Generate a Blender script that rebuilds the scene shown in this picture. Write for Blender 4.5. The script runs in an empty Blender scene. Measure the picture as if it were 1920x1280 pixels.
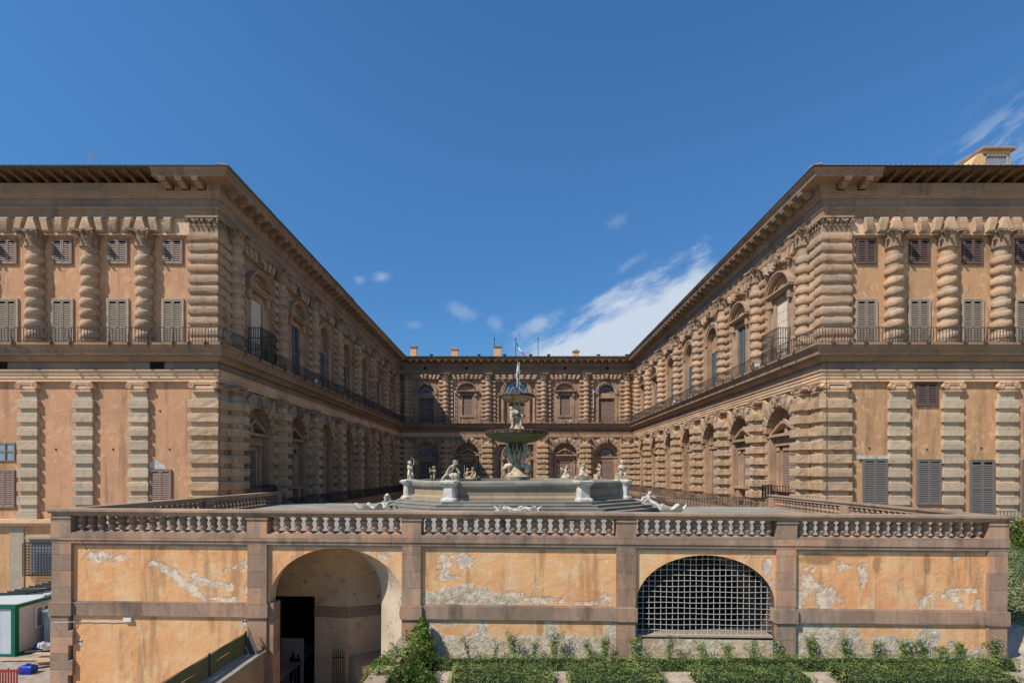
import bpy, bmesh, math, random
from mathutils import Vector, Matrix, noise
PI = math.pi
random.seed(7)
rnd = random.Random(11)
# ------------------------------------------------------------------ camera, sky, sun
scn = bpy.context.scene
C = scn.collection
CX, HY, FP = 965.0, 884.0, 980.0           # measured: vanishing point and focal length (px of 1920)
cam_d = bpy.data.cameras.new('camera'); cam = bpy.data.objects.new('camera', cam_d); C.objects.link(cam)
cam_d.sensor_width = 36; cam_d.lens = 36 * FP / 1920
cam_d.shift_x = -(CX - 960) / 1920; cam_d.shift_y = (HY - 640) / 1920
cam_d.clip_start = 0.1; cam_d.clip_end = 3000
cam.location = (0, 0, 0); cam.rotation_euler = (PI / 2, 0, 0)
scn.camera = cam
SUN = Vector((1 / 1.45, 1 / 2.0, -1.0)).normalized()      # direction the light travels
elev = math.asin(-SUN.z)
az = math.atan2(-SUN.x, -SUN.y)                             # compass angle of the sun seen from the scene
w = bpy.data.worlds.new('World'); scn.world = w; w.use_nodes = True
wn, wl = w.node_tree.nodes, w.node_tree.links
wn.clear()
sky = wn.new('ShaderNodeTexSky'); sky.sky_type = 'NISHITA'; sky.sun_disc = False
sky.sun_elevation = elev; sky.sun_rotation = az
sky.altitude = 600; sky.air_density = 1.0; sky.dust_density = 0.0; sky.ozone_density = 3.0
SKY_STR = 0.103
def wm(op, a, b=None, c=None, clamp=False):
    n = wn.new('ShaderNodeMath'); n.operation = op; n.use_clamp = clamp
    for i, v in enumerate((a, b, c)):
        if v is None: continue
        if isinstance(v, (int, float)): n.inputs[i].default_value = v
        else: wl.new(v, n.inputs[i])
    return n.outputs[0]
tc = wn.new('ShaderNodeTexCoord'); sp = wn.new('ShaderNodeSeparateXYZ'); wl.new(tc.outputs['Generated'], sp.inputs[0])
yy = wm('MAXIMUM', sp.outputs[1], 0.05)
U_ = wm('DIVIDE', sp.outputs[0], yy); V_ = wm('DIVIDE', sp.outputs[2], yy)
def wnoise(ang, sx, sy, scale, det, seed):
    ca, sa = math.cos(ang), math.sin(ang)
    a = wm('MULTIPLY_ADD', U_, ca * sx, wm('MULTIPLY', V_, sa * sx)); b = wm('MULTIPLY_ADD', U_, -sa * sy, wm('MULTIPLY', V_, ca * sy))
    cb = wn.new('ShaderNodeCombineXYZ'); wl.new(a, cb.inputs[0]); wl.new(b, cb.inputs[1]); cb.inputs[2].default_value = seed
    n = wn.new('ShaderNodeTexNoise'); n.inputs['Scale'].default_value = scale; n.inputs['Detail'].default_value = det
    n.inputs['Roughness'].default_value = 0.62; wl.new(cb.outputs[0], n.inputs['Vector']); return n.outputs['Fac']
def sstep(x, a, b):
    n = wn.new('ShaderNodeMapRange'); n.interpolation_type = 'SMOOTHSTEP'
    wl.new(x, n.inputs[0]); n.inputs[1].default_value = a; n.inputs[2].default_value = b; return n.outputs[0]
n1 = wnoise(0.5, 1, 2.2, 7, 8, 1.3); n2 = wnoise(0.45, 1, 3.0, 16, 7, 4.1); n3 = wnoise(0.3, 1, 1, 30, 6, 9.0)
nn = wm('MULTIPLY_ADD', n1, 0.6, wm('MULTIPLY', n2, 0.4))
# main bank of cloud rising to the right
edge = wm('SUBTRACT', wm('MULTIPLY_ADD', U_, 0.48, 0.256), V_)
edge = wm('MULTIPLY_ADD', wm('SUBTRACT', nn, 0.5), 0.24, edge)
edge = wm('SUBTRACT', edge, wm('MULTIPLY', sstep(U_, 0.34, 0.46), 0.12))
bank = wm('MULTIPLY', sstep(edge, -0.01, 0.07), sstep(U_, -0.03, 0.07))
bank = wm('MULTIPLY', bank, wm('MULTIPLY_ADD', sstep(nn, 0.28, 0.50), 0.26, 0.72))
def puff(u0, v0, ru, rv, ang, k):
    du = wm('SUBTRACT', U_, u0); dv = wm('SUBTRACT', V_, v0)
    ca, sa = math.cos(ang), math.sin(ang)
    a = wm('DIVIDE', wm('MULTIPLY_ADD', du, ca, wm('MULTIPLY', dv, sa)), ru)
    b = wm('DIVIDE', wm('MULTIPLY_ADD', du, -sa, wm('MULTIPLY', dv, ca)), rv)
    r = wm('SQRT', wm('ADD', wm('MULTIPLY', a, a), wm('MULTIPLY', b, b)))
    f = wm('SUBTRACT', 1.0, r)
    f = wm('MULTIPLY_ADD', wm('SUBTRACT', n3, 0.5), 1.6, f)
    return wm('MULTIPLY', sstep(f, 0.0, 0.9), k)
puffs = [puff(-.253, .371, .026, .016, .1, .34), puff(-.297, .367, .017, .011, 0, .22), puff(-.098, .305, .045, .020, -.3, .24),
         puff(-.036, .282, .022, .02, 0, .22), puff(.045, .280, .06, .024, .45, .5), puff(.22, .398, .05, .012, .6, .18),
         puff(-.19, .28, .02, .012, 0, .14), puff(.195, .48, .03, .02, .5, .14)]
tot = bank
for p in puffs: tot = wm('MAXIMUM', tot, p)
# wispy streaks above the right wing
n4 = wnoise(0.62, 1, 4.5, 9, 8, 2.2)
wis = wm('MULTIPLY', sstep(n4, 0.42, 0.66), wm('MULTIPLY', sstep(U_, .72, .90), sstep(V_, .80, .62)))
e2 = sstep(wm('SUBTRACT', wm('MULTIPLY_ADD', U_, 1.1, -0.28), V_), -0.05, 0.10)
tot = wm('MAXIMUM', tot, wm('MULTIPLY', wm('MULTIPLY', wis, e2), 0.36))
tot = wm('MULTIPLY', tot, sstep(sp.outputs[1], 0.1, 0.3))
hsv = wn.new('ShaderNodeHueSaturation'); hsv.inputs['Saturation'].default_value = 1.22; hsv.inputs['Value'].default_value = 1.12
wl.new(sky.outputs[0], hsv.inputs['Color'])
mx = wn.new('ShaderNodeMix'); mx.data_type = 'RGBA'; wl.new(tot, mx.inputs[0]); 
tg = wn.new('ShaderNodeMix'); tg.data_type = 'RGBA'; tg.blend_type = 'MULTIPLY'; tg.inputs[0].default_value = 1
tr = wn.new('ShaderNodeMix'); tr.data_type = 'RGBA'; wl.new(sstep(sp.outputs[2], 0.05, 0.62), tr.inputs[0]); tr.inputs[6].default_value = (.57, .80, .92, 1); tr.inputs[7].default_value = (1.25, 1.3, 1.30, 1)
wl.new(hsv.outputs[0], tg.inputs[6]); wl.new(tr.outputs[2], tg.inputs[7]); wl.new(tg.outputs[2], mx.inputs[6])
mx.inputs[7].default_value = (5.4, 6.2, 7.3, 1)
bg = wn.new('ShaderNodeBackground'); bg.inputs[1].default_value = SKY_STR; wl.new(mx.outputs[2], bg.inputs[0])
wo = wn.new('ShaderNodeOutputWorld'); wl.new(bg.outputs[0], wo.inputs[0])
sd = bpy.data.lights.new('sun', 'SUN'); sd.energy = 5.0; sd.angle = math.radians(0.53); sd.color = (1.0, 0.95, 0.88)
so = bpy.data.objects.new('sun', sd); C.objects.link(so); so.location = (-40, -40, 60)
so.rotation_euler = SUN.to_track_quat('-Z', 'Y').to_euler()
scn.view_settings.view_transform = 'Standard'; scn.view_settings.look = 'None'; scn.view_settings.gamma = 1
scn.view_settings.exposure = 0.1
scn.render.engine = 'CYCLES'
scn.cycles.max_bounces = 6; scn.cycles.diffuse_bounces = 4

# ------------------------------------------------------------------ materials
def srgb(*c):
    out = []
    for v, k in zip(c, (1.0, 1.0, .985)):
        v /= 255
        out.append(min(.86, k * (v / 12.92 if v <= 0.04045 else ((v + 0.055) / 1.055) ** 2.4)))
    return tuple(out) + (1,)
class NT:
    def __init__(s, name):
        s.m = bpy.data.materials.new(name); s.m.use_nodes = True
        s.n = s.m.node_tree.nodes; s.l = s.m.node_tree.links; s.n.clear()
        s.out = s.n.new('ShaderNodeOutputMaterial'); s.b = s.n.new('ShaderNodeBsdfPrincipled'); s.l.new(s.b.outputs[0], s.out.inputs[0])
        s.b.inputs['Specular IOR Level'].default_value = 0.25
        g = s.n.new('ShaderNodeNewGeometry'); s.pos = g.outputs['Position']; s.nrm = g.outputs['Normal']
    def put(s, inp, v):
        if isinstance(v, (int, float, tuple)): inp.default_value = v
        else: s.l.new(v, inp)
    def math(s, op, a, b=None, c=None, clamp=False):
        n = s.n.new('ShaderNodeMath'); n.operation = op; n.use_clamp = clamp
        for i, v in enumerate((a, b, c)):
            if v is not None: s.put(n.inputs[i], v)
        return n.outputs[0]
    def scale(s, v, sc):
        n = s.n.new('ShaderNodeVectorMath'); n.operation = 'MULTIPLY'; s.l.new(v, n.inputs[0]); n.inputs[1].default_value = sc; return n.outputs[0]
    def noise(s, scale, det=5, rough=0.6, vec=None, dist=0.0):
        n = s.n.new('ShaderNodeTexNoise'); n.inputs['Scale'].default_value = scale; n.inputs['Detail'].default_value = det
        n.inputs['Roughness'].default_value = rough; n.inputs['Distortion'].default_value = dist
        s.l.new(vec or s.pos, n.inputs['Vector']); return n.outputs['Fac']
    def step(s, x, a, b, smooth=True):
        n = s.n.new('ShaderNodeMapRange'); n.interpolation_type = 'SMOOTHSTEP' if smooth else 'LINEAR'
        s.put(n.inputs[0], x); n.inputs[1].default_value = a; n.inputs[2].default_value = b; return n.outputs[0]
    def mix(s, f, a, b, mode='MIX'):
        n = s.n.new('ShaderNodeMix'); n.data_type = 'RGBA'; n.blend_type = mode; n.clamp_factor = True
        s.put(n.inputs[0], f); s.put(n.inputs[6], a); s.put(n.inputs[7], b); return n.outputs[2]
    def attr(s, name):
        n = s.n.new('ShaderNodeAttribute'); n.attribute_name = name; return n.outputs['Fac']
    def bump(s, h, dist, strength=1.0, prev=None):
        n = s.n.new('ShaderNodeBump'); n.inputs['Distance'].default_value = dist; n.inputs['Strength'].default_value = strength
        s.l.new(h, n.inputs['Height'])
        if prev is not None: s.l.new(prev, n.inputs['Normal'])
        return n.outputs[0]
    def snapnoise(s, cell):
        n = s.n.new('ShaderNodeVectorMath'); n.operation = 'SNAP'; s.l.new(s.pos, n.inputs[0]); n.inputs[1].default_value = cell
        k = s.n.new('ShaderNodeTexWhiteNoise'); k.noise_dimensions = '3D'; s.l.new(n.outputs[0], k.inputs['Vector']); return k.outputs['Value']
    def fin(s, col, rough=0.9, normal=None):
        s.put(s.b.inputs['Base Color'], col); s.put(s.b.inputs['Roughness'], rough)
        if normal is not None: s.l.new(normal, s.b.inputs['Normal'])
        return s.m
def stone(name, c1, c2, c3, cell=(1.3, 1.3, .7), bump=0.03, bscale=9, dirt=0.5, dirtcol=(60, 50, 42), vary=.4, wash=0, joint=0):
    t = NT(name)
    a = t.mix(t.step(t.noise(0.55, 5), .35, .65), srgb(*c1), srgb(*c2))
    sn = t.snapnoise(cell)
    a = t.mix(t.math('MULTIPLY', t.step(sn, .45, 1.0, False), vary), a, srgb(*c3))
    v = t.step(t.snapnoise((cell[0] * .77, cell[1] * .77, cell[2])), 0, 1, False)
    a = t.mix(1.0, a, t.mix(v, (.84, .84, .84, 1), (1.08, 1.08, 1.08, 1)), 'MULTIPLY')
    fine = t.noise(7, 6, .7)
    a = t.mix(1.0, a, t.mix(fine, (.95, .95, .95, 1), (1.75, 1.75, 1.75, 1)), 'MULTIPLY')
    st = t.noise(1.1, 6, .65, vec=t.scale(t.pos, (1, 1, .22)))
    a = t.mix(t.math('MULTIPLY', t.step(st, .52, .72), dirt), a, srgb(*dirtcol))
    if wash: a = t.mix(t.math('MULTIPLY', t.step(t.noise(1.7, 7, .68, vec=t.scale(t.pos, (1, 1, .16))), .50, .70), wash), a, srgb(186, 164, 138))
    if joint:
        sz = t.n.new('ShaderNodeSeparateXYZ'); t.l.new(t.pos, sz.inputs[0]); fr = t.math('FRACT', t.math('DIVIDE', sz.outputs[2], joint))
        a = t.mix(t.math('MULTIPLY', t.math('LESS_THAN', fr, .035), .45), a, srgb(70, 58, 50))
    a = t.mix(t.math('MULTIPLY', t.step(t.noise(3.3, 7, .72), .54, .68), .38), a, srgb(92, 80, 70))
    h = t.noise(bscale, 8, .7); h2 = t.noise(bscale * 3.2, 4, .6)
    hh = t.math('MULTIPLY_ADD', h2, .35, h)
    return t.fin(a, 0.92, t.bump(hh, bump * .8, 1.0))
def plain(name, c, rough=.6, var=.15, metal=0, bump=0, bs=20):
    t = NT(name); n = t.noise(3.5, 6, .65)
    col = t.mix(1.0, srgb(*c), t.mix(t.step(n, .3, .7), (1 - var,) * 3 + (1,), (1 + var,) * 3 + (1,)), 'MULTIPLY')
    t.b.inputs['Metallic'].default_value = metal
    return t.fin(col, rough, t.bump(t.noise(bs, 6), bump) if bump else None)
M = {}
M['court'] = stone('court_stone', (142, 115, 92), (156, 126, 100), (132, 116, 100), bump=.02)
M['rust'] = stone('rusticated_stone', (166, 134, 106), (152, 125, 101), (142, 132, 118), cell=(4, 4, .7), bump=.07, bscale=7)
M['rustlow'] = stone('rusticated_block_stone', (166, 138, 110), (170, 141, 108), (152, 142, 127), cell=(4, 4, .89), bump=.06, bscale=11)
M['capital'] = stone('carved_capital_stone', (148, 124, 100), (132, 110, 90), (120, 104, 88), cell=(4, 4, 4), bump=.04, bscale=14, dirt=.8, dirtcol=(66, 56, 48))
M['blk'] = stone('tooled_block_stone', (164, 145, 122), (170, 149, 122), (158, 146, 128), cell=(5, 5, .89), bump=.035, bscale=18, dirt=.15)
M['twist'] = stone('column_drum_stone', (166, 136, 108), (152, 128, 104), (144, 136, 124), cell=(6, 6, .7), bump=.06, bscale=7, dirt=.45)
M['cornice'] = stone('cornice_stone', (134, 108, 86), (124, 102, 82), (130, 112, 94), cell=(2.3, 2.3, 3), bump=.012, dirt=.45)
M['grey'] = stone('grey_frieze_stone', (124, 106, 90), (112, 98, 86), (134, 112, 92), cell=(2.6, 2.6, 3), bump=.01, dirt=.3)
M['archi'] = stone('architrave_stone', (186, 152, 120), (176, 148, 120), (196, 166, 136), cell=(2.6, 2.6, 3), bump=.01, dirt=.15)
M['brown'] = stone('brown_terrace_stone', (136, 112, 94), (124, 104, 88), (160, 122, 96), cell=(1.9, 5, .62), bump=.008, bscale=14, dirt=.7, dirtcol=(78, 68, 60), vary=.9, wash=.45, joint=.62)
M['browndk'] = stone('coping_stone', (142, 118, 98), (128, 108, 90), (152, 126, 104), cell=(1.9, 3, 9), bump=.012, bscale=16, dirt=.6, dirtcol=(90, 84, 76), vary=.8, wash=.4)
M['paving'] = stone('terrace_paving', (124, 119, 109), (136, 130, 120), (110, 106, 98), cell=(2.4, 1.2, 9), bump=.004, dirt=.35, dirtcol=(100, 98, 90))
M['step'] = stone('grey_step_stone', (112, 109, 99), (128, 123, 112), (96, 94, 86), cell=(1.9, 3, .2), bump=.006, dirt=.5, dirtcol=(84, 84, 76))
M['basin'] = stone('basin_stone', (136, 118, 96), (126, 112, 94), (144, 122, 96), cell=(1.6, 3, 3), bump=.01, dirt=.4, dirtcol=(110, 100, 84))
M['marble'] = plain('white_marble', (184, 178, 166), .6, .3, bump=.006, bs=9)
M['statue'] = plain('statue_marble', (186, 170, 146), .7, .42, bump=.01, bs=14)
M['statue2'] = plain('weathered_marble', (168, 148, 118), .75, .45, bump=.012, bs=14)
M['iron'] = plain('wrought_iron', (74, 66, 62), .6, .2)
M['irond'] = plain('dark_iron', (44, 42, 44), .6, .2)
M['grate'] = plain('galvanised_bars', (196, 190, 180), .5, .1, metal=.2)
M['wood'] = plain('rafter_wood', (104, 78, 56), .85, .3)
M['gutter'] = plain('lead_gutter', (52, 52, 50), .6, .2)
M['verdigris'] = plain('verdigris_gutter', (66, 84, 76), .7, .3)
M['copper'] = plain('green_copper', (86, 124, 108), .7, .25)
M['sh_brown'] = plain('brown_shutter_paint', (140, 118, 104), .7, .1)
M['sh_dark'] = plain('dark_shutter_paint', (96, 78, 72), .7, .12)
M['sh_grey'] = plain('grey_shutter_paint', (112, 106, 100), .6, .05)
M['sh_light'] = plain('light_shutter_paint', (140, 125, 108), .7, .08)
M['sh_blue'] = plain('blue_grey_shutter_paint', (98, 104, 106), .6, .08)
M['panel'] = plain('pale_window_panel', (206, 190, 170), .7, .08)
M['dark_recess'] = plain('darkened_recess_render', (92, 82, 74), .9, .3)  # dark tone puts the shade of the grilled room into its walls
M['void'] = plain('dark_interior', (22, 20, 20), .9, .1)  # near-black; in openings it stands in for their shade
M['wtrim'] = plain('window_surround', (166, 150, 128), .85, .1, bump=.005)
M['white'] = plain('white_paint', (214, 212, 206), .5, .05)
M['banner'] = plain('shaded_banner_cloth', (128, 130, 134), .8, .08)  # white cloth greyed to hold the tunnel's shade in its colour
M['green'] = plain('green_paint', (22, 96, 74), .4, .08)
M['panelw'] = plain('white_sandwich_panel', (188, 192, 194), .45, .04)
M['steel'] = plain('galvanised_sheet', (168, 178, 184), .35, .1, metal=.4)
M['bluep'] = plain('blue_plastic', (24, 52, 148), .35, .08)
M['redp'] = plain('red_plastic', (150, 52, 44), .5, .12)
M['plank'] = plain('rough_planks', (176, 152, 122), .85, .2)
M['black'] = plain('black_print', (24, 24, 26), .7, .05)
M['bronze'] = plain('bronze', (60, 74, 72), .5, .3, metal=.4)
M['soil'] = plain('gravel_soil', (172, 156, 136), .95, .28, bump=.03, bs=30)
M['gravel'] = plain('gravel', (164, 152, 136), .95, .25, bump=.03, bs=40)
M['yard'] = plain('yard_paving', (150, 138, 126), .9, .2, bump=.02, bs=12)
M['petal'] = plain('blue_petals', (176, 180, 222), .7, .1)
M['pink'] = plain('pink_petals', (214, 130, 160), .7, .1)
M['twigs'] = plain('darkened_hedge_twigs', (34, 38, 22), .9, .3)  # twig core kept near-black, painting in the shade between leaves
M['stem'] = plain('plant_stem', (70, 62, 38), .9, .2)
M['chim'] = plain('chimney_plaster', (206, 168, 122), .9, .1, bump=.006)
M['tile'] = stone('roof_tiles', (150, 122, 102), (138, 116, 98), (166, 138, 116), cell=(.3, .5, 9), bump=.02, dirt=.3)
def leafmat(name, c1, c2, c3=None):
    t = NT(name)
    oi = t.n.new('ShaderNodeAttribute'); oi.attribute_name = 'lv'
    a = t.mix(t.step(oi.outputs['Fac'], 0, 1, False), srgb(*c1), srgb(*c2))
    if c3: a = t.mix(t.step(t.noise(1.6, 3), .52, .66), a, srgb(*c3))
    m = t.fin(a, .55)
    tr = t.n.new('ShaderNodeBsdfTranslucent'); t.l.new(a, tr.inputs[0])
    mxs = t.n.new('ShaderNodeMixShader'); mxs.inputs[0].default_value = .28
    t.l.new(t.b.outputs[0], mxs.inputs[1]); t.l.new(tr.outputs[0], mxs.inputs[2]); t.l.new(mxs.outputs[0], t.out.inputs[0])
    return m
M['box'] = leafmat('box_leaves', (66, 86, 46), (128, 148, 80), (162, 174, 92))
M['ivy'] = leafmat('ivy_leaves', (50, 78, 30), (128, 152, 58))
M['plum'] = leafmat('plumbago_leaves', (64, 88, 36), (132, 150, 66))
M['cover'] = leafmat('groundcover_leaves', (66, 88, 48), (128, 146, 84), (92, 112, 66))
# plaster of the wings: warm rendered wall with soft mottling and faint blooms
def plaster(name, c1, c2, c3, pale, pk=.35, streak=.35):
    t = NT(name)
    a = t.mix(t.step(t.noise(.35, 5, .55), .35, .65), srgb(*c1), srgb(*c2))
    a = t.mix(t.math('MULTIPLY', t.step(t.noise(1.3, 6, .6, dist=.6), .48, .70), .5), a, srgb(*c3))
    a = t.mix(t.math('MULTIPLY', t.step(t.noise(2.2, 5, .62, vec=t.scale(t.pos, (1, 1, .7)), dist=.8), .52, .66), pk), a, srgb(*pale))
    s = t.noise(1.6, 6, .6, vec=t.scale(t.pos, (1, 1, .12)))
    a = t.mix(t.math('MULTIPLY', t.step(s, .50, .70), streak), a, srgb(118, 92, 70))
    a = t.mix(1.0, a, t.mix(t.noise(14, 5, .7), (.86,) * 3 + (1,), (1.12,) * 3 + (1,)), 'MULTIPLY')
    return t.fin(a, .93, t.bump(t.math('MULTIPLY_ADD', t.noise(30, 4), .3, t.noise(2.5, 5)), .03))
M['plL'] = plaster('pink_ochre_render', (198, 148, 110), (188, 142, 108), (170, 130, 100), (214, 170, 130), .6, .52)
M['plR'] = plaster('ochre_render', (192, 146, 104), (182, 140, 104), (166, 132, 106), (212, 176, 134), .75, .55)
M['plB'] = plaster('ochre_base_render', (204, 160, 112), (196, 150, 106), (188, 146, 110), (216, 184, 142), .5, .3)
M['pink'+'pl'] = plaster('pink_infill_render', (178, 128, 100), (170, 124, 100), (160, 120, 98), (190, 142, 112), .3, .25)
# weathered orange render of the terrace wall: lost patches driven by the 'pw' (whitewash) and 'pg' (bare grey) fields
def weathered(name):
    t = NT(name)
    a = t.mix(t.step(t.noise(.5, 5, .55), .35, .65), srgb(222, 171, 121), srgb(216, 156, 104))
    a = t.mix(t.math('MULTIPLY', t.step(t.noise(1.1, 8, .68, dist=.7), .47, .66), .6), a, srgb(222, 192, 152))
    a = t.mix(t.math('MULTIPLY', t.step(t.noise(.8, 7, .66, dist=.4), .53, .68), .6), a, srgb(204, 142, 98))
    s = t.noise(1.5, 7, .65, vec=t.scale(t.pos, (1, 1, .14)))
    a = t.mix(t.math('MULTIPLY', t.step(s, .51, .66), .6), a, srgb(148, 112, 80))
    a = t.mix(t.math('MULTIPLY', t.step(t.noise(3.1, 7, .7, vec=t.scale(t.pos, (1, 1, .10))), .55, .70), .5), a, srgb(222, 198, 164))
    pd = t.math('MULTIPLY_ADD', t.noise(3, 7, .7), .9, t.math('SUBTRACT', t.attr('pd'), .45))
    a = t.mix(t.math('MULTIPLY', t.step(pd, .45, .75), .6), a, srgb(116, 92, 70))
    nz = t.noise(4.2, 9, .7, dist=.6)
    fw = t.math('MULTIPLY_ADD', t.math('SUBTRACT', nz, .5), 1.9, t.attr('pw'))
    mw = t.step(fw, .43, .66)
    wc = t.mix(t.step(t.noise(5, 6), .4, .6), srgb(226, 208, 184), srgb(182, 172, 158))
    a = t.mix(t.math('MULTIPLY', mw, .8), a, wc)
    nz2 = t.noise(2.9, 10, .7, dist=.35)
    fg = t.math('MULTIPLY_ADD', t.math('SUBTRACT', nz2, .5), 1.7, t.attr('pg'))
    mg = t.step(fg, .50, .535)
    edge = t.math('MULTIPLY', t.step(fg, .44, .50), t.math('SUBTRACT', 1.0, mg))
    a = t.mix(t.math('MULTIPLY', edge, .7), a, srgb(228, 190, 150))
    gc = t.mix(t.step(t.noise(4, 8, .7), .38, .62), srgb(192, 174, 150), srgb(224, 208, 182))
    gc = t.mix(t.math('MULTIPLY', t.step(t.noise(1.2, 4), .5, .65), .6), gc, srgb(176, 146, 116))
    a = t.mix(mg, a, gc)
    a = t.mix(1.0, a, t.mix(t.noise(16, 5, .7), (.86,) * 3 + (1,), (1.12,) * 3 + (1,)), 'MULTIPLY')
    h = t.math('MULTIPLY', t.math('MULTIPLY_ADD', mw, .4, mg), -1.0)
    b1 = t.bump(h, .035)
    rough = t.math('MULTIPLY', t.noise(6, 9, .75, dist=.4), t.math('MULTIPLY_ADD', mg, 1.0, .03))
    b2 = t.bump(rough, .10, 1.0, b1)
    b3 = t.bump(t.noise(3, 5), .03, 1.0, b2)
    return t.fin(a, .93, b3)
M['orange'] = weathered('weathered_orange_render')
t = NT('vault_render')
a = t.mix(t.step(t.noise(.8, 6, .6), .35, .65), srgb(206, 176, 142), srgb(186, 158, 128))
a = t.mix(t.math('MULTIPLY', t.step(t.noise(2.5, 8, .7), .55, .66), .6), a, srgb(120, 106, 94))
M['vault'] = t.fin(a, .93, t.bump(t.noise(5, 7), .02))
t = NT('lime_render')
a = t.mix(t.step(t.noise(.8, 6, .6), .35, .65), srgb(196, 176, 150), srgb(178, 160, 136))
a = t.mix(t.math('MULTIPLY', t.step(t.noise(2.2, 8, .7), .56, .64), .7), a, srgb(130, 116, 104))
M['jamb'] = t.fin(a, .93, t.bump(t.noise(5, 7), .02))
t = NT('window_glass'); t.b.inputs['Specular IOR Level'].default_value = .8
M['glass'] = t.fin(t.mix(t.noise(1.5, 2), srgb(96, 112, 128), srgb(150, 162, 176)), .08)
t = NT('basin_water'); M['water'] = t.fin(srgb(60, 74, 66), .08, t.bump(t.noise(6, 3), .02))
t = NT('water_jet'); t.b.inputs['Transmission Weight'].default_value = .35; M['jet'] = t.fin(srgb(238, 242, 248), .3, t.bump(t.noise(18, 4), .05))
t = NT('mesh_net'); t.b.inputs['Alpha'].default_value = .96; M['net'] = t.fin(t.mix(t.noise(2, 5), srgb(14, 62, 40), srgb(34, 84, 54)), .8)
t = NT('wet_bowl_stone'); a = t.mix(t.step(t.noise(1.8, 6), .4, .6), srgb(118, 112, 76), srgb(140, 130, 94)); a = t.mix(t.step(t.noise(6, 6), .55, .7), a, srgb(84, 80, 60)); M['bowl'] = t.fin(a, .5, t.bump(t.noise(8, 6), .02))
t = NT('dark_wet_rim'); a = t.mix(t.step(t.noise(5, 6), .45, .62), srgb(58, 46, 40), srgb(108, 88, 62)); M['rim'] = t.fin(a, .35, t.bump(t.noise(10, 6), .04))
for nm, c in (('flag_green', (10, 110, 70)), ('flag_white', (225, 225, 225)), ('flag_red', (190, 40, 50)), ('flag_blue', (24, 34, 84))):
    M[nm] = plain(nm, c, .8, .05)

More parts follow.
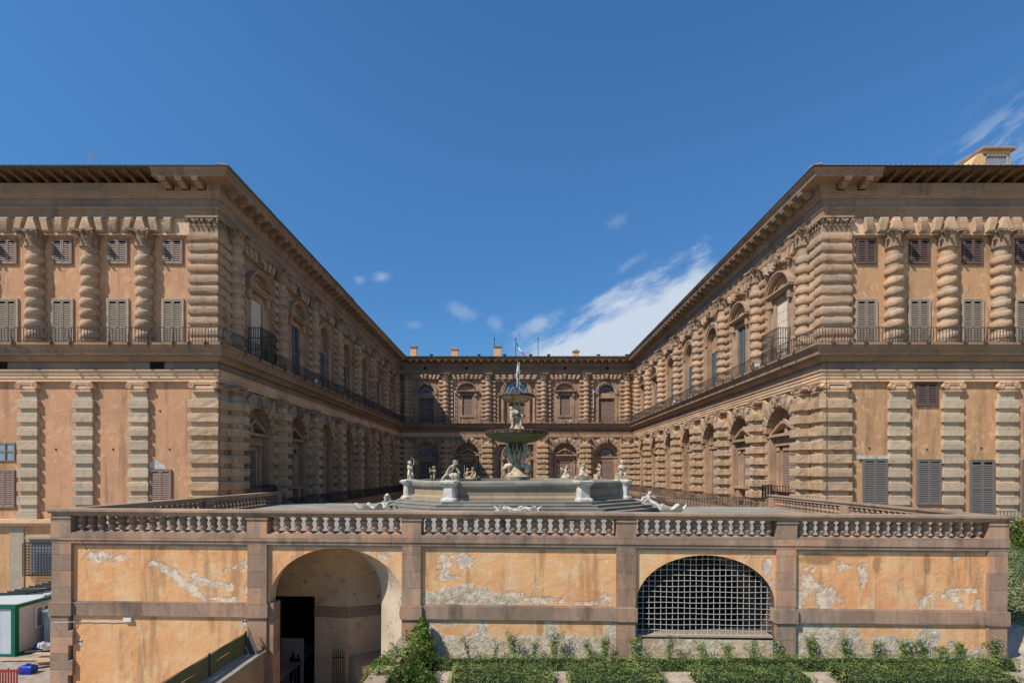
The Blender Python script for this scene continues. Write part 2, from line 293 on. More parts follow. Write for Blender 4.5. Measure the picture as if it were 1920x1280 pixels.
# ------------------------------------------------------------------ mesh helpers
class MB:
    def __init__(s): s.v = []; s.f = []; s.mi = []; s.cur = 0; s.at = {}
    def add(s, vs, fs):
        o = len(s.v); s.v += [tuple(p) for p in vs]
        for f in fs: s.f.append(tuple(i + o for i in f)); s.mi.append(s.cur)
        return o
    def box(s, x0, x1, y0, y1, z0, z1):
        s.add([(x0, y0, z0), (x1, y0, z0), (x1, y1, z0), (x0, y1, z0), (x0, y0, z1), (x1, y0, z1), (x1, y1, z1), (x0, y1, z1)],
              [(3, 2, 1, 0), (4, 5, 6, 7), (0, 1, 5, 4), (1, 2, 6, 5), (2, 3, 7, 6), (3, 0, 4, 7)])
        return s
    def loops(s, loops, cap=True):
        n = len(loops[0]); vs = [p for l in loops for p in l]; fs = []
        for i in range(len(loops) - 1):
            for j in range(n):
                a = i * n + j; b = i * n + (j + 1) % n; fs.append((a, b, b + n, a + n))
        if cap: fs.append(tuple(range(n))[::-1]); fs.append(tuple(range((len(loops) - 1) * n, len(loops) * n)))
        s.add(vs, fs); return s
    def pillow(s, x0, x1, y0, y1, z0, z1, b=.1, n=6, jit=.012, bx=None):
        """block with rounded (bulging) sides, like a worn rusticated course"""
        ls = []; bx = b if bx is None else bx
        for i in range(n + 1):
            a = PI * i / n; k = 1 - math.sin(a) ** .7; z = (z0 + z1) / 2 - (z1 - z0) / 2 * math.cos(a)
            dx = bx * k; dy = b * k; m = 4
            l = []
            for (ax, ay, cx2, cy2) in ((x0 + dx, y0 + dy, x1 - dx, y0 + dy), (x1 - dx, y0 + dy, x1 - dx, y1 - dy), (x1 - dx, y1 - dy, x0 + dx, y1 - dy), (x0 + dx, y1 - dy, x0 + dx, y0 + dy)):
                for q in range(m):
                    f = q / m
                    l.append((ax + (cx2 - ax) * f + rnd.uniform(-jit, jit), ay + (cy2 - ay) * f + rnd.uniform(-jit, jit), z + rnd.uniform(-jit, jit)))
            ls.append(l)
        return s.loops(ls)
    def block(s, x0, x1, y0, y1, z0, z1, b=.025, jit=.012):
        """hewn block: crisp edges, slightly uneven faces"""
        ls = []
        for dz, ins in ((0, b), (b, 0), (.5, 0), (1, 0), (2, b)):
            z = z0 if dz == 0 else z0 + b if dz == b else (z0 + z1) / 2 if dz == .5 else z1 - b if dz == 1 else z1
            l = []
            for (ax, ay, cx2, cy2) in ((x0 + ins, y0 + ins, x1 - ins, y0 + ins), (x1 - ins, y0 + ins, x1 - ins, y1 - ins), (x1 - ins, y1 - ins, x0 + ins, y1 - ins), (x0 + ins, y1 - ins, x0 + ins, y0 + ins)):
                for q in range(4):
                    f = q / 4; l.append((ax + (cx2 - ax) * f + rnd.uniform(-jit, jit), ay + (cy2 - ay) * f + rnd.uniform(-jit, jit), z + rnd.uniform(-jit, jit) * .6))
            ls.append(l)
        return s.loops(ls)
    def prism(s, poly, y0, y1, bev=0):
        """polygon in (x,z) extruded from y0 (front) to y1"""
        n = len(poly)
        if bev:
            cx = sum(p[0] for p in poly) / n; cz = sum(p[1] for p in poly) / n
            def ins(p):
                d = math.hypot(p[0] - cx, p[1] - cz) or 1; k = max(0, 1 - bev / d); return (cx + (p[0] - cx) * k, cz + (p[1] - cz) * k)
            l0 = [(q[0], y0, q[1]) for q in map(ins, poly)]; l1 = [(p[0], y0 + bev * .8, p[1]) for p in poly]; l2 = [(p[0], y1, p[1]) for p in poly]
            return s.loops([l0, l1, l2])
        return s.loops([[(p[0], y0, p[1]) for p in poly], [(p[0], y1, p[1]) for p in poly]])
    def lathe(s, prof, cx=0, cy=0, n=20, tilt=None, a0=0):
        ls = []
        for (r, z) in prof:
            ls.append([(cx + r * math.cos(a0 + 2 * PI * k / n), cy + r * math.sin(a0 + 2 * PI * k / n), z + (tilt(r, z, 2 * PI * k / n) if tilt else 0)) for k in range(n)])
        return s.loops(ls)
    def tube(s, pts, rad, n=8):
        pts = [Vector(p) for p in pts]; ls = []
        if not hasattr(rad, '__len__'): rad = [rad] * len(pts)
        up = Vector((0.13, 0.21, 1)).normalized()
        for i, p in enumerate(pts):
            d = (pts[min(i + 1, len(pts) - 1)] - pts[max(i - 1, 0)]).normalized()
            a = d.cross(up)
            if a.length < .05: a = d.cross(Vector((1, 0, 0)))
            a.normalize(); b = d.cross(a)
            ls.append([tuple(p + (a * math.cos(2 * PI * k / n) + b * math.sin(2 * PI * k / n)) * rad[i]) for k in range(n)])
        return s.loops(ls)
    def ball(s, c, r, n=10, m=7, sc=(1, 1, 1)):
        ls = []
        for i in range(m + 1):
            a = -PI / 2 + PI * (i + .02) / (m + .04); ls.append([(c[0] + r * sc[0] * math.cos(a) * math.cos(2 * PI * k / n), c[1] + r * sc[1] * math.cos(a) * math.sin(2 * PI * k / n), c[2] + r * sc[2] * math.sin(a)) for k in range(n)])
        return s.loops(ls)
    def ring(s, cx, cz, r0, r1, a0, a1, y0, y1, n=18, rz=1.0):
        pts0 = []; 
        for k in range(n + 1):
            a = a0 + (a1 - a0) * k / n; c_, s_ = math.cos(a), math.sin(a) * rz
            pts0.append([(cx + r0 * c_, y0, cz + r0 * s_), (cx + r1 * c_, y0, cz + r1 * s_), (cx + r1 * c_, y1, cz + r1 * s_), (cx + r0 * c_, y1, cz + r0 * s_)])
        return s.loops(pts0)
    def mesh(s, name, mats, smooth=False):
        me = bpy.data.meshes.new(name); me.from_pydata(s.v, [], s.f)
        for m in (mats if isinstance(mats, (list, tuple)) else [mats]): me.materials.append(m)
        if any(s.mi): me.polygons.foreach_set('material_index', s.mi)
        bm = bmesh.new(); bm.from_mesh(me); bmesh.ops.recalc_face_normals(bm, faces=bm.faces); bm.to_mesh(me); bm.free()
        if smooth:
            me.polygons.foreach_set('use_smooth', [True] * len(me.polygons))
            if smooth != 2: me.set_sharp_from_angle(angle=math.radians(42))
        for k, vals in s.at.items():
            a = me.attributes.new(k, 'FLOAT', 'POINT'); a.data.foreach_set('value', vals)
        return me
I4 = Matrix.Identity(4)
Tm = lambda x, y, z: Matrix.Translation((x, y, z))
Rz = lambda a: Matrix.Rotation(a, 4, 'Z')
WM = {}
def thing(name, label, cat, loc=(0, 0, 0), group=None):
    o = bpy.data.objects.new(name, None); o.empty_display_size = .3; C.objects.link(o); o.location = loc
    o['label'] = label; o['category'] = cat
    if group: o['group'] = group
    WM[o.name] = Tm(*loc); return o
def part(name, mesh, parent, mtx=I4, label=None, kind=None):
    o = bpy.data.objects.new(name, mesh); C.objects.link(o)
    o.parent = parent; o.matrix_parent_inverse = WM[parent.name].inverted(); o.matrix_basis = mtx
    WM[o.name] = mtx.copy()
    if label: o['label'] = label
    if kind: o['kind'] = kind
    return o
def single(name, mesh, label, cat, mtx=I4, group=None):
    o = bpy.data.objects.new(name, mesh); C.objects.link(o); o.matrix_basis = mtx; o['label'] = label; o['category'] = cat
    if group: o['group'] = group
    WM[o.name] = mtx.copy(); return o
def struct(name, mesh, kind='structure', mtx=I4):
    o = bpy.data.objects.new(name, mesh); C.objects.link(o); o.matrix_basis = mtx; o['kind'] = kind; return o
def PX(px, Y): return (px - CX) * Y / FP
def PZ(py, Y): return -(py - HY) * Y / FP

# ------------------------------------------------------------------ shared architectural pieces (local: x along wall, -y outward, z up)
def leaf_strip(mb, ang, r0, z0, h, wd, curl):
    ca, sa = math.cos(ang), math.sin(ang); ls = []; n = 6
    for i in range(n + 1):
        f = i / n; r = r0 + .02 + curl * (f ** 3) + (.04 * f); z = z0 + h * math.sin(min(f, .86) / .86 * PI / 2) - (.16 * h if f > .9 else 0)
        hw = wd * (.9 - .35 * f) * (.5 if i == n else 1)
        cx, cy = r * ca, r * sa; th = .03
        ls.append([(cx - sa * -hw, cy + ca * -hw, z), (cx + ca * .035, cy + sa * .035, z), (cx - sa * hw, cy + ca * hw, z), (cx - ca * th, cy - sa * th, z)])
    mb.loops(ls)
def volute(mb, cx, cz, r, y0, y1, sgn=1, turns=1.6, thick=None):
    th = thick or r * .26; n = 22; ls = []
    for k in range(n + 1):
        f = k / n; a = PI / 2 + sgn * -1 * 2 * PI * turns * f; rr = r * (1 - .78 * f)
        c_, s_ = math.cos(a), math.sin(a); t2 = th * (1 - .5 * f) / 2
        ls.append([(cx + (rr - t2) * c_, y0, cz + (rr - t2) * s_), (cx + (rr + t2) * c_, y0, cz + (rr + t2) * s_), (cx + (rr + t2) * c_, y1, cz + (rr + t2) * s_), (cx + (rr - t2) * c_, y1, cz + (rr - t2) * s_)])
    mb.loops(ls); mb.prism([(cx + r * .72 * math.cos(a), cz + r * .72 * math.sin(a)) for a in [2 * PI * q / 12 for q in range(12)]], y0 + .05, y1)
    mb.ball((cx, y0 + .02, cz), r * .2, 8, 5)
def corinthian(r, h, wide=None):
    mb = MB(); mb.lathe([(r * .92, 0), (r * 1.0, .04), (r * .92, .09), (r * .86, .1), (r * .9, h * .5), (r * 1.05, h * .86), (r * 1.1, h * .88)], n=16)
    for k in range(8): leaf_strip(mb, 2 * PI * k / 8 + PI / 8, r * .84, .06, h * .46, r * .30, r * .5)
    for k in range(8): leaf_strip(mb, 2 * PI * k / 8, r * .86, .12, h * .70, r * .24, r * .62)
    for sx in (-1, 1):
        for sy in (-1, 1):
            a = math.atan2(sy, sx)
            p = [(r * .95 * math.cos(a), r * .95 * math.sin(a), h * .5), (r * 1.2 * math.cos(a), r * 1.2 * math.sin(a), h * .72), (r * 1.5 * math.cos(a), r * 1.5 * math.sin(a), h * .84), (r * 1.62 * math.cos(a), r * 1.62 * math.sin(a), h * .74), (r * 1.5 * math.cos(a), r * 1.5 * math.sin(a), h * .68), (r * 1.46 * math.cos(a), r * 1.46 * math.sin(a), h * .75)]
            mb.tube(p, [.03, .05, .065, .06, .05, .03], 6)
    A = r * 1.28; ab = []
    for sx, sy in ((-1, -1), (1, -1), (1, 1), (-1, 1)):
        ab.append((sx * A, sy * A))
    pl = []
    for i in range(4):
        a = ab[i]; b = ab[(i + 1) % 4]
        for f in (0, .25, .5, .75):
            x = a[0] + (b[0] - a[0]) * f; y = a[1] + (b[1] - a[1]) * f; k = 1 - .22 * math.sin(PI * f); pl.append((x * k, y * k))
    mb.loops([[(x, y, h * .87) for x, y in pl], [(x * 1.04, y * 1.04, h) for x, y in pl]])
    for k in range(4): mb.ball((r * 1.02 * math.cos(k * PI / 2), r * 1.02 * math.sin(k * PI / 2), h * .92), .09, 7, 5)
    return mb
def ionic(hw, h, d=.42, r=.21):
    """front face capital: necking, echinus, two volutes, abacus (half width hw)"""
    mb = MB(); zc = h - .26
    mb.box(-hw * .8, hw * .8, -d + .1, .05, 0, h * .35); mb.box(-hw * .92, hw * .92, -d + .03, .05, h * .12, h * .19); mb.box(-hw * .86, hw * .86, -d + .06, .05, h * .35, h * .6)
    mb.box(-hw - .02, hw + .02, -d, .05, h - .1, h); mb.box(-hw * .9, hw * .9, -d + .03, .05, h - .22, h - .1)
    volute(mb, -hw * .92, zc, r, -d - .03, .05, 1); volute(mb, hw * .92, zc, r, -d - .03, .05, -1)
    return mb
def drum_profile(z0, z1, pitch, r, rg):
    pr = [(rg, z0)]; z = z0
    while z + pitch <= z1 + .05:
        hh = pitch * .66; c = z + hh / 2
        for q in range(7):
            a = -PI / 2 + PI * q / 6; pr.append((rg + (r - rg) * max(0, math.cos(a)) ** .55, c + hh / 2 * math.sin(a)))
        pr.append((rg, z + pitch)); z += pitch
    if z < z1: pr.append((rg, z1))
    return pr
def ringcol(z0, z1, pitch, r, rg, slant, seed):
    """column of swollen, slightly leaning drums on a thinner shaft, as one mesh; returns a mesh builder"""
    rr = random.Random(seed); mb = MB(); n = 20
    mb.lathe([(r * 1.1, z0), (r * 1.12, z0 + .1), (r * 1.05, z0 + .14), (r * 1.12, z0 + .22), (r * 1.12, z0 + .3), (rg, z0 + .36), (rg * .94, z1 - .12), (rg * 1.08, z1 - .1), (rg * 1.08, z1 - .02), (rg, z1)], n=n)
    z = z0 + .40
    while z + pitch * .72 < z1 - .1:
        hh = pitch * .66; R = r * (1 - .06 * (z - z0) / (z1 - z0)) * rr.uniform(.94, 1.05); hh *= rr.uniform(.92, 1.06); ph = rr.uniform(-.5, .5); sl = slant * rr.uniform(.6, 1.3); ls = []
        for q in range(9):
            a = -PI / 2 + PI * q / 8; rad = rg * .9 + (R - rg * .9) * max(0, math.cos(a)) ** .5; ls.append([
                (rad * math.cos(t) * (1 + .02 * math.sin(3 * t + ph)), rad * math.sin(t) * (1 + .02 * math.sin(3 * t + ph)), z + hh / 2 + hh / 2 * math.sin(a) + sl * math.cos(t) + .015 * math.sin(5 * t + ph * 9)) for t in [2 * PI * k / n for k in range(n)]])
        mb.loops(ls); z += pitch
    return mb
PCH = .70
cap_me = corinthian(.56, 1.14).mesh('corinthian_capital', M['capital'], 1)
capS_me = corinthian(.56, 1.08).mesh('corinthian_capital_front', M['capital'], 1)
colU = [ringcol(8.15, 15.3, PCH, .60, .45, 0.0, 30 + k).mesh('rusticated_half_column', M['rust'], 1) for k in range(3)]
colF = [ringcol(8.15, 14.42, .70, .60, .44, .085, 40 + k).mesh('banded_column', M['twist'], 1) for k in range(3)]
def flankU():
    mb = MB(); mb.box(-1.15, 1.15, -.18, .1, 8.15, 15.3)
    z = 8.5
    while z + .5 < 15.3:
        for s_ in (-1, 1):
            a, b = (.35, 1.2) if s_ > 0 else (-1.2, -.35)
            mb.pillow(a, b, -.42, .05, z, z + .47, .12)
        z += PCH
    mb.box(-1.22, 1.22, -.45, .05, 8.15, 8.42)
    return mb
flankU_me = flankU().mesh('rusticated_backing', M['rust'], 1)
LP = .886
def lowpier():
    mb = MB(); mb.lathe([(.52, -3.1), (.5, 5.1)], 0, -.35, n=16)
    return mb
def lowblocks(seed):
    mb = MB(); rr = random.Random(seed); mb.lathe([(.55, -2.7), (.5, 5.15)], 0, -.32, n=18); mb.box(-1.15, 1.15, -.15, .1, -3.1, 5.15)
    z = 4.66
    while z > -2.6:
        mb.block(-.68, .68, -.98, 0, z - .54, z, .03, .018); mb.block(.66, 1.2, -.42, .05, z - .54, z, .03, .018); mb.block(-1.2, -.66, -.42, .05, z - .54, z, .03, .018)
        z -= LP
    mb.box(-.75, .75, -1.05, 0, -3.1, -2.75); mb.box(-1.25, 1.25, -.55, 0, -3.1, -2.8)
    return mb
lowcol_me = [lowblocks(60 + k).mesh('blocked_half_column', M['rustlow']) for k in range(2)]
ion_me = ionic(.62, .75, .85, .22).mesh('ionic_capital', M['court'], 1)
ionP_me = ionic(.62, .72, .3, .21).mesh('ionic_pilaster_capital', M['archi'], 1)
def pil():
    mb = MB(); mb.box(-.52, .52, -.1, .05, -2.5, 5.12); z = 4.66
    for k in range(8):
        mb.block(-.66, .66, -.24, .05, z - .57, z, .02, .006); z -= .891
    mb.box(-.6, .6, -.2, .05, -2.6, -2.43); mb.box(-.66, .66, -.26, .05, -2.78, -2.62); mb.box(-.7, .7, -.3, .05, -3.05, -2.79)
    return mb
pil_me = pil().mesh('blocked_pilaster', M['blk'])
def shutter(wd, ht, mat, open_=False, rails=1):
    """one louvred leaf, wd x ht, hinged box at x=0..wd, z=0..ht, front at y=0"""
    mb = MB(); f = .085
    mb.box(0, f, -.05, 0, 0, ht); mb.box(wd - f, wd, -.05, 0, 0, ht); mb.box(f, wd - f, -.05, 0, 0, f * 1.2); mb.box(f, wd - f, -.05, 0, ht - f, ht)
    for r in range(1, rails + 1):
        if rails > 0: z = ht * r / (rails + 1); mb.box(f, wd - f, -.052, 0, z - .05, z + .05)
    z = f * 1.3; p = .12
    while z + p < ht - f:
        mb.add([(f, -.045, z), (wd - f, -.045, z), (wd - f, -.015, z + p * .64), (f, -.015, z + p * .64), (f, -.03, z), (wd - f, -.03, z), (wd - f, .01, z + p * .64), (f, .01, z + p * .64)],
               [(0, 1, 2, 3), (7, 6, 5, 4), (0, 4, 5, 1), (2, 6, 7, 3), (1, 5, 6, 2), (0, 3, 7, 4)])
        z += p
    return mb.mesh('shutter', mat)
SHC = {}
def leaf(wd, ht, mk, rails=1):
    k = (round(wd, 2), round(ht, 2), mk, rails)
    if k not in SHC: SHC[k] = shutter(wd, ht, M[mk], rails=rails)
    return SHC[k]
def window(parent, mtx, cx, z0, z1, wd, mk, frame=.09, fm='wtrim', d=.05, proud=.05, rails=1, sill=False, hood=False):
    """shuttered window: surround (part), dark void behind, two leaves as sub-parts. d = distance of the leaves in front of y=0"""
    mb = MB(); h = wd / 2
    if frame:
        mb.box(cx - h - frame, cx - h, -d - proud, -d + .12, z0, z1 + frame); mb.box(cx + h, cx + h + frame, -d - proud, -d + .12, z0, z1 + frame)
        mb.box(cx - h, cx + h, -d - proud, -d + .12, z1, z1 + frame)
        if sill: mb.box(cx - h - frame * 1.6, cx + h + frame * 1.6, -d - proud - .08, -d + .12, z0 - .12, z0)
    mb.cur = 1; mb.box(cx - h, cx + h, -d + .03, -d + .1, z0, z1)
    w_ = part('window', mb.mesh('window_surround', [M[fm], M['void']]), parent, mtx)
    g = .02; lw = wd / 2 - g
    for sx in (0, 1):
        part('shutter', leaf(lw, z1 - z0 - .03, mk, rails), w_, mtx @ Tm(cx - h + g / 2 + sx * (wd / 2), -d, z0 + .01))
    return w_
def wall_strip(mb, ss, zb, zt, y=0.0, nz=1):
    """vertical strips between successive s with bottom zb(s) and top zt(s)"""
    for a, b in zip(ss[:-1], ss[1:]):
        for k in range(nz):
            f0, f1 = k / nz, (k + 1) / nz
            la, lb = zb(a, 1), zb(b, -1); ta, tb = zt(a), zt(b)
            mb.add([(a, y, la + (ta - la) * f0), (b, y, lb + (tb - lb) * f0), (b, y, lb + (tb - lb) * f1), (a, y, la + (ta - la) * f1)], [(0, 1, 2, 3)])
def opening(mb, s0, s1, z0, z1, cx, hw, zs, rz, zb, depth, n=20, inner=None, jamb_out=None):
    """wall s0..s1 x z0..z1 with an opening of half width hw, elliptical head (rise rz above springing zs), bottom zb, reveal depth"""
    arc = [(cx - hw * math.cos(PI * k / n), zs + rz * math.sin(PI * k / n)) for k in range(n + 1)]
    if s0 < cx - hw: mb.add([(s0, 0, z0), (cx - hw, 0, z0), (cx - hw, 0, z1), (s0, 0, z1)], [(0, 1, 2, 3)])
    if s1 > cx + hw: mb.add([(cx + hw, 0, z0), (s1, 0, z0), (s1, 0, z1), (cx + hw, 0, z1)], [(0, 1, 2, 3)])
    if zb > z0: mb.add([(cx - hw, 0, z0), (cx + hw, 0, z0), (cx + hw, 0, zb), (cx - hw, 0, zb)], [(0, 1, 2, 3)])
    for (a, az_), (b, bz_) in zip(arc[:-1], arc[1:]): mb.add([(a, 0, az_), (b, 0, bz_), (b, 0, z1), (a, 0, z1)], [(0, 1, 2, 3)])
    path = [(cx - hw, zb)] + arc + [(cx + hw, zb)]
    for (a, az_), (b, bz_) in zip(path[:-1], path[1:]): mb.add([(a, 0, az_), (b, 0, bz_), (b, depth, bz_), (a, depth, az_)], [(0, 1, 2, 3)])
    mb.add([(cx - hw, 0, zb), (cx + hw, 0, zb), (cx + hw, depth, zb), (cx - hw, depth, zb)], [(0, 1, 2, 3)])
    for (a, az_), (b, bz_) in zip(arc[:-1], arc[1:]):                       # back panel
        mb.add([(a, depth, zb), (b, depth, zb), (b, depth, bz_), (a, depth, az_)], [(0, 1, 2, 3)])
def head_mask():
    mb = MB(); mb.pillow(-.3, .3, -.42, .05, -.42, .42, .05, n=4)
    mb.ball((0, -.52, .02), .24, 10, 8, (.85, .8, 1.25)); mb.ball((0, -.74, -.02), .06, 6, 5, (.7, 1, 1.4))
    for s_ in (-1, 1): mb.ball((s_ * .2, -.48, .22), .12, 7, 5); mb.ball((s_ * .09, -.71, .08), .035, 6, 4); volute(mb, s_ * .24, -.22, .13, -.56, -.1, s_)
    mb.ball((0, -.55, .3), .15, 8, 5, (1.3, .8, .7)); mb.ball((0, -.62, -.24), .12, 7, 5, (1, .7, 1.3))
    return mb.mesh('carved_keystone', M['capital'], 1)
head_me = head_mask()
def fan(parent, mtx, cx, zc, r, y, rays=7, rings=(.42,)):
    mb = MB(); n = 20
    mb.prism([(cx + r * math.cos(PI * k / n), zc + r * math.sin(PI * k / n)) for k in range(n + 1)], y, y + .04)
    g = part('fan_window', mb.mesh('lunette_glass', M['glass']), parent, mtx)
    fb = MB(); fb.ring(cx, zc, r - .07, r + .01, 0, PI, y - .06, y)
    for q in rings: fb.ring(cx, zc, r * q - .02, r * q + .02, 0, PI, y - .05, y)
    for k in range(1, rays):
        a = PI * k / rays; c_, s_ = math.cos(a), math.sin(a); i0 = r * .12
        fb.add([(cx + i0 * c_ - .022 * s_, y - .05, zc + i0 * s_ + .022 * c_), (cx + i0 * c_ + .022 * s_, y - .05, zc + i0 * s_ - .022 * c_), (cx + r * c_ + .022 * s_, y - .05, zc + r * s_ - .022 * c_), (cx + r * c_ - .022 * s_, y - .05, zc + r * s_ + .022 * c_)], [(0, 1, 2, 3)])
    fb.box(cx - r, cx + r, y - .07, y, zc - .05, zc + .04)
    part('glazing_bars', fb.mesh('glazing_bars', M['irond']), g, mtx)
def flat_arch(mb, cx, half, z0, z1, nb, d=.42, keyw=.0):
    """jack-arch of rounded blocks leaning towards the centre"""
    zc = z0 - half * 1.6
    for k in range(nb):
        for s_ in (-1, 1):
            c0 = keyw + (half - keyw) * (k + .14) / nb; c1 = keyw + (half - keyw) * (k + .80) / nb; lean = .28 * (k + .7) / nb * 1.4; jz = rnd.uniform(0, .05)
            mb.prism([(cx + s_ * c0, z0 + jz), (cx + s_ * c1, z0 + jz), (cx + s_ * (c1 + lean), z1), (cx + s_ * (c0 + lean), z1)], -d + rnd.uniform(-.03, .03), .02, bev=.09)
def rot_facade_piers(parent, mtx, cols):
    for i, s_ in enumerate(cols):
        c_ = part('column', colU[i % 3], parent, mtx @ Tm(s_, -.34, 0) @ Rz(.7 * i))
        part('capital', cap_me, c_, mtx @ Tm(s_, -.36, 15.26)); part('backing_blocks', flankU_me, c_, mtx @ Tm(s_, 0, 0))
        l_ = part('blocked_column', lowcol_me[i % 2], parent, mtx @ Tm(s_, 0, 0)); part('capital', ion_me, l_, mtx @ Tm(s_, 0, 5.08))
def facade(parent, mtx, sA, sB, cols, bays, mat='court'):
    """bays: list of (s0, s1, upper kind, lower kind)"""
    wall = MB()
    edges = [sA] + [b[1] for b in bays[:-1]] + [sB]
    ZU0, ZU1, ZL0, ZL1 = 7.9, 16.5, -4.0, 5.95
    shU = {}
    for i, (b0, b1, ku, kl) in enumerate(bays):
        s0, s1 = edges[i], edges[i + 1]; cx = (b0 + b1) / 2; ded = MB(); vous = MB()
        # upper storey
        if ku in ('arch', 'fan'):
            r = 1.32; opening(wall, s0, s1, ZU0, ZU1, cx, r, 13.28, r, 8.15, .5)
            ded.ring(cx, 13.28, r + .02, r + .26, 0, PI, -.12, .02); ded.ring(cx, 13.28, r + .26, r + .52, 0, PI, -.2, .02)
            ded.box(cx - r - .58, cx - r, -.2, .02, 13.0, 13.25); ded.box(cx + r, cx + r + .58, -.2, .02, 13.0, 13.25)
            ded.box(cx - r - .5, cx - r, -.07, .02, 8.15, 13.0); ded.box(cx + r, cx + r + .5, -.07, .02, 8.15, 13.0)
            if ku == 'fan':
                fan(parent, mtx, cx, 13.28, 1.2, .44); ded.box(cx - r, cx + r, .2, .5, 12.45, 13.22); ded.box(cx - 1.45, cx + 1.45, -.02, .5, 12.32, 12.46)
                window(parent, mtx, cx, 8.2, 12.3, 2.25, 'sh_brown', frame=.07, fm='court', d=-.3, rails=4)
            else:
                mp = MB(); mp.prism([(cx + r * math.cos(PI * k / 16), 13.28 + r * math.sin(PI * k / 16)) for k in range(17)], .46, .5); mp.box(cx - r, cx + r, .46, .5, 12.3, 13.28)
                part('lunette_infill', mp.mesh('lunette_infill', M['pinkpl']), parent, mtx)
                window(parent, mtx, cx, 8.2, 12.2, 2.0, 'sh_blue', frame=.14, fm='court', d=-.3, rails=1)
        elif ku in ('seg', 'cage'):
            opening(wall, s0, s1, ZU0, ZU1, cx, .84, 12.78, .01, 9.45 if ku == 'seg' and kl != 'pedA' else 8.2, .3, n=2)
            zb = 9.45 if ku == 'seg' and kl != 'pedA' else 8.2
            for q in (-1, 1):
                ded.box(cx + q * 1.0 - .16, cx + q * 1.0 + .16, -.1, .02, zb - .12, 12.9)
                ded.box(cx + q * 1.38 - .2, cx + q * 1.38 + .2, -.08, .02, 8.15, 12.9); ded.prism([(cx + q * 1.38 - .18, 12.6), (cx + q * 1.38 + .18, 12.6), (cx + q * 1.38 + .2, 13.25), (cx + q * 1.38 - .2, 13.25)], -.34, .02, .04)
            ded.box(cx - .84, cx + .84, -.1, .02, 12.79, 13.1)
            if zb > 9: ded.box(cx - 1.16, cx + 1.16, -.12, .02, 9.1, 9.36)
            ded.box(cx - 1.72, cx + 1.72, -.42, .02, 13.27, 13.42); ded.box(cx - 1.82, cx + 1.82, -.54, .02, 13.42, 13.55)
            R = (1.8 ** 2 + 1.35 ** 2) / (2 * 1.35); zc = 13.55 + 1.35 - R; aa = math.asin(1.8 / R)
            ded.ring(cx, zc, R - .2, R - .05, PI / 2 - aa, PI / 2 + aa, -.44, .02); ded.ring(cx, zc, R - .05, R + .05, PI / 2 - aa, PI / 2 + aa, -.54, .02)
            ded.ring(cx, zc, R - .55, R - .42, PI / 2 - aa * .8, PI / 2 + aa * .8, -.14, .02)
            if ku == 'cage': 
                mp = MB(); mp.box(cx - .84, cx + .84, .02, .08, 8.2, 12.78)
                for a_ in range(3):
                    for b_ in range(6): mp.box(cx - .78 + a_ * .54, cx - .32 + a_ * .54, 0, .03, 8.3 + b_ * .74, 8.92 + b_ * .74)
                part('painted_panel', mp.mesh('painted_panel', M['panel']), parent, mtx)
            else: window(parent, mtx, cx, zb + .03, 12.75, 1.64, 'sh_blue' if zb < 9 else 'sh_brown', frame=0, fm='court', d=-.12, rails=1)
        elif ku == 'serl':
            opening(wall, s0, s1, ZU0, 15.1, cx, 3.2, 15.0, .01, 8.15, .35, n=2); wall.box(s0, s1, -.02, .1, 15.1, 16.5)
            r = 2.0; ded.ring(cx, 13.25, r, r + .3, 0, PI, .12, .36); ded.ring(cx, 13.25, r + .3, r + .62, 0, PI, .05, .36)
            ded.box(cx - 3.2, cx - 1.95, -.02, .36, 12.75, 13.2); ded.box(cx + 1.95, cx + 3.2, -.02, .36, 12.75, 13.2)
            for q in (-1, 1):
                for e in (2.2, 3.05):
                    ded.lathe([(.36, 8.2), (.34, 8.4), (.29, 8.45), (.27, 12.4), (.3, 12.45), (.36, 12.6), (.4, 12.74)], cx + q * e, .1, n=14)
            mp = MB(); mp.box(cx - 1.95, cx + 1.95, .28, .34, 8.2, 13.2); part('door_infill', mp.mesh('door_infill', M['pinkpl']), parent, mtx)
            fan(parent, mtx, cx, 13.25, 1.95, .25, rays=12, rings=(.4, .68))
        else: opening(wall, s0, s1, ZU0, ZU1, cx, .3, 12, .01, 11.9, .05, n=2)
        half = (b1 - b0) / 2 - 1.15
        if half > 1: flat_arch(vous, cx, half - .05, 15.40, 16.2, 3, keyw=.38); part('keystone', head_me, parent, mtx @ Tm(cx, .1, 15.85) @ Matrix.Scale(1.12, 4))
        ded.box(s0, s1, -.06, .02, 15.22, 15.40)
        if vous.v: part('voussoirs', vous.mesh('voussoirs', M['rust'], 1), parent, mtx)
        part('window_mouldings', ded.mesh('window_mouldings', M['court']), parent, mtx)
        ded = MB(); vous = MB()
        # lower storey
        R = 2.0
        if kl != 'none':
            opening(wall, s0, s1, ZL0, ZL1, cx, R if kl != 'serl' else 2.9, 2.8 if kl != 'serl' else 4.6, R if kl != 'serl' else .01, -3.0, .62, n=24 if kl != 'serl' else 2)
        else: opening(wall, s0, s1, ZL0, ZL1, cx, .3, 2, .01, 1.9, .05, n=2)
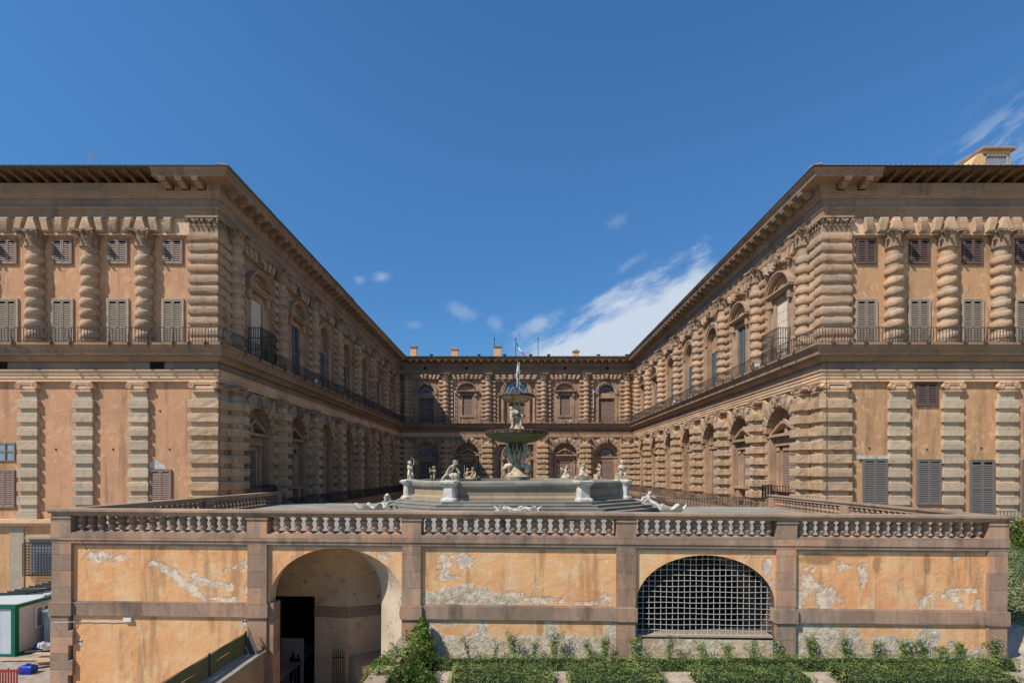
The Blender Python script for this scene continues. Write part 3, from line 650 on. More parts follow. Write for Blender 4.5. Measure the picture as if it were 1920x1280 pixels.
        if kl in ('ped', 'pedA', 'arch', 'fan'):
            nv = 11; hx = (b1 - b0) / 2 - 1.25
            for k in range(nv):
                if k == nv // 2: continue
                a0 = math.radians(4 + 172 * k / nv + 1.3); a1 = math.radians(4 + 172 * (k + 1) / nv - 1.3)
                def out(a):
                    c_, s_ = math.cos(a), math.sin(a); R1 = 9
                    if abs(c_) > 1e-3: R1 = min(R1, (hx + .35) / abs(c_))
                    if s_ > 1e-3: R1 = min(R1, 2.9 / s_)
                    if k % 2 == 1: R1 = min(R1, 3.0)
                    return R1
                am = (a0 + a1) / 2; pts = [(cx + R * math.cos(a), 2.8 + R * math.sin(a)) for a in (a0, a1)] + [(cx + out(a) * math.cos(a), 2.8 + out(a) * math.sin(a)) for a in (a1, am, a0)]
                vous.prism(pts, -.34, .02, bev=.035)
            part('keystone', head_me, parent, mtx @ Tm(cx, .05, 5.2) @ Matrix.Scale(1.25, 4))
            D = .62
            if kl in ('ped', 'pedA'):
                for q in (-1, 1):
                    ded.box(cx + q * 1.12 - .14, cx + q * 1.12 + .14, D - .16, D + .02, -1.3, 1.9); ded.box(cx + q * 1.55 - .22, cx + q * 1.55 + .22, D - .22, D + .02, -3.0, 2.0)
                    ded.box(cx + q * 1.55 - .27, cx + q * 1.55 + .27, D - .3, D + .02, 1.6, 1.75)
                ded.box(cx - 1.26, cx + 1.26, D - .16, D + .02, 1.62, 1.9); ded.box(cx - 1.85, cx + 1.85, D - .3, D + .02, 2.0, 2.25); ded.box(cx - 1.8, cx + 1.8, D - .22, D + .02, 2.25, 2.65); ded.box(cx - 2.05, cx + 2.05, D - .66, D + .02, 2.68, 2.9)
                for q in (-1, 1): ded.prism([(cx + q * 2.05, 2.9), (cx + q * 1.7, 2.9), (cx + q * .25, 3.62), (cx + q * .25, 3.86)], D - .66, D + .02); 
                ded.prism([(cx - .25, 3.62), (cx + .25, 3.62), (cx + .25, 3.86), (cx, 3.98), (cx - .25, 3.86)], D - .6, D + .02)
                ded.prism([(cx - .3, 2.95), (cx + .3, 2.95), (cx + .15, 3.6), (cx - .15, 3.6)], D - .35, D + .02)
                ded.box(cx - 1.9, cx + 1.9, D - .62, D + .02, -1.5, -1.3)
                for q in (-1, 1): ded.prism([(cx + q * 1.3 - .2, -2.6), (cx + q * 1.3 + .2, -2.6), (cx + q * 1.3 + .26, -1.5), (cx + q * 1.3 - .26, -1.5)], D - .5, D + .02)
                window(parent, mtx, cx, -1.28, 1.6, 1.94, 'sh_brown', frame=0, fm='court', d=-D + .04, rails=1)
            else:
                ded.ring(cx, 2.8, 1.3, 1.55, 0, PI, D - .14, D + .02, rz=1.0); ded.ring(cx, 2.8, 1.55, 1.98, 0, PI, D - .26, D + .02)
                ded.box(cx - 1.98, cx + 1.98, D - .3, D + .02, 2.35, 2.62)
                for q in (-1, 1): ded.box(cx + q * 1.6 - .36, cx + q * 1.6 + .36, D - .2, D + .02, -3.0, 2.35)
                ded.box(cx - 1.24, cx + 1.24, D - .12, D + .02, 1.75, 2.35)
                if kl == 'fan': fan(parent, mtx, cx, 2.66, 1.2, D - .08)
                else:
                    mp = MB(); mp.prism([(cx + 1.3 * math.cos(PI * k / 16), 2.8 + 1.3 * math.sin(PI * k / 16)) for k in range(17)], D - .03, D); part('lunette_infill', mp.mesh('lunette_infill', M['pinkpl']), parent, mtx)
                window(parent, mtx, cx, -3.0, 1.7, 2.3, 'sh_brown', frame=0, fm='court', d=-D + .06, rails=3)
            # string at springing
            ded.box(b0 + 1.2, cx - R, -.12, .02, 2.62, 2.78); ded.box(cx + R, b1 - 1.2, -.12, .02, 2.62, 2.78)
        elif kl == 'serl':
            D = .62; r = 2.0
            ded.ring(cx, 2.62, r, r + .25, 0, PI, D - .3, D + .02); ded.ring(cx, 2.62, r + .25, r + .5, 0, PI, D - .4, D + .02)
            ded.box(cx - 2.9, cx - 1.95, D - .45, D + .02, 2.1, 2.6); ded.box(cx + 1.95, cx + 2.9, D - .45, D + .02, 2.1, 2.6)
            for q in (-1, 1):
                ded.lathe([(.36, -3), (.33, -2.8), (.29, -2.7), (.26, 1.6), (.3, 1.65), (.26, 1.72), (.4, 1.95), (.42, 2.1)], cx + q * 2.3, .25, n=14)
            mp = MB(); mp.box(cx - 1.95, cx + 1.95, D - .06, D, -3, 2.58); part('door_infill', mp.mesh('door_infill', M['pinkpl']), parent, mtx)
            fan(parent, mtx, cx, 2.62, 1.95, D - .1, rays=12, rings=(.4, .68))
        if vous.v: part('arch_voussoirs', vous.mesh('arch_voussoirs', M['rust'], 1), parent, mtx)
        if ded.v: part('arch_mouldings', ded.mesh('arch_mouldings', M['court']), parent, mtx)
    part('wall', wall.mesh('court_wall', M[mat]), parent, mtx)
    rot_facade_piers(parent, mtx, cols)

# ------------------------------------------------------------------ the palace: two wings and the rear range
XL, XR, YF, YB = -19.43, 20.12, 34.0, 87.7
PATH = [(-46, YF), (XL, YF), (XL, YB), (XR, YB), (XR, YF), (46, YF)]
def sweep(path, prof, i0, i1, mb=None, start=None, end=None, sub=1):
    """closed profile [(d,z)] along the plan path, outward = right-hand side, mitred"""
    mb = mb or MB(); P = [Vector(p) for p in path]
    def off(i, d):
        def nr(a, b): t_ = (b - a).normalized(); return Vector((t_.y, -t_.x))
        if i == 0: m = nr(P[0], P[1])
        elif i == len(P) - 1: m = nr(P[-2], P[-1])
        else:
            n1_, n2_ = nr(P[i - 1], P[i]), nr(P[i], P[i + 1]); m = n1_ + n2_; m = m / (m.dot(n1_))
        return P[i] + m * d
    ls = []
    for i in range(i0, i1 + 1):
        ls.append([(off(i, d).x, off(i, d).y, z) for d, z in prof])
    if start is not None: ls[0] = [(start, v[1], v[2]) for v in [(0, ls[1][k][1], prof[k][1]) for k in range(len(prof))]]
    if end is not None: ls[-1] = [(end, ls[-2][k][1], prof[k][1]) for k in range(len(prof))]
    return mb.loops(ls)
PR_TOP = [(-.1, 16.38), (.22, 16.38), (.22, 16.9), (.28, 16.92), (.32, 17.04), (.32, 17.08)]
PR_TOP += [(-.1, 17.08)]
PR_FR = [(-.1, 17.08), (.2, 17.08), (.2, 17.62), (-.1, 17.62)]
PR_BED = [(-.1, 17.62), (.26, 17.62), (.3, 17.7), (.38, 17.82), (.5, 17.95), (.5, 18.0), (.5, 18.44), (.55, 18.46), (-.1, 18.46)]
PR_COR = [(.3, 18.46), (1.32, 18.46), (1.34, 18.52), (1.36, 18.7), (1.42, 18.75), (1.46, 18.8), (1.55, 18.88), (1.55, 18.91), (.3, 18.91)]
PR_GUT = [(1.2, 18.91), (1.56, 18.91), (1.60, 19.0), (1.2, 19.0)]
PR_ARC = [(-.1, 5.83), (.24, 5.83), (.24, 6.02), (.29, 6.03), (.29, 6.24), (.34, 6.25), (.34, 6.44), (.44, 6.5), (.44, 6.56), (-.1, 6.56)]
PR_FRL = [(-.1, 6.56), (.2, 6.56), (.25, 6.7), (.27, 6.83), (.25, 6.97), (.2, 7.1), (-.1, 7.1)]
PR_MID = [(-.1, 7.1), (.36, 7.1), (.46, 7.2), (.5, 7.28), (.62, 7.34), (.62, 7.42), (.86, 7.46), (.86, 7.7), (.9, 7.74), (.96, 7.86), (1.08, 7.98), (1.12, 8.0), (1.12, 8.13), (-.1, 8.13)]
def modillion():
    mb = MB(); mb.prism([(-.0, 0)], 0, 0) if False else None
    pts = [(0, 0), (0, -.38), (-.18, -.42), (-.42, -.3), (-.62, -.2), (-.78, -.22), (-.82, -.1), (-.8, 0)]
    ls = [[(-.2, y, z) for y, z in pts], [(.2, y, z) for y, z in pts]]; mb.loops(ls); mb.box(-.24, .24, -.84, 0, -.05, 0.0)
    mb.box(-.26, .26, -.0, .02, -.44, 0)
    return mb.mesh('modillion', M['cornice'])
mod_me = modillion()
def coffers(mb, M0, s0, s1, step):   # rosettes between the modillions
    pass
def rail_run(mb, pts, z0, z1, step=.2, th=.015):
    """iron railing along plan points"""
    for a, b in zip(pts[:-1], pts[1:]):
        a = Vector(a); b = Vector(b); L = (b - a).length; d = (b - a) / L; nrm_ = Vector((d.y, -d.x)); n = int(L / step)
        def bar(p, q, t0, t1, hw):
            o = nrm_ * hw
            mb.loops([[(p.x - o.x, p.y - o.y, t0), (p.x + o.x, p.y + o.y, t0), (p.x + o.x, p.y + o.y, t1), (p.x - o.x, p.y - o.y, t1)], [(q.x - o.x, q.y - o.y, t0), (q.x + o.x, q.y + o.y, t0), (q.x + o.x, q.y + o.y, t1), (q.x - o.x, q.y - o.y, t1)]])
        bar(a, b, z1 - .04, z1, .02); bar(a, b, z0 + .08, z0 + .11, .015)
        for k in range(n):
            p = a + d * (k + .5) * L / n; mb.box(p.x - th, p.x + th, p.y - th, p.y + th, z0 + .1, z1 - .03)
def bracket():
    mb = MB(); mb.tube([(0, .05, 1.0), (0, -.12, .75), (0, -.2, .35), (0, -.05, .0), (0, -.22, -.12), (0, -.12, -.28), (0, .02, -.2)], [.02, .022, .025, .04, .03, .03, .02], 6)
    mb.tube([(-.14, -.1, .05), (-.05, -.16, -.1), (0, -.1, 0), (.05, -.16, -.1), (.14, -.1, .05)], .025, 6); mb.ball((0, -.14, -.02), .07, 7, 5)
    return mb.mesh('rail_bracket', M['iron'])
brk_me = bracket()
MF = Tm(0, YF, 0); MBk = Tm(0, YB, 0); ML = Tm(XL, 0, 0) @ Rz(PI / 2); MR = Tm(XR, 0, 0) @ Rz(-PI / 2)
wingL = thing('palace_wing', 'left palace wing with pink ochre front and court side in shade', 'palace wing', (-32, 50, -15), 'wings and range of the palace')
wingR = thing('palace_wing', 'right palace wing with orange ochre front and sunlit court side', 'palace wing', (32, 50, -15), 'wings and range of the palace')
rear = thing('palace_range', 'rear brown stone range of the palace closing the court behind the fountain', 'palace', (0, 92, -15), 'wings and range of the palace')
for (par, i0, i1, sx) in ((wingL, 0, 2, -1), (rear, 2, 3, 0), (wingR, 3, 5, 1)):
    for nm, pr, mt in (('architrave', PR_TOP, 'cornice'), ('frieze', PR_FR, 'grey'), ('bed_moulding', PR_BED, 'cornice'), ('lower_architrave', PR_ARC, 'archi'), ('lower_frieze', PR_FRL, 'grey'), ('balcony_cornice', PR_MID, 'cornice')):
        part(nm, sweep(PATH, pr, i0, i1).mesh(nm, M[mt]), par)
    st = {-1: dict(start=-22.7), 0: {}, 1: dict(end=23.0)}[sx]
    part('crowning_cornice', sweep(PATH, PR_COR, i0, i1, **st).mesh('crowning_cornice', M['cornice']), par)
    part('gutter', sweep(PATH, PR_GUT, i0, i1).mesh('gutter', M['gutter' if sx >= 0 else 'verdigris']), par)
    if sx == 0: part('plinth', sweep(PATH, [(-.1, -4.0), (1.25, -4.0), (1.3, -3.6), (1.3, -3.12), (-.1, -3.12)], i0, i1).mesh('plinth', M['cornice']), par)
    elif sx < 0: part('court_ledge', sweep([(XL, 34.2), (XL, YB), (XR, YB)], [(-.1, -4.0), (1.15, -4.0), (1.3, -3.6), (1.3, -3.12), (-.1, -3.12)], 0, 1).mesh('court_ledge', M['cornice']), par)
    else: part('court_ledge', sweep([(XL, YB), (XR, YB), (XR, 34.2)], [(-.1, -4.0), (1.15, -4.0), (1.3, -3.6), (1.3, -3.12), (-.1, -3.12)], 1, 2).mesh('court_ledge', M['cornice']), par)
cols_side = [35.75 + 6.95 * k for k in range(8)]
side_b = [(cols_side[k], cols_side[k + 1]) for k in range(7)]
kU = ['cage', 'seg', 'arch', 'arch', 'arch', 'seg', 'seg']; kL = ['ped', 'pedA', 'arch', 'arch', 'arch', 'ped', 'ped']
bays = [(34.0, 35.75, 'none', 'none')] + [(a, b, kU[k], kL[k]) for k, (a, b) in enumerate(side_b)] + [(cols_side[-1], YB, 'none', 'none')]
facade(wingL, ML, 34.0, YB, cols_side, bays)
baysR = [(-b, -a, u, l) for (a, b, u, l) in bays[::-1]]
facade(wingR, MR, -YB, -34.0, [-s for s in cols_side], baysR)
cB = [-18.2, -11.5, -4.39, 4.88, 12.0, 18.84]
kbU = ['fan', 'seg', 'serl', 'seg', 'fan']; kbL = ['fan', 'ped', 'serl', 'ped', 'fan']
baysB = [(XL, cB[0], 'none', 'none')] + [(cB[k], cB[k + 1], kbU[k], kbL[k]) for k in range(5)] + [(cB[-1], XR, 'none', 'none')]
facade(rear, MBk, XL, XR, cB, baysB)
# modillions
def mods(par, mtx, s0, s1):
    n = max(1, round((s1 - s0) / 1.17))
    for k in range(n): part('modillion', mod_me, par, mtx @ Tm(s0 + (k + .5) * (s1 - s0) / n, -.5, 18.46))
mods(wingL, ML, 34.0, 86.2); mods(wingR, MR, -86.2, -34.0); mods(rear, MBk, XL + 1.5, XR - 1.5)
mods(wingL, MF, -22.6, XL - .1); mods(wingR, MF, XR + .1, 22.9)
# wing bodies, below-court walls, end walls
for par, x0, x1 in ((wingL, -46, XL), (wingR, XR, 46)):
    mb = MB(); fx = XL if par is wingL else XR
    lo, hi = (x0, XL) if par is wingL else (XR, x1)
    front = MB()
    front.add([(lo, YF, -3.05), (hi, YF, -3.05), (hi, YF, 17), (lo, YF, 17)], [(0, 1, 2, 3)])
    part('front_wall', front.mesh('front_wall', M['plL' if par is wingL else 'plR']), par)
    base = MB(); base.box(lo, hi, YF - .04, YF + .3, -15, -3.45)
    part('base_wall', base.mesh('base_wall', M['plB']), par)
    lb = MB(); lb.box(lo, hi + (.35 if par is wingL else 0) , YF - .42, YF + .1, -3.3, -3.05); lb.box(lo, hi, YF - .22, YF + .1, -3.48, -3.3)
    if par is wingR: lb = MB(); lb.box(lo - .35, hi, YF - .42, YF + .1, -3.3, -3.05); lb.box(lo, hi, YF - .22, YF + .1, -3.48, -3.3)
    part('base_ledge', lb.mesh('base_ledge', M['archi']), par)
    body = MB()
    body.add([(fx, YF, -15), (fx, YB, -15), (fx, YB, -4), (fx, YF, -4)], [(0, 1, 2, 3)])
    ox = x0 if par is wingL else x1
    body.add([(ox, YF, -15), (ox, 100, -15), (ox, 100, 18.5), (ox, YF, 18.5)], [(0, 1, 2, 3)])
    body.add([(fx, YB, -15), (ox, YB + 12, -15), (ox, YB + 12, 18.5), (fx, YB, 18.5)], [(0, 1, 2, 3)])
    part('body_walls', body.mesh('body_walls', M['court']), par)
    rf = MB(); e = 1.5; sg = 1 if par is wingL else -1
    a, b = (ox - sg * 0, fx + sg * e); mid = (a + b) / 2; zr = 19.1 + abs(b - a) / 2 * .30
    Y0, Y1 = YF - e, 100; yr = Y0 + abs(b - a) / 2
    rf.add([(a, Y0, 18.99), (b, Y0, 18.99), (b, Y1, 18.99), (a, Y1, 18.99), (mid, yr, zr), (mid, Y1, zr)], [(0, 1, 4), (1, 2, 5, 4), (3, 0, 4, 5), (2, 3, 5)])
    # tile ends along the eaves
    k = 0; xx = min(a, b)
    while xx < max(a, b):
        rf.tube([(xx, Y0 - .04, 19.02), (xx, Y0 + .5, 19.14)], .07, 6); xx += .33
    yy_ = Y0
    while yy_ < YB - 1.3:
        rf.tube([(b + sg * .04, yy_, 19.02), (b - sg * .5, yy_, 19.14)], .07, 6); yy_ += .33
    part('roof', rf.mesh('tiled_roof', M['tile']), par)
    # timber eaves along the garden front
    tb = MB(); s0, s1 = (-46, -22.75) if par is wingL else (23.05, 46)
    tb.box(s0, s1, YF - 1.5, YF + .3, 18.86, 18.9)
    s_ = s0
    while s_ < s1 - .2:
        pts = [(YF + .2, 18.46), (YF - .5, 18.5), (YF - .9, 18.62), (YF - 1.25, 18.7), (YF - 1.42, 18.75), (YF - 1.42, 18.86), (YF + .2, 18.86)]
        tb.loops([[(s_, y, z) for y, z in pts], [(s_ + .2, y, z) for y, z in pts]]); s_ += .8
    part('timber_eaves', tb.mesh('timber_eaves', M['wood']), par)
# copper flashing on the left court eaves
mb = MB(); mb.tube([(XL + 1.62, 32.4 + k * 1.35 , 19.0 + .015 * math.sin(k * 2.1)) for k in range(20)], .045, 6);
part('copper_flashing', mb.mesh('copper_flashing', M['copper']), wingL)
# rear roof
rf = MB(); rf.add([(XL - 3, YB - 1.5, 18.99), (XR + 3, YB - 1.5, 18.99), (XR + 3, YB + 14, 21.2), (XL - 3, YB + 14, 21.2)], [(0, 1, 2, 3)])
xx = XL + 1.7
while xx < XR - 1.6: rf.tube([(xx, YB - 1.58, 19.03), (xx, YB - .6, 19.17)], .1, 6); xx += .42
rf.box(XL - 3, XR + 3, YB + 13, YB + 14, -15, 21)
part('roof', rf.mesh('tiled_roof', M['tile']), rear)
lo = MB(); lo.add([(XL, YB, -15), (XR, YB, -15), (XR, YB, -4), (XL, YB, -4)], [(0, 1, 2, 3)]); part('lower_wall', lo.mesh('lower_wall', M['court']), rear)
for (px, w_, top, cap) in ((776, 1.0, 650, 0), (853, 1.1, 654, 1), (933, 1.25, 649, 0), (1080, .95, 658, 1)):
    Y = 90.5; x = PX(px, Y); z1 = PZ(top, Y); mb = MB(); mb.box(x - w_ / 2, x + w_ / 2, Y - .4, Y + .5, 19.2, z1 - .2)
    mb.cur = 1; mb.box(x - w_ / 2 - .12, x + w_ / 2 + .12, Y - .55, Y + .65, z1 - .2, z1 - .1)
    if cap: mb.prism([(x - w_ / 2 - .15, z1 - .1), (x + w_ / 2 + .15, z1 - .1), (x, z1 + .2)], Y - .55, Y + .65)
    else:
        for q in range(4): mb.tube([(x - w_ / 2 + w_ * q / 3, Y - .6, z1 - .04), (x - w_ / 2 + w_ * q / 3, Y + .6, z1)], .1, 6)
    part('chimney', mb.mesh('chimney', [M['chim'], M['tile']]), rear)
for px in (809, 898, 946, 995, 1029, 1122, 1175):
    Y = 87.6; x = PX(px, Y); mb = MB(); mb.box(x - .22, x + .22, Y - .2, Y + .2, 19.3, 19.55); mb.box(x - .3, x + .3, Y - .28, Y + .28, 19.55, 19.62); part('roof_vent', mb.mesh('roof_vent', M['gutter']), rear)
for px in (797, 874, 1060, 1139):
    x = PX(px, 87.3); mb = MB(); mb.box(x - .22, x + .22, YB - .24, YB - .19, 17.12, 17.5); part('frieze_vent', mb.mesh('frieze_vent', M['void']), rear)
# dormer hut on right wing roof
mb = MB(); Y = 36.5; xa, xb = PX(1842, Y), PX(1894, Y); zt = PZ(283, Y)
mb.loops([[(xa, Y, 19.8), (xa, Y, zt), (xa - .0, Y + 2, zt), (xa, Y + 2, 19.8)], [(xb, Y, 19.8), (xb, Y, zt), (xb, Y + 2, zt), (xb, Y + 2, 19.8)]])
mb.loops([[(xa - 1.15, Y + .02, 19.8), (xa, Y + .02, 19.8), (xa, Y + .02, zt - .1), (xa - .3, Y + .02, zt - .2), (xa - 1.1, Y + .02, 21)], [(xa - 1.15, Y + 2, 19.8), (xa, Y + 2, 19.8), (xa, Y + 2, zt - .1), (xa - .3, Y + 2, zt - .2), (xa - 1.1, Y + 2, 21)]])
hut = part('dormer', mb.mesh('roof_hut', M['chim']), wingR)
mb = MB(); mb.box(xa - .15, xb + .3, Y - .25, Y + 2.1, zt, zt + .06)
for q in range(8): mb.tube([(xa - .1 + q * .27, Y - .3, zt + .1), (xa - .1 + q * .27, Y + 2, zt + .16)], .09, 6)
part('dormer_roof', mb.mesh('dormer_roof', M['tile']), hut)
mb = MB(); mb.box(xa + .2, xb - .3, Y - .02, Y + .0, 20.4, zt - .4); part('dormer_window', mb.mesh('dormer_window', M['glass']), hut)
mb = MB()
for q in range(8): mb.box(xa + .2 + q * .2, xa + .22 + q * .2, Y - .05, Y - .03, 20.4, zt - .4)
for a, b, c_, d_ in ((xa + .1, xa + .2, 20.4, zt - .3), (xb - .3, xb - .2, 20.4, zt - .3), (xa + .1, xb - .2, zt - .4, zt - .3), (xa + .2, xb - .3, 21.35, 21.4)): mb.box(a, b, Y - .1, Y - .01, c_, d_)
part('window_frame', mb.mesh('window_frame', M['wtrim']), hut)
# corner pillars
for par, xa, xb, tag in ((wingL, XL - 1.63, XL + .36, 'L'), (wingR, XR - .36, XR + 1.6, 'R')):
    up = MB(); up.box(xa + .12, xb - .16, YF - .27, 35.08, 8.13, 15.45); up.box(xa - .06, xb + .06, YF - .46, 35.2, 8.13, 8.42); up.box(xa + .0, xb, YF - .38, 35.15, 8.42, 8.62)
    z = 8.78
    while z < 15.2:
        up.pillow(xa, xb, YF - .4, 35.12, z, z + .50, .1, jit=.02); z += .678
    up.box(xa + .05, xb - .05, YF - .34, 35.1, 15.32, 15.44)
    p = part('corner_pillar', up.mesh('rusticated_corner_pillar', M['rust'], 1), par)
    cp = MB(); cp.box(xa + .14, xb - .14, YF - .24, 35.1, 15.44, 16.4); cp.box(xa - .06, xb + .06, YF - .5, 35.25, 16.28, 16.42)
    o = cp
    def strip_leaf(x, y, ang, z0, h, wd, curl): 
        m2 = MB(); leaf_strip(m2, ang, 0, z0, h, wd, curl); cp.add([(v[0] + x, v[1] + y, v[2]) for v in m2.v], m2.f)
    for k in range(6):
        f = xa + .2 + (xb - xa - .4) * k / 5; strip_leaf(f, YF - .26, -PI / 2, 15.44, .45, .17, .16)
        if k < 5: strip_leaf(f + (xb - xa - .4) / 10, YF - .26, -PI / 2, 15.5, .72, .15, .22)
    sx = xb - .16 if tag == 'L' else xa + .16
    for k in range(4):
        f = YF + .0 + 1.05 * k / 3; strip_leaf(sx, f, 0 if tag == 'L' else PI, 15.44, .45, .17, .16); strip_leaf(sx, f + .15, 0 if tag == 'L' else PI, 15.5, .72, .15, .22)
    for x in (xa + .02, xb - .02):
        cp.tube([(x + (.2 if x < (xa + xb) / 2 else -.2), YF - .25, 15.9), (x, YF - .42, 16.2), (x + (-.1 if x < (xa + xb) / 2 else .1), YF - .5, 16.12), (x, YF - .45, 16.0)], [.05, .08, .08, .05], 6)
    for k in range(3): cp.ball((xa + (xb - xa) * (k + 1) / 4, YF - .44, 16.1), .11, 8, 5)
    part('capital', cp.mesh('corner_capital', M['capital'], 1), p)
    lw = MB(); lw.box(xa + .14, xb - .16, YF - .2, 35.1, -3.05, 5.12); z = 4.66
    while z > -2.6:
        lw.block(xa, xb, YF - .38, 35.14, z - .57, z, .03, .022); z -= .886
    q = part('blocked_corner_pillar', lw.mesh('blocked_corner_pillar', M['rustlow']), par)
    cxm = (xa + xb) / 2; hwm = (xb - xa) / 2 - .16
    ic = ionic(hwm, .75, .42, .21)
    part('capital', ic.mesh('corner_ionic_capital', M['archi'], 1), q, Tm(cxm, YF, 5.08))
    ic2 = ionic(.42, .75, .42, .2); part('capital', ic2.mesh('corner_ionic_capital', M['court'], 1), q, (ML @ Tm(34.5, 0, 5.08)) if tag == 'L' else (MR @ Tm(-34.5, 0, 5.08)))
# garden fronts of the wings
front_cols = {'L': [PX(p, YF - .2) for p in (65.5, 168, 270.5, -36, -139)], 'R': [PX(p, YF - .2) for p in (1677, 1777, 1877, 1977, 2077)]}
for tag, par in (('L', wingL), ('R', wingR)):
    for i, x in enumerate(front_cols[tag]):
        c_ = part('banded_column', colF[i % 3], par, Tm(x, YF - .12, 0) @ Rz(.4 * i - .3)); part('capital', capS_me, c_, Tm(x, YF - .16, 14.38))
    vb = MB(); xs = sorted(front_cols[tag])
    per = 3.5; x0 = xs[0]; start = x0 - per if tag == 'R' else x0
    k = -1
    for i in range(-1, 8):
        x = xs[0] + per * i
        lim = (lambda v: v < XL - 1.75) if tag == 'L' else (lambda v: XR + 1.75 < v < 40)
        if lim(x + .45) and lim(x - .45): vb.prism([(x - .5, 15.4), (x + .5, 15.4), (x + .2, 16.36), (x - .2, 16.36)], YF - .5, YF, bev=.1)
        for dx, lean in ((.95, .2), (1.75, 0), (2.55, -.2)):
            xx = x + dx
            if lim(xx + .4) and lim(xx - .4): vb.prism([(xx - .24, 15.42), (xx + .24, 15.42), (xx + .27 - lean, 16.36), (xx - .27 - lean, 16.36)], YF - .46, YF, bev=.1)
    part('voussoirs', vb.mesh('voussoirs', M['twist'], 1), par)
    lb = MB(); a, b = (-46, XL - 1.65) if tag == 'L' else (XR + 1.62, 46); lb.box(a, b, YF - .24, YF + .05, 15.28, 15.4); lb.box(a, b, YF - .16, YF + .05, 15.4, 16.4)
    part('lintel_band', lb.mesh('lintel_band', M['archi']), par)
    wx = {'L': [15, 118, 222, 325, -88], 'R': [1623, 1722.5, 1822, 1922, 2022]}[tag]
    for i, p in enumerate(wx):
        x = PX(p, YF)
        window(par, MF, x, PZ(496, YF), PZ(450, YF), 1.18, 'sh_brown' if tag == 'L' else 'sh_dark', frame=.06, fm='sh_dark' if tag == 'R' else 'sh_brown', d=.06, rails=0)
        window(par, MF, x, 8.3, PZ(563, YF), 1.22, 'sh_light', frame=.11, fm='wtrim', d=.05, rails=0)
    for p in ({'L': (48.6, 152.7, 256.8, -55, -158), 'R': (1689, 1790, 1893, 1996, 2099)}[tag]):
        x = PX(p, YF - .3); q = part('blocked_pilaster', pil_me, par, Tm(x, YF, 0)); part('capital', ionP_me, q, Tm(x, YF, 5.1))
window(wingL, MF, PX(302.5, YF), PZ(941, YF), PZ(881, YF), 1.32, 'sh_brown', frame=.04, fm='sh_brown', d=.06, rails=0)
window(wingL, MF, PX(9, YF), PZ(951, YF), PZ(882, YF), 1.35, 'sh_brown', frame=.04, fm='sh_brown', d=.06, rails=0)
for p0, y0, y1 in ((1639.5, 945, 861), (1741, 946, 862), (1840, 966, 863), (1938, 966, 863), (2046, 946, 862)):
    window(wingR, MF, PX(p0, YF), PZ(y0, YF), PZ(y1, YF), 1.5, 'sh_grey', frame=.05, fm='sh_grey', d=.06, rails=0 if p0 < 1800 else 1)
window(wingR, MF, PX(1737, YF), PZ(761, YF), PZ(719, YF), 1.3, 'sh_dark', frame=.05, fm='sh_dark', d=.06, rails=0)
mb = MB(); x0, x1 = PX(1608, YF), PX(1665, YF); mb.box(x0, x1, YF - .12, YF + .02, PZ(860, YF), PZ(854, YF)); part('whitewashed_lintel', mb.mesh('whitewashed_lintel', M['marble']), wingR)
mb = MB(); poly = [(282, 879), (313, 879), (308, 871), (299, 867), (291, 863), (281, 860), (280, 868)]
mb.prism([(PX(p, YF), PZ(q, YF)) for p, q in poly], YF - .02, YF + .01); part('bare_plaster_patch', mb.mesh('bare_plaster_patch', M['marble']), wingL)
# casement window at the left edge
mb = MB(); x0, x1, z0, z1 = PX(-6, YF), PX(28, YF), PZ(863, YF), PZ(831, YF)
mb.box(x0, x1, YF - .02, YF + .0, z0, z1); cw = part('casement_window', mb.mesh('casement_glass', M['glass']), wingL)
mb = MB()
for a in (x0, (x0 + x1) / 2, x1): mb.box(a - .05, a + .05, YF - .08, YF - .021, z0 - .05, z1 + .05)
for z in (z0, (z0 + z1) / 2 + .05, z1): mb.box(x0, x1, YF - .075, YF - .02, z - .03, z + .03)
part('casement_frame', mb.mesh('casement_frame', M['sh_brown']), cw)
# frieze hatches
for par, p in ((wingL, 300), (wingL, 8)):
    x = PX(p, YF); mb = MB(); mb.box(x - .45, x + .45, YF - .3, YF - .24, 6.62, 7.06); part('frieze_hatch', mb.mesh('frieze_hatch', M['void']), par)
# pale pilaster strip and grated window of the base storey
mb = MB(); mb.box(PX(20, YF), PX(47, YF), YF - .1, YF, -9, -3.48); part('pale_strip', mb.mesh('pale_strip', M['wtrim']), wingL)
x0, x1, z0, z1 = PX(60, YF), PX(112, YF), PZ(1073, YF), PZ(1016, YF)
mb = MB(); mb.box(x0, x1, YF - .08, YF - .05, z0, z1); gw = part('grated_window', mb.mesh('grated_window_glass', M['glass']), wingL)
mb = MB(); mb.box(x0 - .2, x1, YF - .3, YF - .04, z1 + .25, z1 + .42); mb.box(x0 - .1, x1, YF - .1, YF - .03, z1, z1 + .25); part('window_hood', mb.mesh('window_hood', M['wtrim']), gw)
mb = MB(); yo = YF - .5
for k in range(11): x = x0 - .15 + k * (x1 - x0 + .2) / 10; mb.box(x - .018, x + .018, yo, yo + .03, z0 - .1, z1); mb.box(x - .015, x + .015, yo, YF, z1 - .03, z1); mb.box(x - .015, x + .015, yo, YF, z0 - .1, z0 - .07)
for k in range(12): z = z0 - .1 + k * (z1 - z0 + .1) / 11; mb.box(x0 - .17, x1, yo + .03, yo + .06, z - .018, z + .018); mb.box(x0 - .17, x0 - .14, yo, YF, z - .015, z + .015)
part('iron_cage', mb.mesh('iron_cage', M['iron']), gw)
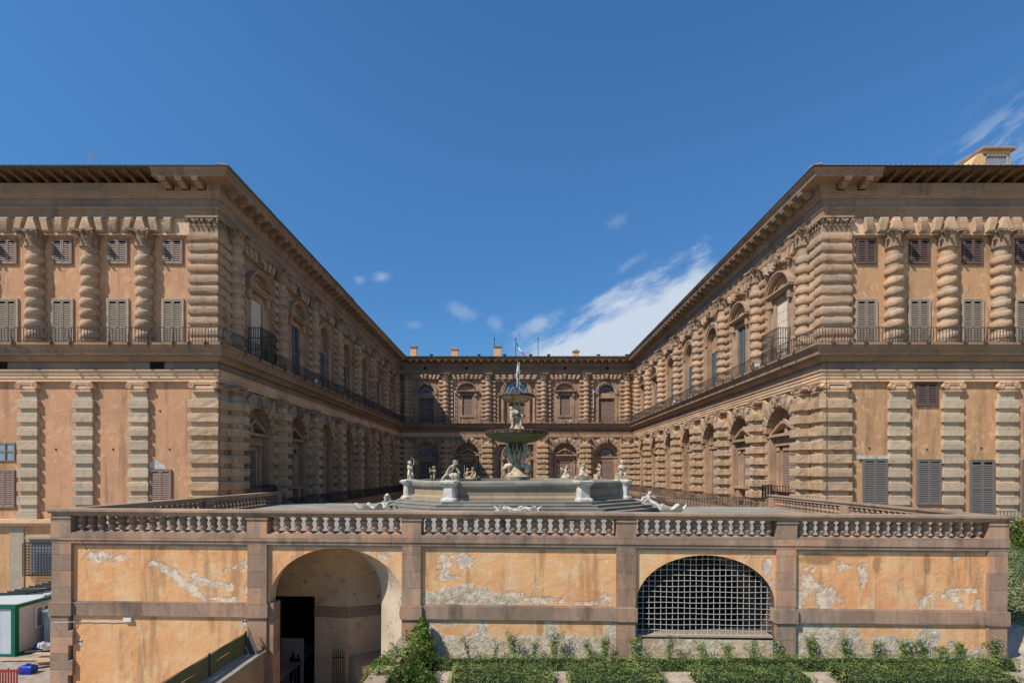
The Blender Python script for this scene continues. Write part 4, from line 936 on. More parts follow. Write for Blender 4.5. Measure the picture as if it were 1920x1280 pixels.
# balcony railings
D = .98
def run_rail(par, pts, z0=8.13, z1=9.13, mk='iron'):
    mb = MB(); rail_run(mb, pts, z0, z1); r = part('balcony_railing', mb.mesh('balcony_railing', M[mk]), par); return r
rl = run_rail(wingL, [(-46, YF - D), (XL + D, YF - D), (XL + D, YB - D)]); rr_ = run_rail(wingR, [(XR - D, YB - D), (XR - D, YF - D), (46, YF - D)]); rb = run_rail(rear, [(XL + D, YB - D), (XR - D, YB - D)])
def brks(r, mtx, lst):
    for s_ in lst: part('rail_bracket', brk_me, r, mtx @ Tm(s_, -D - .06, 8.13))
brks(rl, MF, [PX(p, 33) for p in (28, 100, 136, 209, 245, 281, 328, 357, 388, 418)]); brks(rr_, MF, [PX(p, 33) for p in (1560, 1591, 1621, 1665, 1700, 1737, 1806, 1844, 1913)])
brks(rl, ML, [35.5 + 2.0 * k for k in range(26)]); brks(rr_, MR, [-(35.5 + 2.0 * k) for k in range(26)]); brks(rb, MBk, [-17.5 + 2.0 * k for k in range(19)])
run_rail(wingL, [(XL + 1.2, 34.4), (XL + 1.2, YB - 1.2)], -3.12, -2.1, 'irond'); run_rail(wingR, [(XR - 1.2, YB - 1.2), (XR - 1.2, 34.4)], -3.12, -2.1); run_rail(rear, [(XL + 1.2, YB - 1.2), (XR - 1.2, YB - 1.2)], -3.12, -2.1)
for par, sx, X in ((wingL, 1, XL), (wingR, -1, XR)):      # tall cage before first window
    mb = MB(); ya, yb = 38.0, 40.5; xo = X + sx * .95; step = .17
    for (a, b) in (((X + sx * .1, ya), (xo, ya)), ((xo, ya), (xo, yb)), ((xo, yb), (X + sx * .1, yb))):
        n = max(2, int((Vector(a) - Vector(b)).length / step))
        for k in range(n + 1): x = a[0] + (b[0] - a[0]) * k / n; y = a[1] + (b[1] - a[1]) * k / n; mb.box(x - .018, x + .018, y - .018, y + .018, 8.13, 10.55)
        for z in (8.9, 9.7, 10.4): mb.box(min(a[0], b[0]) - .02, max(a[0], b[0]) + .02, min(a[1], b[1]) - .02, max(a[1], b[1]) + .02, z, z + .04)
    part('window_cage', mb.mesh('window_cage', M['irond' if sx > 0 else 'iron']), par)
    mb = MB(); ya, yb = 38.0, 40.6; xo = X + sx * .95
    rail_run(mb, [(X + sx * .1, ya), (xo, ya), (xo, yb), (X + sx * .1, yb)] if sx < 0 else [(X + .1, yb), (xo, yb), (xo, ya), (X + .1, ya)], -2.1, -1.0, .2, .02)
    part('window_railing', mb.mesh('window_railing', M['irond']), par)
for px, y0, y1 in ((853, 736, 790), (1113, 736, 766)):
    Y = YB - .35; x = PX(px, Y); mb = MB(); mb.tube([(x, Y, PZ(y1, Y)), (x, Y, PZ(y0, Y))], .07, 8); mb.box(x - .16, x + .16, Y - .12, Y + .12, PZ(y0, Y), PZ(y0, Y) + .3); part('drainpipe', mb.mesh('drainpipe', M['panelw']), rear)
for par, x, y in ((wingR, XR + 1.68, YF - .1), (wingR, XR - .1, YF - .46), (wingL, XL + .42, YF - .3)):
    mb = MB(); mb.tube([(x + .01 * math.sin(k * 2.2), y, -3 + 11 * k / 14) for k in range(15)], .014, 5); part('cable', mb.mesh('lightning_cable', M['irond']), par)
for (mt, par, a, b, z0, z1) in ((MR, wingR, -62, -36.5, 5.6, 5.7), (ML, wingL, 36.5, 70, 7.0, 7.0)):
    mb = MB(); mb.tube([(a + (b - a) * k / 20, -.5, z0 + (z1 - z0) * k / 20 + .03 * math.sin(k * 1.7)) for k in range(21)], .018, 5); part('cable', mb.mesh('facade_cable', M['irond']), par, mt)
for par, x, y, z in ((wingR, XR - 1.15, 40.9, 8.2), (wingR, XR - 1.15, 62, 8.2), (wingL, XL + 1.15, 48, 8.2), (rear, -17.6, YB - 1.25, 8.2), (rear, 9.2, YB - 1.25, 8.2)):
    mb = MB(); mb.box(x - .12, x + .12, y - .16, y + .16, z, z + .26); mb.box(x - .02, x + .02, y - .02, y + .02, z - .2, z); part('floodlight', mb.mesh('floodlight', M['panelw']), par)
for par, lst in ((wingL, [(70, 780), (170, 760), (300, 770), (212, 842), (105, 842), (318, 842)]), (wingR, [(1630, 840), (1738, 842), (1840, 840), (1655, 900 - 190), (1790, 640 + 60)])):   # small iron tie ends in the render
    mb = MB()
    for px, py in lst: mb.ball((PX(px, YF), YF - .01, PZ(py, YF)), .06, 6, 4)
    part('tie_ends', mb.mesh('tie_ends', M['void']), par)
# ------------------------------------------------------------------ ground and court
def sheet(x0, x1, y0, y1, z, mat, name, nx=1):
    mb = MB(); mb.add([(x0, y0, z), (x1, y0, z), (x1, y1, z), (x0, y1, z)], [(0, 1, 2, 3)]); return struct(name, mb.mesh(name, M[mat]))
sheet(-900, 900, -300, 1500, -15.2, 'gravel', 'ground')
sheet(XL, XR, 34, YB, -15.0, 'paving', 'courtyard')
# ------------------------------------------------------------------ terrace (slightly turned and tilted like the real one)
Y1 = 19.5
TT = Tm(0, Y1, 0) @ Rz(-.0165) @ Matrix.Rotation(.0062, 4, 'Y')
def U(px): return (px - CX) * Y1 / (FP + .0165 * (px - CX))
def wz(py): return -(py - HY) * Y1 / FP
FL = -2.37; YE = 17.6           # floor height, depth of terrace behind the front
uL, uR = U(103), U(1885)
mb = MB(); mb.box(uL + .1, uR - .1, -.05, YE, FL - .5, FL); mb.box(-10.5, 10.8, YE + .0, 29.0, FL - .5, FL - .004)
struct('terrace_paving', mb.mesh('terrace_paving', M['paving']), mtx=TT)
tw = thing('terrace_wall', 'long weathered orange garden wall with two arches carrying the terrace', 'wall', (0, Y1, -9))
pil_px = [(103, 139), (468, 504), (756, 791), (1156, 1192), (1455, 1491), (1850, 1885)]
PU = [(U(a), U(b)) for a, b in pil_px]
Z = dict(rail=-1.50, bt=-1.74, bb=-2.37, base=-2.77, pb=-5.0, band=-5.5, gr=-9.0)
# weathering fields: (px, py, rx px, ry px, strength)
WHITE = [(185, 1050, 28, 10, 1), (225, 1052, 18, 7, .9), (330, 1085, 30, 12, 1), (370, 1108, 34, 10, 1), (410, 1096, 34, 9, .9), (430, 1128, 26, 6, 1), (300, 1068, 14, 6, .9), (345, 1098, 22, 9, 1), (235, 1025, 30, 6, .7), (360, 1022, 40, 5, .9), (440, 1020, 40, 6, .8), (462, 1070, 16, 14, .6), (467, 1105, 6, 20, .9),
         (520, 1060, 8, 16, .6), (718, 1045, 12, 8, .8), (735, 1075, 14, 26, .6), (690, 1035, 16, 6, .7),
         (833, 1060, 18, 24, .85), (872, 1052, 18, 16, .9), (850, 1042, 30, 8, .6), (840, 1082, 26, 7, .9), (960, 1118, 22, 10, 1), (1010, 1125, 60, 7, .9), (1110, 1128, 40, 5, .8), (1135, 1122, 18, 16, .8), (1006, 1090, 5, 16, .7), (1134, 1048, 12, 8, .7),
         (1440, 1060, 10, 22, .9), (1445, 1092, 8, 14, .8), (1400, 1045, 8, 12, .5),
         (1515, 1085, 22, 32, .8), (1548, 1115, 18, 26, 1.1), (1500, 1120, 14, 26, .8), (1575, 1120, 12, 20, .7), (1585, 1055, 16, 8, .9), (1620, 1070, 8, 26, .8), (1730, 1130, 8, 20, .8), (1785, 1105, 26, 10, .8), (1800, 1130, 10, 20, .8), (1835, 1130, 8, 16, 1), (1690, 1085, 20, 24, .5), (1840, 1080, 8, 30, .6), (1790, 1040, 18, 4, .7), (1760, 1075, 10, 20, .5), (1750, 1120, 6, 20, .7),
         (1865, 1055, 6, 20, .3)]
GREY = [(815, 1124, 44, 14, 1.1), (875, 1118, 60, 18, 1.05), (935, 1126, 36, 12, 1.0), (1300, 1125, 0.1, 0.1, 0),
        (850, 1215, 80, 18, 1.15), (900, 1190, 22, 16, 1.05), (1000, 1225, 220, 13, 1.2), (1040, 1185, 20, 22, 1.1), (1130, 1210, 50, 22, 1.2), (1160, 1190, 18, 26, 1.0), (815, 1185, 14, 24, 1.0), (1150, 1165, 20, 8, .8),
        (1530, 1195, 52, 34, 1.25), (1580, 1215, 50, 26, 1.2), (1600, 1190, 16, 10, 1.0), (1690, 1212, 60, 12, 1.1), (1742, 1195, 20, 30, 1.15), (1672, 1190, 12, 8, 1.0), (1695, 1200, 26, 12, .9), (1790, 1210, 18, 16, 1.0), (1820, 1226, 60, 8, 1.1), (1500, 1170, 20, 14, 1.0), (1700, 1230, 260, 7, 1.2)]
DARK = [(1535, 1042, 36, 12, 1.1), (1645, 1050, 10, 20, .9), (1740, 1048, 8, 24, 1.0), (1600, 1036, 70, 5, .8), (1820, 1065, 20, 20, .6), (980, 1030, 10, 20, .5), (380, 1040, 90, 14, .6), (300, 1030, 20, 14, .6), (390, 1060, 8, 30, .5), (1635, 1100, 6, 30, .6), (1050, 1090, 70, 24, .35), (200, 1100, 30, 18, .3), (680, 1050, 20, 12, .7), (545, 1035, 30, 8, .4)]
def line(x0, y0, x1, y1, rx, ry, k):
    n_ = max(2, int(math.hypot(x1 - x0, y1 - y0) / (min(rx, ry) * .9))); return [(x0 + (x1 - x0) * i / n_ + rnd.uniform(-2, 2), y0 + (y1 - y0) * i / n_ + rnd.uniform(-2, 2), rx * rnd.uniform(.6, 1.2), ry * rnd.uniform(.6, 1.2), k) for i in range(n_ + 1)]
WHITE = [w_ for w_ in WHITE if not (290 < w_[0] < 440 and w_[1] > 1060)]
WHITE += line(288, 1062, 306, 1066, 7, 4, 1.1) + line(306, 1066, 380, 1126, 9, 7, 1.15) + line(366, 1084, 380, 1096, 9, 6, 1) + line(380, 1096, 432, 1102, 9, 6, 1) + line(400, 1128, 440, 1128, 9, 4, 1.1) + line(430, 1072, 460, 1060, 7, 5, .8)
WHITE += line(1735, 1118, 1722, 1140, 4, 6, 1.1) + line(1740, 1108, 1730, 1118, 5, 4, 1) + line(1795, 1112, 1802, 1140, 4, 6, 1) + line(1612, 1056, 1622, 1094, 4, 6, .9) + line(1790, 1096, 1830, 1098, 8, 4, .9)
GREY = [g for g in GREY if not (790 < g[0] < 1160 and g[1] > 1160)]
GREY += [(1720, 1222, 150, 15, 1.3), (1660, 1196, 16, 14, 1.0), (1600, 1180, 14, 10, 1.0), (880, 1220, 130, 20, 1.35), (1060, 1218, 140, 22, 1.35), (905, 1182, 12, 22, 1.15), (1034, 1188, 12, 26, 1.15), (1152, 1190, 12, 40, 1.2), (803, 1192, 20, 30, 1.1), (1135, 1202, 30, 10, 1.1), (850, 1208, 40, 8, 1.0), (985, 1212, 60, 5, 1.0), (845, 1170, 26, 5, .9)]
def field(lst, px, py, fall=1.0):
    v = 0
    for (cx, cy, rx, ry, k) in lst:
        d = ((px - cx) / rx) ** 2 + ((py - cy) / ry) ** 2
        if d < 9: v = max(v, k * math.exp(-d * .55) * .92)
    return v
def grid(mb, u0, u1, zf0, z1, du=.09, dz=.09, nz=None):
    """fine grid from bottom function zf0(u) to z1, with weathering fields per vertex; y=0"""
    n = max(1, math.ceil((u1 - u0) / du)); zmin = min(zf0(u0), zf0(u1), zf0((u0 + u1) / 2)); m = nz or max(1, math.ceil((z1 - zmin) / dz)); o = len(mb.v); A = mb.at
    for i in range(n + 1):
        u = u0 + (u1 - u0) * i / n; zb = zf0(u)
        for j in range(m + 1):
            z = zb + (z1 - zb) * j / m; mb.v.append((u, 0, z)); px = CX + u * FP / (Y1 - .0165 * u); py = HY - (z) * FP / Y1
            A.setdefault('pw', []).append(field(WHITE, px, py)); A.setdefault('pg', []).append(field(GREY, px, py)); A.setdefault('pd', []).append(field(DARK, px, py))
    for i in range(n):
        for j in range(m): a = o + i * (m + 1) + j; mb.f.append((a, a + m + 1, a + m + 2, a + 1)); mb.mi.append(0)
# arches: centre px, half width, springing z, rise
A1 = (U(632), U(757) - U(632), wz(1128), wz(1030) - wz(1128)); A2 = (U(1324), U(1454) - U(1324), wz(1128), wz(1037) - wz(1128))
for k in range(5):
    a, b = PU[k][1], PU[k + 1][0]
    arch = {1: A1, 3: A2}.get(k)
    mb = MB()
    if arch is None:
        grid(mb, a, b, lambda u: Z['pb'], Z['base'])
        p_ = part('plaster_panel', mb.mesh('plaster_panel', M['orange']), tw, TT)
        mb = MB(); grid(mb, a, b, lambda u: Z['band'] if k != 0 else Z['band'], Z['band'] + .0001, nz=1) if False else None
        mb = MB(); grid(mb, a, b, lambda u: Z['gr'] if k == 0 else -7.3, Z['band'])
        part('lower_plaster_panel', mb.mesh('lower_plaster_panel', M['orange']), tw, TT)
    else:
        cx, hw, zs, rise = arch
        def zt(u, cx=cx, hw=hw, zs=zs, rise=rise):
            t_ = (u - cx) / hw
            return zs + rise * math.sqrt(max(0, 1 - t_ * t_)) if abs(t_) < 1 else zs
        us = [cx - hw * math.cos(PI * q / 40) for q in range(41)]
        for p, q in zip(us[:-1], us[1:]): grid(mb, p, q, zt, Z['base'], du=1, nz=14)
        lo_ = Z['gr'] if k == 1 else -7.3
        if a < cx - hw - .01: grid(mb, a, cx - hw, lambda u: lo_, Z['base'])
        if b > cx + hw + .01: grid(mb, cx + hw, b, lambda u: lo_, Z['base'])
        part('plaster_panel', mb.mesh('arched_plaster_panel', M['orange']), tw, TT)
# pilasters, bands
for k, (a, b) in enumerate(PU):
    mb = MB(); lo_ = -9.0 if k < 3 else -7.3; e = .12
    if k in (0,):
        mb.box(a, b, -e, .6, -5.5, Z['base']); z = -5.5; q = 0
        while z > -9: ww = .09 if q % 2 else -.07; mb.block(a - .02, b + ww, -e - .02, .6, z - .56, z - .0, .01, .004); z -= .56; q += 1
    else: mb.box(a, b, -e, .35, lo_, Z['base'])
    part('pilaster', mb.mesh('wall_pilaster', M['brown']), tw, TT)
    mb = MB(); mb.box(a - .06, b + .06, -e - .07, .3, Z['band'], Z['pb']); part('pilaster_band', mb.mesh('pilaster_band', M['brown']), tw, TT)
for k in range(5):
    a, b = PU[k][1] + .06, PU[k + 1][0] - .06
    if k in (0, 2, 4):
        mb = MB(); mb.box(a, b, -.09, .3, Z['band'], Z['pb'] - .01); mb.box(a, b, -.02, .3, Z['pb'] - .01, Z['pb'] + .03); part('string_course', mb.mesh('string_course', M['brown']), tw, TT)
# end return walls and body
mb = MB(); mb.box(uL + .02, uL + .5, .6, YE, -9, FL - .5); mb.box(uR - .5, uR - .04, .35, YE, -9, FL - .5); mb.box(uL + .5, -10.3, YE - .5, YE, -9, FL - .5); mb.box(10.4, uR - .5, YE - .5, YE, -9, FL - .5)
mb.box(-10.5, -10.1, YE, 29, -15, FL - .5); mb.box(10.4, 10.8, YE, 29, -15, FL - .5); mb.box(-10.5, 10.8, 28.6, 29, -15, FL - .5)
mb.add([(uL + .5, YE - .01, -15), (uR - .5, YE - .01, -15), (uR - .5, YE - .01, -9), (uL + .5, YE - .01, -9)], [(0, 1, 2, 3)])
part('return_walls', mb.mesh('return_walls', M['orange']), tw, TT)
# base band under the balustrade
bl = thing('balustrade', 'long front balustrade of double-bulb brown stone balusters on the terrace wall', 'balustrade', (0, Y1, FL), 'balustrades of the terrace')
mb = MB(); mb.box(uL - .02, uR + .06, -.17, .42, Z['base'] + .12, FL + .0); mb.box(uL, uR + .02, -.13, .4, Z['base'], Z['base'] + .12); part('plinth_band', mb.mesh('plinth_band', M['brown']), bl, TT)
mb = MB(); mb.box(uL - .1, uR + .16, -.3, .5, -1.58, Z['rail']); mb.box(uL - .08, uR + .12, -.22, .45, -1.66, -1.58); mb.box(uL, uR + .04, -.14, .4, Z['bt'], -1.66); part('coping', mb.mesh('coping', M['browndk']), bl, TT)
def baluster():
    h = Z['bt'] - Z['bb']; r = .148
    pr = [(r * .95, 0), (r * .95, .035), (r * .6, .05), (r * .48, .08), (r * .62, .13), (r * .93, .20), (r * 1.0, .25), (r * .82, .30), (r * .62, .325), (r * .82, .335), (r * .82, .365), (r * .6, .372),
          (r * .82, .40), (r * 1.0, .455), (r * .88, .51), (r * .55, .545), (r * .52, .56), (r * .9, .605), (r * 1.05, h)]
    mb = MB(); mb.lathe(pr, n=14); mb.box(-r * 1.05, r * 1.05, -r * 1.05, r * 1.05, -.0, .03); return mb.mesh('baluster', M['brown'], 1)
bal_me = baluster()
cnt = [17, 13, 19, 13, 18]
starts = [(147, 470), (503, 758), (791, 1158), (1192, 1457), (1491, 1852)]
for k in range(5):
    a, b = PU[k][1], PU[k + 1][0]; n = {0: 17, 1: 12, 2: 18, 3: 13, 4: 18}[k]
    for q in range(n): part('baluster', bal_me, bl, TT @ Tm(a + (b - a) * (q + .62) / (n + .24), .1, Z['bb']))
for k, (a, b) in enumerate(PU):
    mb = MB(); mb.box(a - .01, b + .01, -.16, .42, Z['bb'], Z['bt']); mb.box(a - .05, b + .05, -.2, .46, Z['bt'] - .1, Z['bt'] - .04); part('pedestal', mb.mesh('balustrade_pedestal', M['brown']), bl, TT)
for sgn, lab in ((-1, 'side balustrade running back along the left edge of the terrace'), (1, 'side balustrade running back along the right edge of the terrace, rail in full sun')):
    x = uL + .3 if sgn < 0 else uR - .25; sb = thing('balustrade', lab, 'balustrade', (x, Y1 + 8, FL), 'balustrades of the terrace')
    Ms = TT @ Tm(x, 0, 0); y0, y1 = .5, YE
    mb = MB(); mb.box(-.24, .24, y0, y1 + .1, -1.58, -1.5); mb.box(-.17, .17, y0, y1, -1.74, -1.58); part('coping', mb.mesh('coping', M['browndk']), sb, Ms)
    mb = MB(); mb.box(-.17, .17, y0, y1, FL - .3, FL + .06); part('plinth_band', mb.mesh('plinth_band', M['brown']), sb, Ms)
    for (p0, p1) in ((y1 - .7, y1), (8.6, 9.3)): mb = MB(); mb.box(-.19, .19, p0, p1, FL + .06, -1.74); part('pedestal', mb.mesh('balustrade_pedestal', M['brown']), sb, Ms)
    for (p0, p1, n) in ((.5, 8.6, 20), (9.3, y1 - .7, 19)):
        for q in range(n): part('baluster', bal_me, sb, Ms @ Tm(0, p0 + (p1 - p0) * (q + .5) / n, FL + .03))
rg = thing('iron_railing', 'low dark iron railing behind the left rear edge of the terrace', 'railing', (-12, 38, FL), 'iron railings of the terrace')
mb = MB(); rail_run(mb, [(-17.2, 37.8), (-8.8, 37.5)], FL - .85, FL + .1, .22); part('bar_panel', mb.mesh('bar_panel', M['grate']), rg)
rg = thing('iron_railing', 'iron railing behind the right rear edge of the terrace', 'railing', (14, 38, FL), 'iron railings of the terrace')
mb = MB(); rail_run(mb, [(10.6, 44), (10.9, 37.6), (17.6, 37.3)], FL - .6, FL + .48, .2); part('bar_panel', mb.mesh('bar_panel', M['iron']), rg)
# ---- first arch: splayed jamb, barrel-vaulted chamber with a bent back wall and a dark doorway
cx, hw, zs, rise = A1
n = 28
def arcp(L_, R_, y, rs, sz, yl=None):
    yl = y if yl is None else yl; g = lambda q: (1 - math.cos(PI * q / n)) / 2
    return [(R_, y, -13.0), (R_, y, sz)] + [(R_ + (L_ - R_) * g(q), y + (yl - y) * g(q), sz + rs * math.sin(PI * q / n)) for q in range(1, n)] + [(L_, yl, sz), (L_, yl, -13.0)]
mb = MB(); l0 = arcp(cx - hw, cx + hw, 0, rise, zs); l1 = arcp(cx - hw, U(757) - 1.12, 1.15, rise - .02, zs, .45)
for j in range(len(l0) - 1): mb.add([l0[j], l0[j + 1], l1[j + 1], l1[j]], [(0, 1, 2, 3)])
part('splayed_jamb', mb.mesh('splayed_jamb', M['jamb'], 2), tw, TT)
pts = [(-13.3, 3.75), (-10.75, 3.72), (-8.95, 3.7), (-7.35, 3.5), (-5.2, 4.6)]
mb = MB(); cur = []
for k in range(15):
    t_ = PI / 2 * k / 14; cur.append([(x, .9 + (y - .9) * math.cos(t_), -5.62 + 2.72 * math.sin(t_)) for x, y in pts])
for a, b in zip(cur[:-1], cur[1:]):
    for q in range(len(pts) - 1): mb.add([a[q], a[q + 1], b[q + 1], b[q]], [(0, 1, 2, 3)])
mb.add([(-13.3, .5, -13), (-13.3, 3.75, -13), (-13.3, 3.75, -2.8), (-13.3, .5, -2.8)], [(0, 1, 2, 3)]); mb.add([(-5.25, 1.16, -13), (-5.2, 4.6, -13), (-5.2, 4.6, -2.8), (-5.25, 1.16, -2.8)], [(0, 1, 2, 3)])
mb.add([(-13.4, .47, -2.86), (-5.1, .47, -2.86), (-5.1, 1.3, -2.86), (-13.4, 1.3, -2.86)], [(0, 1, 2, 3)])
part('chamber_vault', mb.mesh('chamber_vault', M['vault'], 1), tw, TT)
mb = MB()
for (a, b) in zip(pts[:-1], pts[1:]):
    if a[0] == -10.75: continue
    mb.add([(a[0], a[1], -13), (b[0], b[1], -13), (b[0], b[1], -5.6), (a[0], a[1], -5.6)], [(0, 1, 2, 3)])
part('chamber_back_wall', mb.mesh('chamber_back_wall', M['vault']), tw, TT)
mb = MB(); mb.box(-11.2, -8.5, 6.6, 6.7, -13, -5.0)
for x in (-10.75, -8.95): y = 3.72; mb.add([(x, y, -13), (x, y + 3, -13), (x, y + 3, -5.65), (x, y, -5.65)], [(0, 1, 2, 3)])
mb.cur = 0; mb.box(-11.2, -8.5, 3.8, 6.7, -5.64, -5.6); part('dark_doorway', mb.mesh('dark_doorway', M['void']), tw, TT)  # reveals and back near-black: the passage's shade is in the colour
mb = MB()
for (a, b) in zip(pts[2:-1], pts[3:]): mb.loops([[(p[0], p[1] - .06, -6.5), (p[0], p[1] - .06, -6.05), (p[0], p[1] + .02, -6.05), (p[0], p[1] + .02, -6.5)] for p in (a, b)])
part('chamber_impost', mb.mesh('chamber_impost', M['brown']), tw, TT)
mb = MB(); mb.box(cx - hw - .02, cx - hw + .16, -.05, .5, -9, -4.98); part('jamb_quoins', mb.mesh('jamb_quoins', M['brown']), tw, TT)
mb = MB(); pl = [(-7.3, 3.45), (-5.3, 4.45), (-5.0, 2.7), (-6.35, 2.2)]
mb.loops([[(x, y, -13) for x, y in pl], [(x, y, -8.15) for x, y in pl]]); part('chamber_ledge', mb.mesh('chamber_ledge', M['vault']), tw, TT)
mb = MB()
for q in range(7): mb.box(-7.75 + q * .08, -7.72 + q * .08, 2.6, 2.63, -9.6, -7.65 + .12 * (q % 2))
mb.box(-7.75, -7.24, 2.6, 2.64, -7.95, -7.91); ig = single('iron_gate', mb.mesh('iron_gate', M['irond']), 'small spiked iron gate standing open inside the tunnel arch', 'gate', TT)
# ---- second arch: grille, sill and dark room
cx, hw, zs, rise = A2
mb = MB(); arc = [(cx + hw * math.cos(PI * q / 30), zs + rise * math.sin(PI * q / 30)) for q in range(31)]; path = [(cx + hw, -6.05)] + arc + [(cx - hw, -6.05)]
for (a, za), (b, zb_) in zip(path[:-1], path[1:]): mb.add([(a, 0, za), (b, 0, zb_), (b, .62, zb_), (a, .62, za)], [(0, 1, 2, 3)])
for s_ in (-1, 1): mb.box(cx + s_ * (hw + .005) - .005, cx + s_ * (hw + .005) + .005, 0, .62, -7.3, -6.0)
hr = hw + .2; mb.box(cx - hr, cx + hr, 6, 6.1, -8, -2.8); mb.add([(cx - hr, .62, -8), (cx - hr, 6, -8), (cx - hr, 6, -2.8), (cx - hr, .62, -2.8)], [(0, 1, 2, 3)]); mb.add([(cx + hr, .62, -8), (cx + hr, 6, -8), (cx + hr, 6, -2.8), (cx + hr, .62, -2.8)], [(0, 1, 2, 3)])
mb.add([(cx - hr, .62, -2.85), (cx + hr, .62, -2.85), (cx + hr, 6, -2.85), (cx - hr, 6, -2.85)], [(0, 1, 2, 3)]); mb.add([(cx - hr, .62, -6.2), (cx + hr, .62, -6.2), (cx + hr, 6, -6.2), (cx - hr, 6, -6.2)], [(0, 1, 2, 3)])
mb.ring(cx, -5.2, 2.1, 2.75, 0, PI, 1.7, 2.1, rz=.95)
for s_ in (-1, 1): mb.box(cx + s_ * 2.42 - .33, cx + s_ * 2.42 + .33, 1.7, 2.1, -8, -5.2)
part('vaulted_recess', mb.mesh('vaulted_recess', M['dark_recess']), tw, TT)  # wall colour darkened to carry the room's shade
mb = MB(); o = MB(); grid(o, cx - hw, cx + hw, lambda u: -7.3, -6.2)
for i in range(len(o.v)): o.v[i] = (o.v[i][0], .12, o.v[i][2])
o.at['pg'] = [.85 + .2 * math.sin(v[0] * 2) for v in o.v]; part('sill_wall', o.mesh('sill_wall', M['orange']), tw, TT)
mb = MB(); mb.box(cx - hw, cx + hw, .1, .75, -6.12, -6.05); part('window_sill', mb.mesh('window_sill', M['wtrim']), tw, TT)
mb = MB(); yg = .27; p_ = .221
n = int(2 * hw / p_)
def top(u): t_ = (u - cx) / hw; return zs + rise * math.sqrt(max(0, 1 - t_ * t_))
for q in range(n + 1):
    u = cx - hw + (q + .4) * p_
    if u < cx + hw: mb.tube([(u + .006 * math.sin(q * 3 + z * 2), yg, z) for z in [-6.05 + (top(u) + 6.05) * j / 8 for j in range(9)]], .0115, 6)
z = -5.9; q = 0
while z < zs + rise - .05:
    h = hw * math.sqrt(max(0, 1 - (max(0, z - zs) / rise) ** 2)) if z > zs else hw
    mb.tube([(cx - h + 2 * h * j / 12, yg - .02, z + .012 * math.sin(j * 1.1 + q)) for j in range(13)], .0115, 6); z += .205; q += 1
part('iron_grille', mb.mesh('iron_grille', M['grate']), tw, TT)
# ------------------------------------------------------------------ fountain
YC, XC = 37.2, .15
OCT = [(-3.68, 30.8), (3.93, 30.8), (6.8, 33.6), (6.8, 40.8), (3.8, 43.6), (-3.6, 43.6), (-6.6, 40.8), (-6.6, 33.6)]
def octo(k, z, dz=0):   # scaled about the centre by metres
    out = []
    for x, y in OCT:
        v = Vector((x - XC, y - YC)); v = v * (1 + k / v.length); out.append((XC + v.x, YC + v.y, z))
    return out
ft = thing('fountain', 'marble and stone fountain with two bowls above an eight-sided stepped basin', 'fountain', (XC, YC, FL))
PZF = -1.72
zz = FL - .02; k = 0
for ext, z0, z1 in ((2.6, FL - .02, FL + .165), (2.05, FL + .165, FL + .325), (1.5, FL + .325, FL + .485), (.95, FL + .485, PZF)):
    mb = MB(); mb.loops([octo(ext, z0), octo(ext, z1 - .03), octo(ext + .03, z1 - .03), octo(ext + .03, z1)]); part('step', mb.mesh('step', M['step']), ft)
mb = MB(); prof = [(.25, PZF), (.25, PZF + .18), (.12, PZF + .24), (.05, PZF + .3), (.05, -1.02)]; mb.loops([octo(k, z) for k, z in prof] + [octo(-.5, -1.02), octo(-.5, PZF + .1)]); bs = part('basin', mb.mesh('basin', M['basin']), ft)
mb = MB(); mb.loops([octo(.05, -1.02), octo(.16, -.98), octo(.27, -.84), octo(.28, -.64), octo(.2, -.56), octo(-.5, -.54), octo(-.55, -.64), octo(-.5, -1.02)]); part('basin_rim', mb.mesh('basin_rim', M['step'], 1), bs)
mb = MB(); mb.add(octo(-.5, -.74), [tuple(range(8))]); part('water', mb.mesh('water', M['water']), bs)
def pedestal(kx):
    mb = MB(); H = 1.24
    for (r0, z0, r1, z1) in ((.54, 0, .54, .1), (.54, .1, .42, .22), (.40, .22, .38, .82), (.38, .82, .55, 1.05), (.58, 1.05, .6, 1.16), (.56, 1.16, .5, 1.22)):
        f = .12
        def l(r, z): return [(-r + f, -r, z), (r - f, -r, z), (r, -r + f, z), (r, r - f, z), (r - f, r, z), (-r + f, r, z), (-r, r - f, z), (-r, -r + f, z)]
        mb.loops([l(r0, z0), l(r1, z1)])
    return mb.mesh('pedestal', M['marble'])
ped_me = pedestal(1)
pedpos = []
for i, (x, y) in enumerate(OCT):
    v = Vector((x - XC, y - YC)).normalized(); p = (x + v.x * .12, y + v.y * .12); pedpos.append(p)
    part('pedestal', ped_me, ft, Tm(p[0], p[1], PZF - (.1 if y > 40 else 0)) @ Rz(math.atan2(v.x, -v.y) * -1 if False else {0: -.3, 1: .3, 2: .9, 3: .9, 4: .3, 5: -.3, 6: -.9, 7: -.9}[i]) @ Matrix.Diagonal((.62 if i in (2, 3, 6, 7) else .92, 1, 1, 1)))
SC = lambda y: PZ(y, YC)
R1, R2 = 59 * YC / FP, 32.5 * YC / FP
mb = MB(); z = SC(812)
mb.lathe([(.5, SC(831)), (1.3, SC(828)), (R1 * .78, SC(823)), (R1 * .94, SC(818)), (R1 - .06, SC(815))], XC, YC, 40); lb_ = part('lower_bowl', mb.mesh('lower_bowl', M['bowl'], 1), ft)
mb = MB(); mb.lathe([(R1 - .1, SC(816)), (R1 + .02, SC(815)), (R1 + .03, SC(809.5)), (R1 - .05, SC(808)), (R1 - .25, SC(809)), (.3, SC(814))], XC, YC, 48); part('bowl_rim', mb.mesh('bowl_rim', M['rim'], 1), lb_)
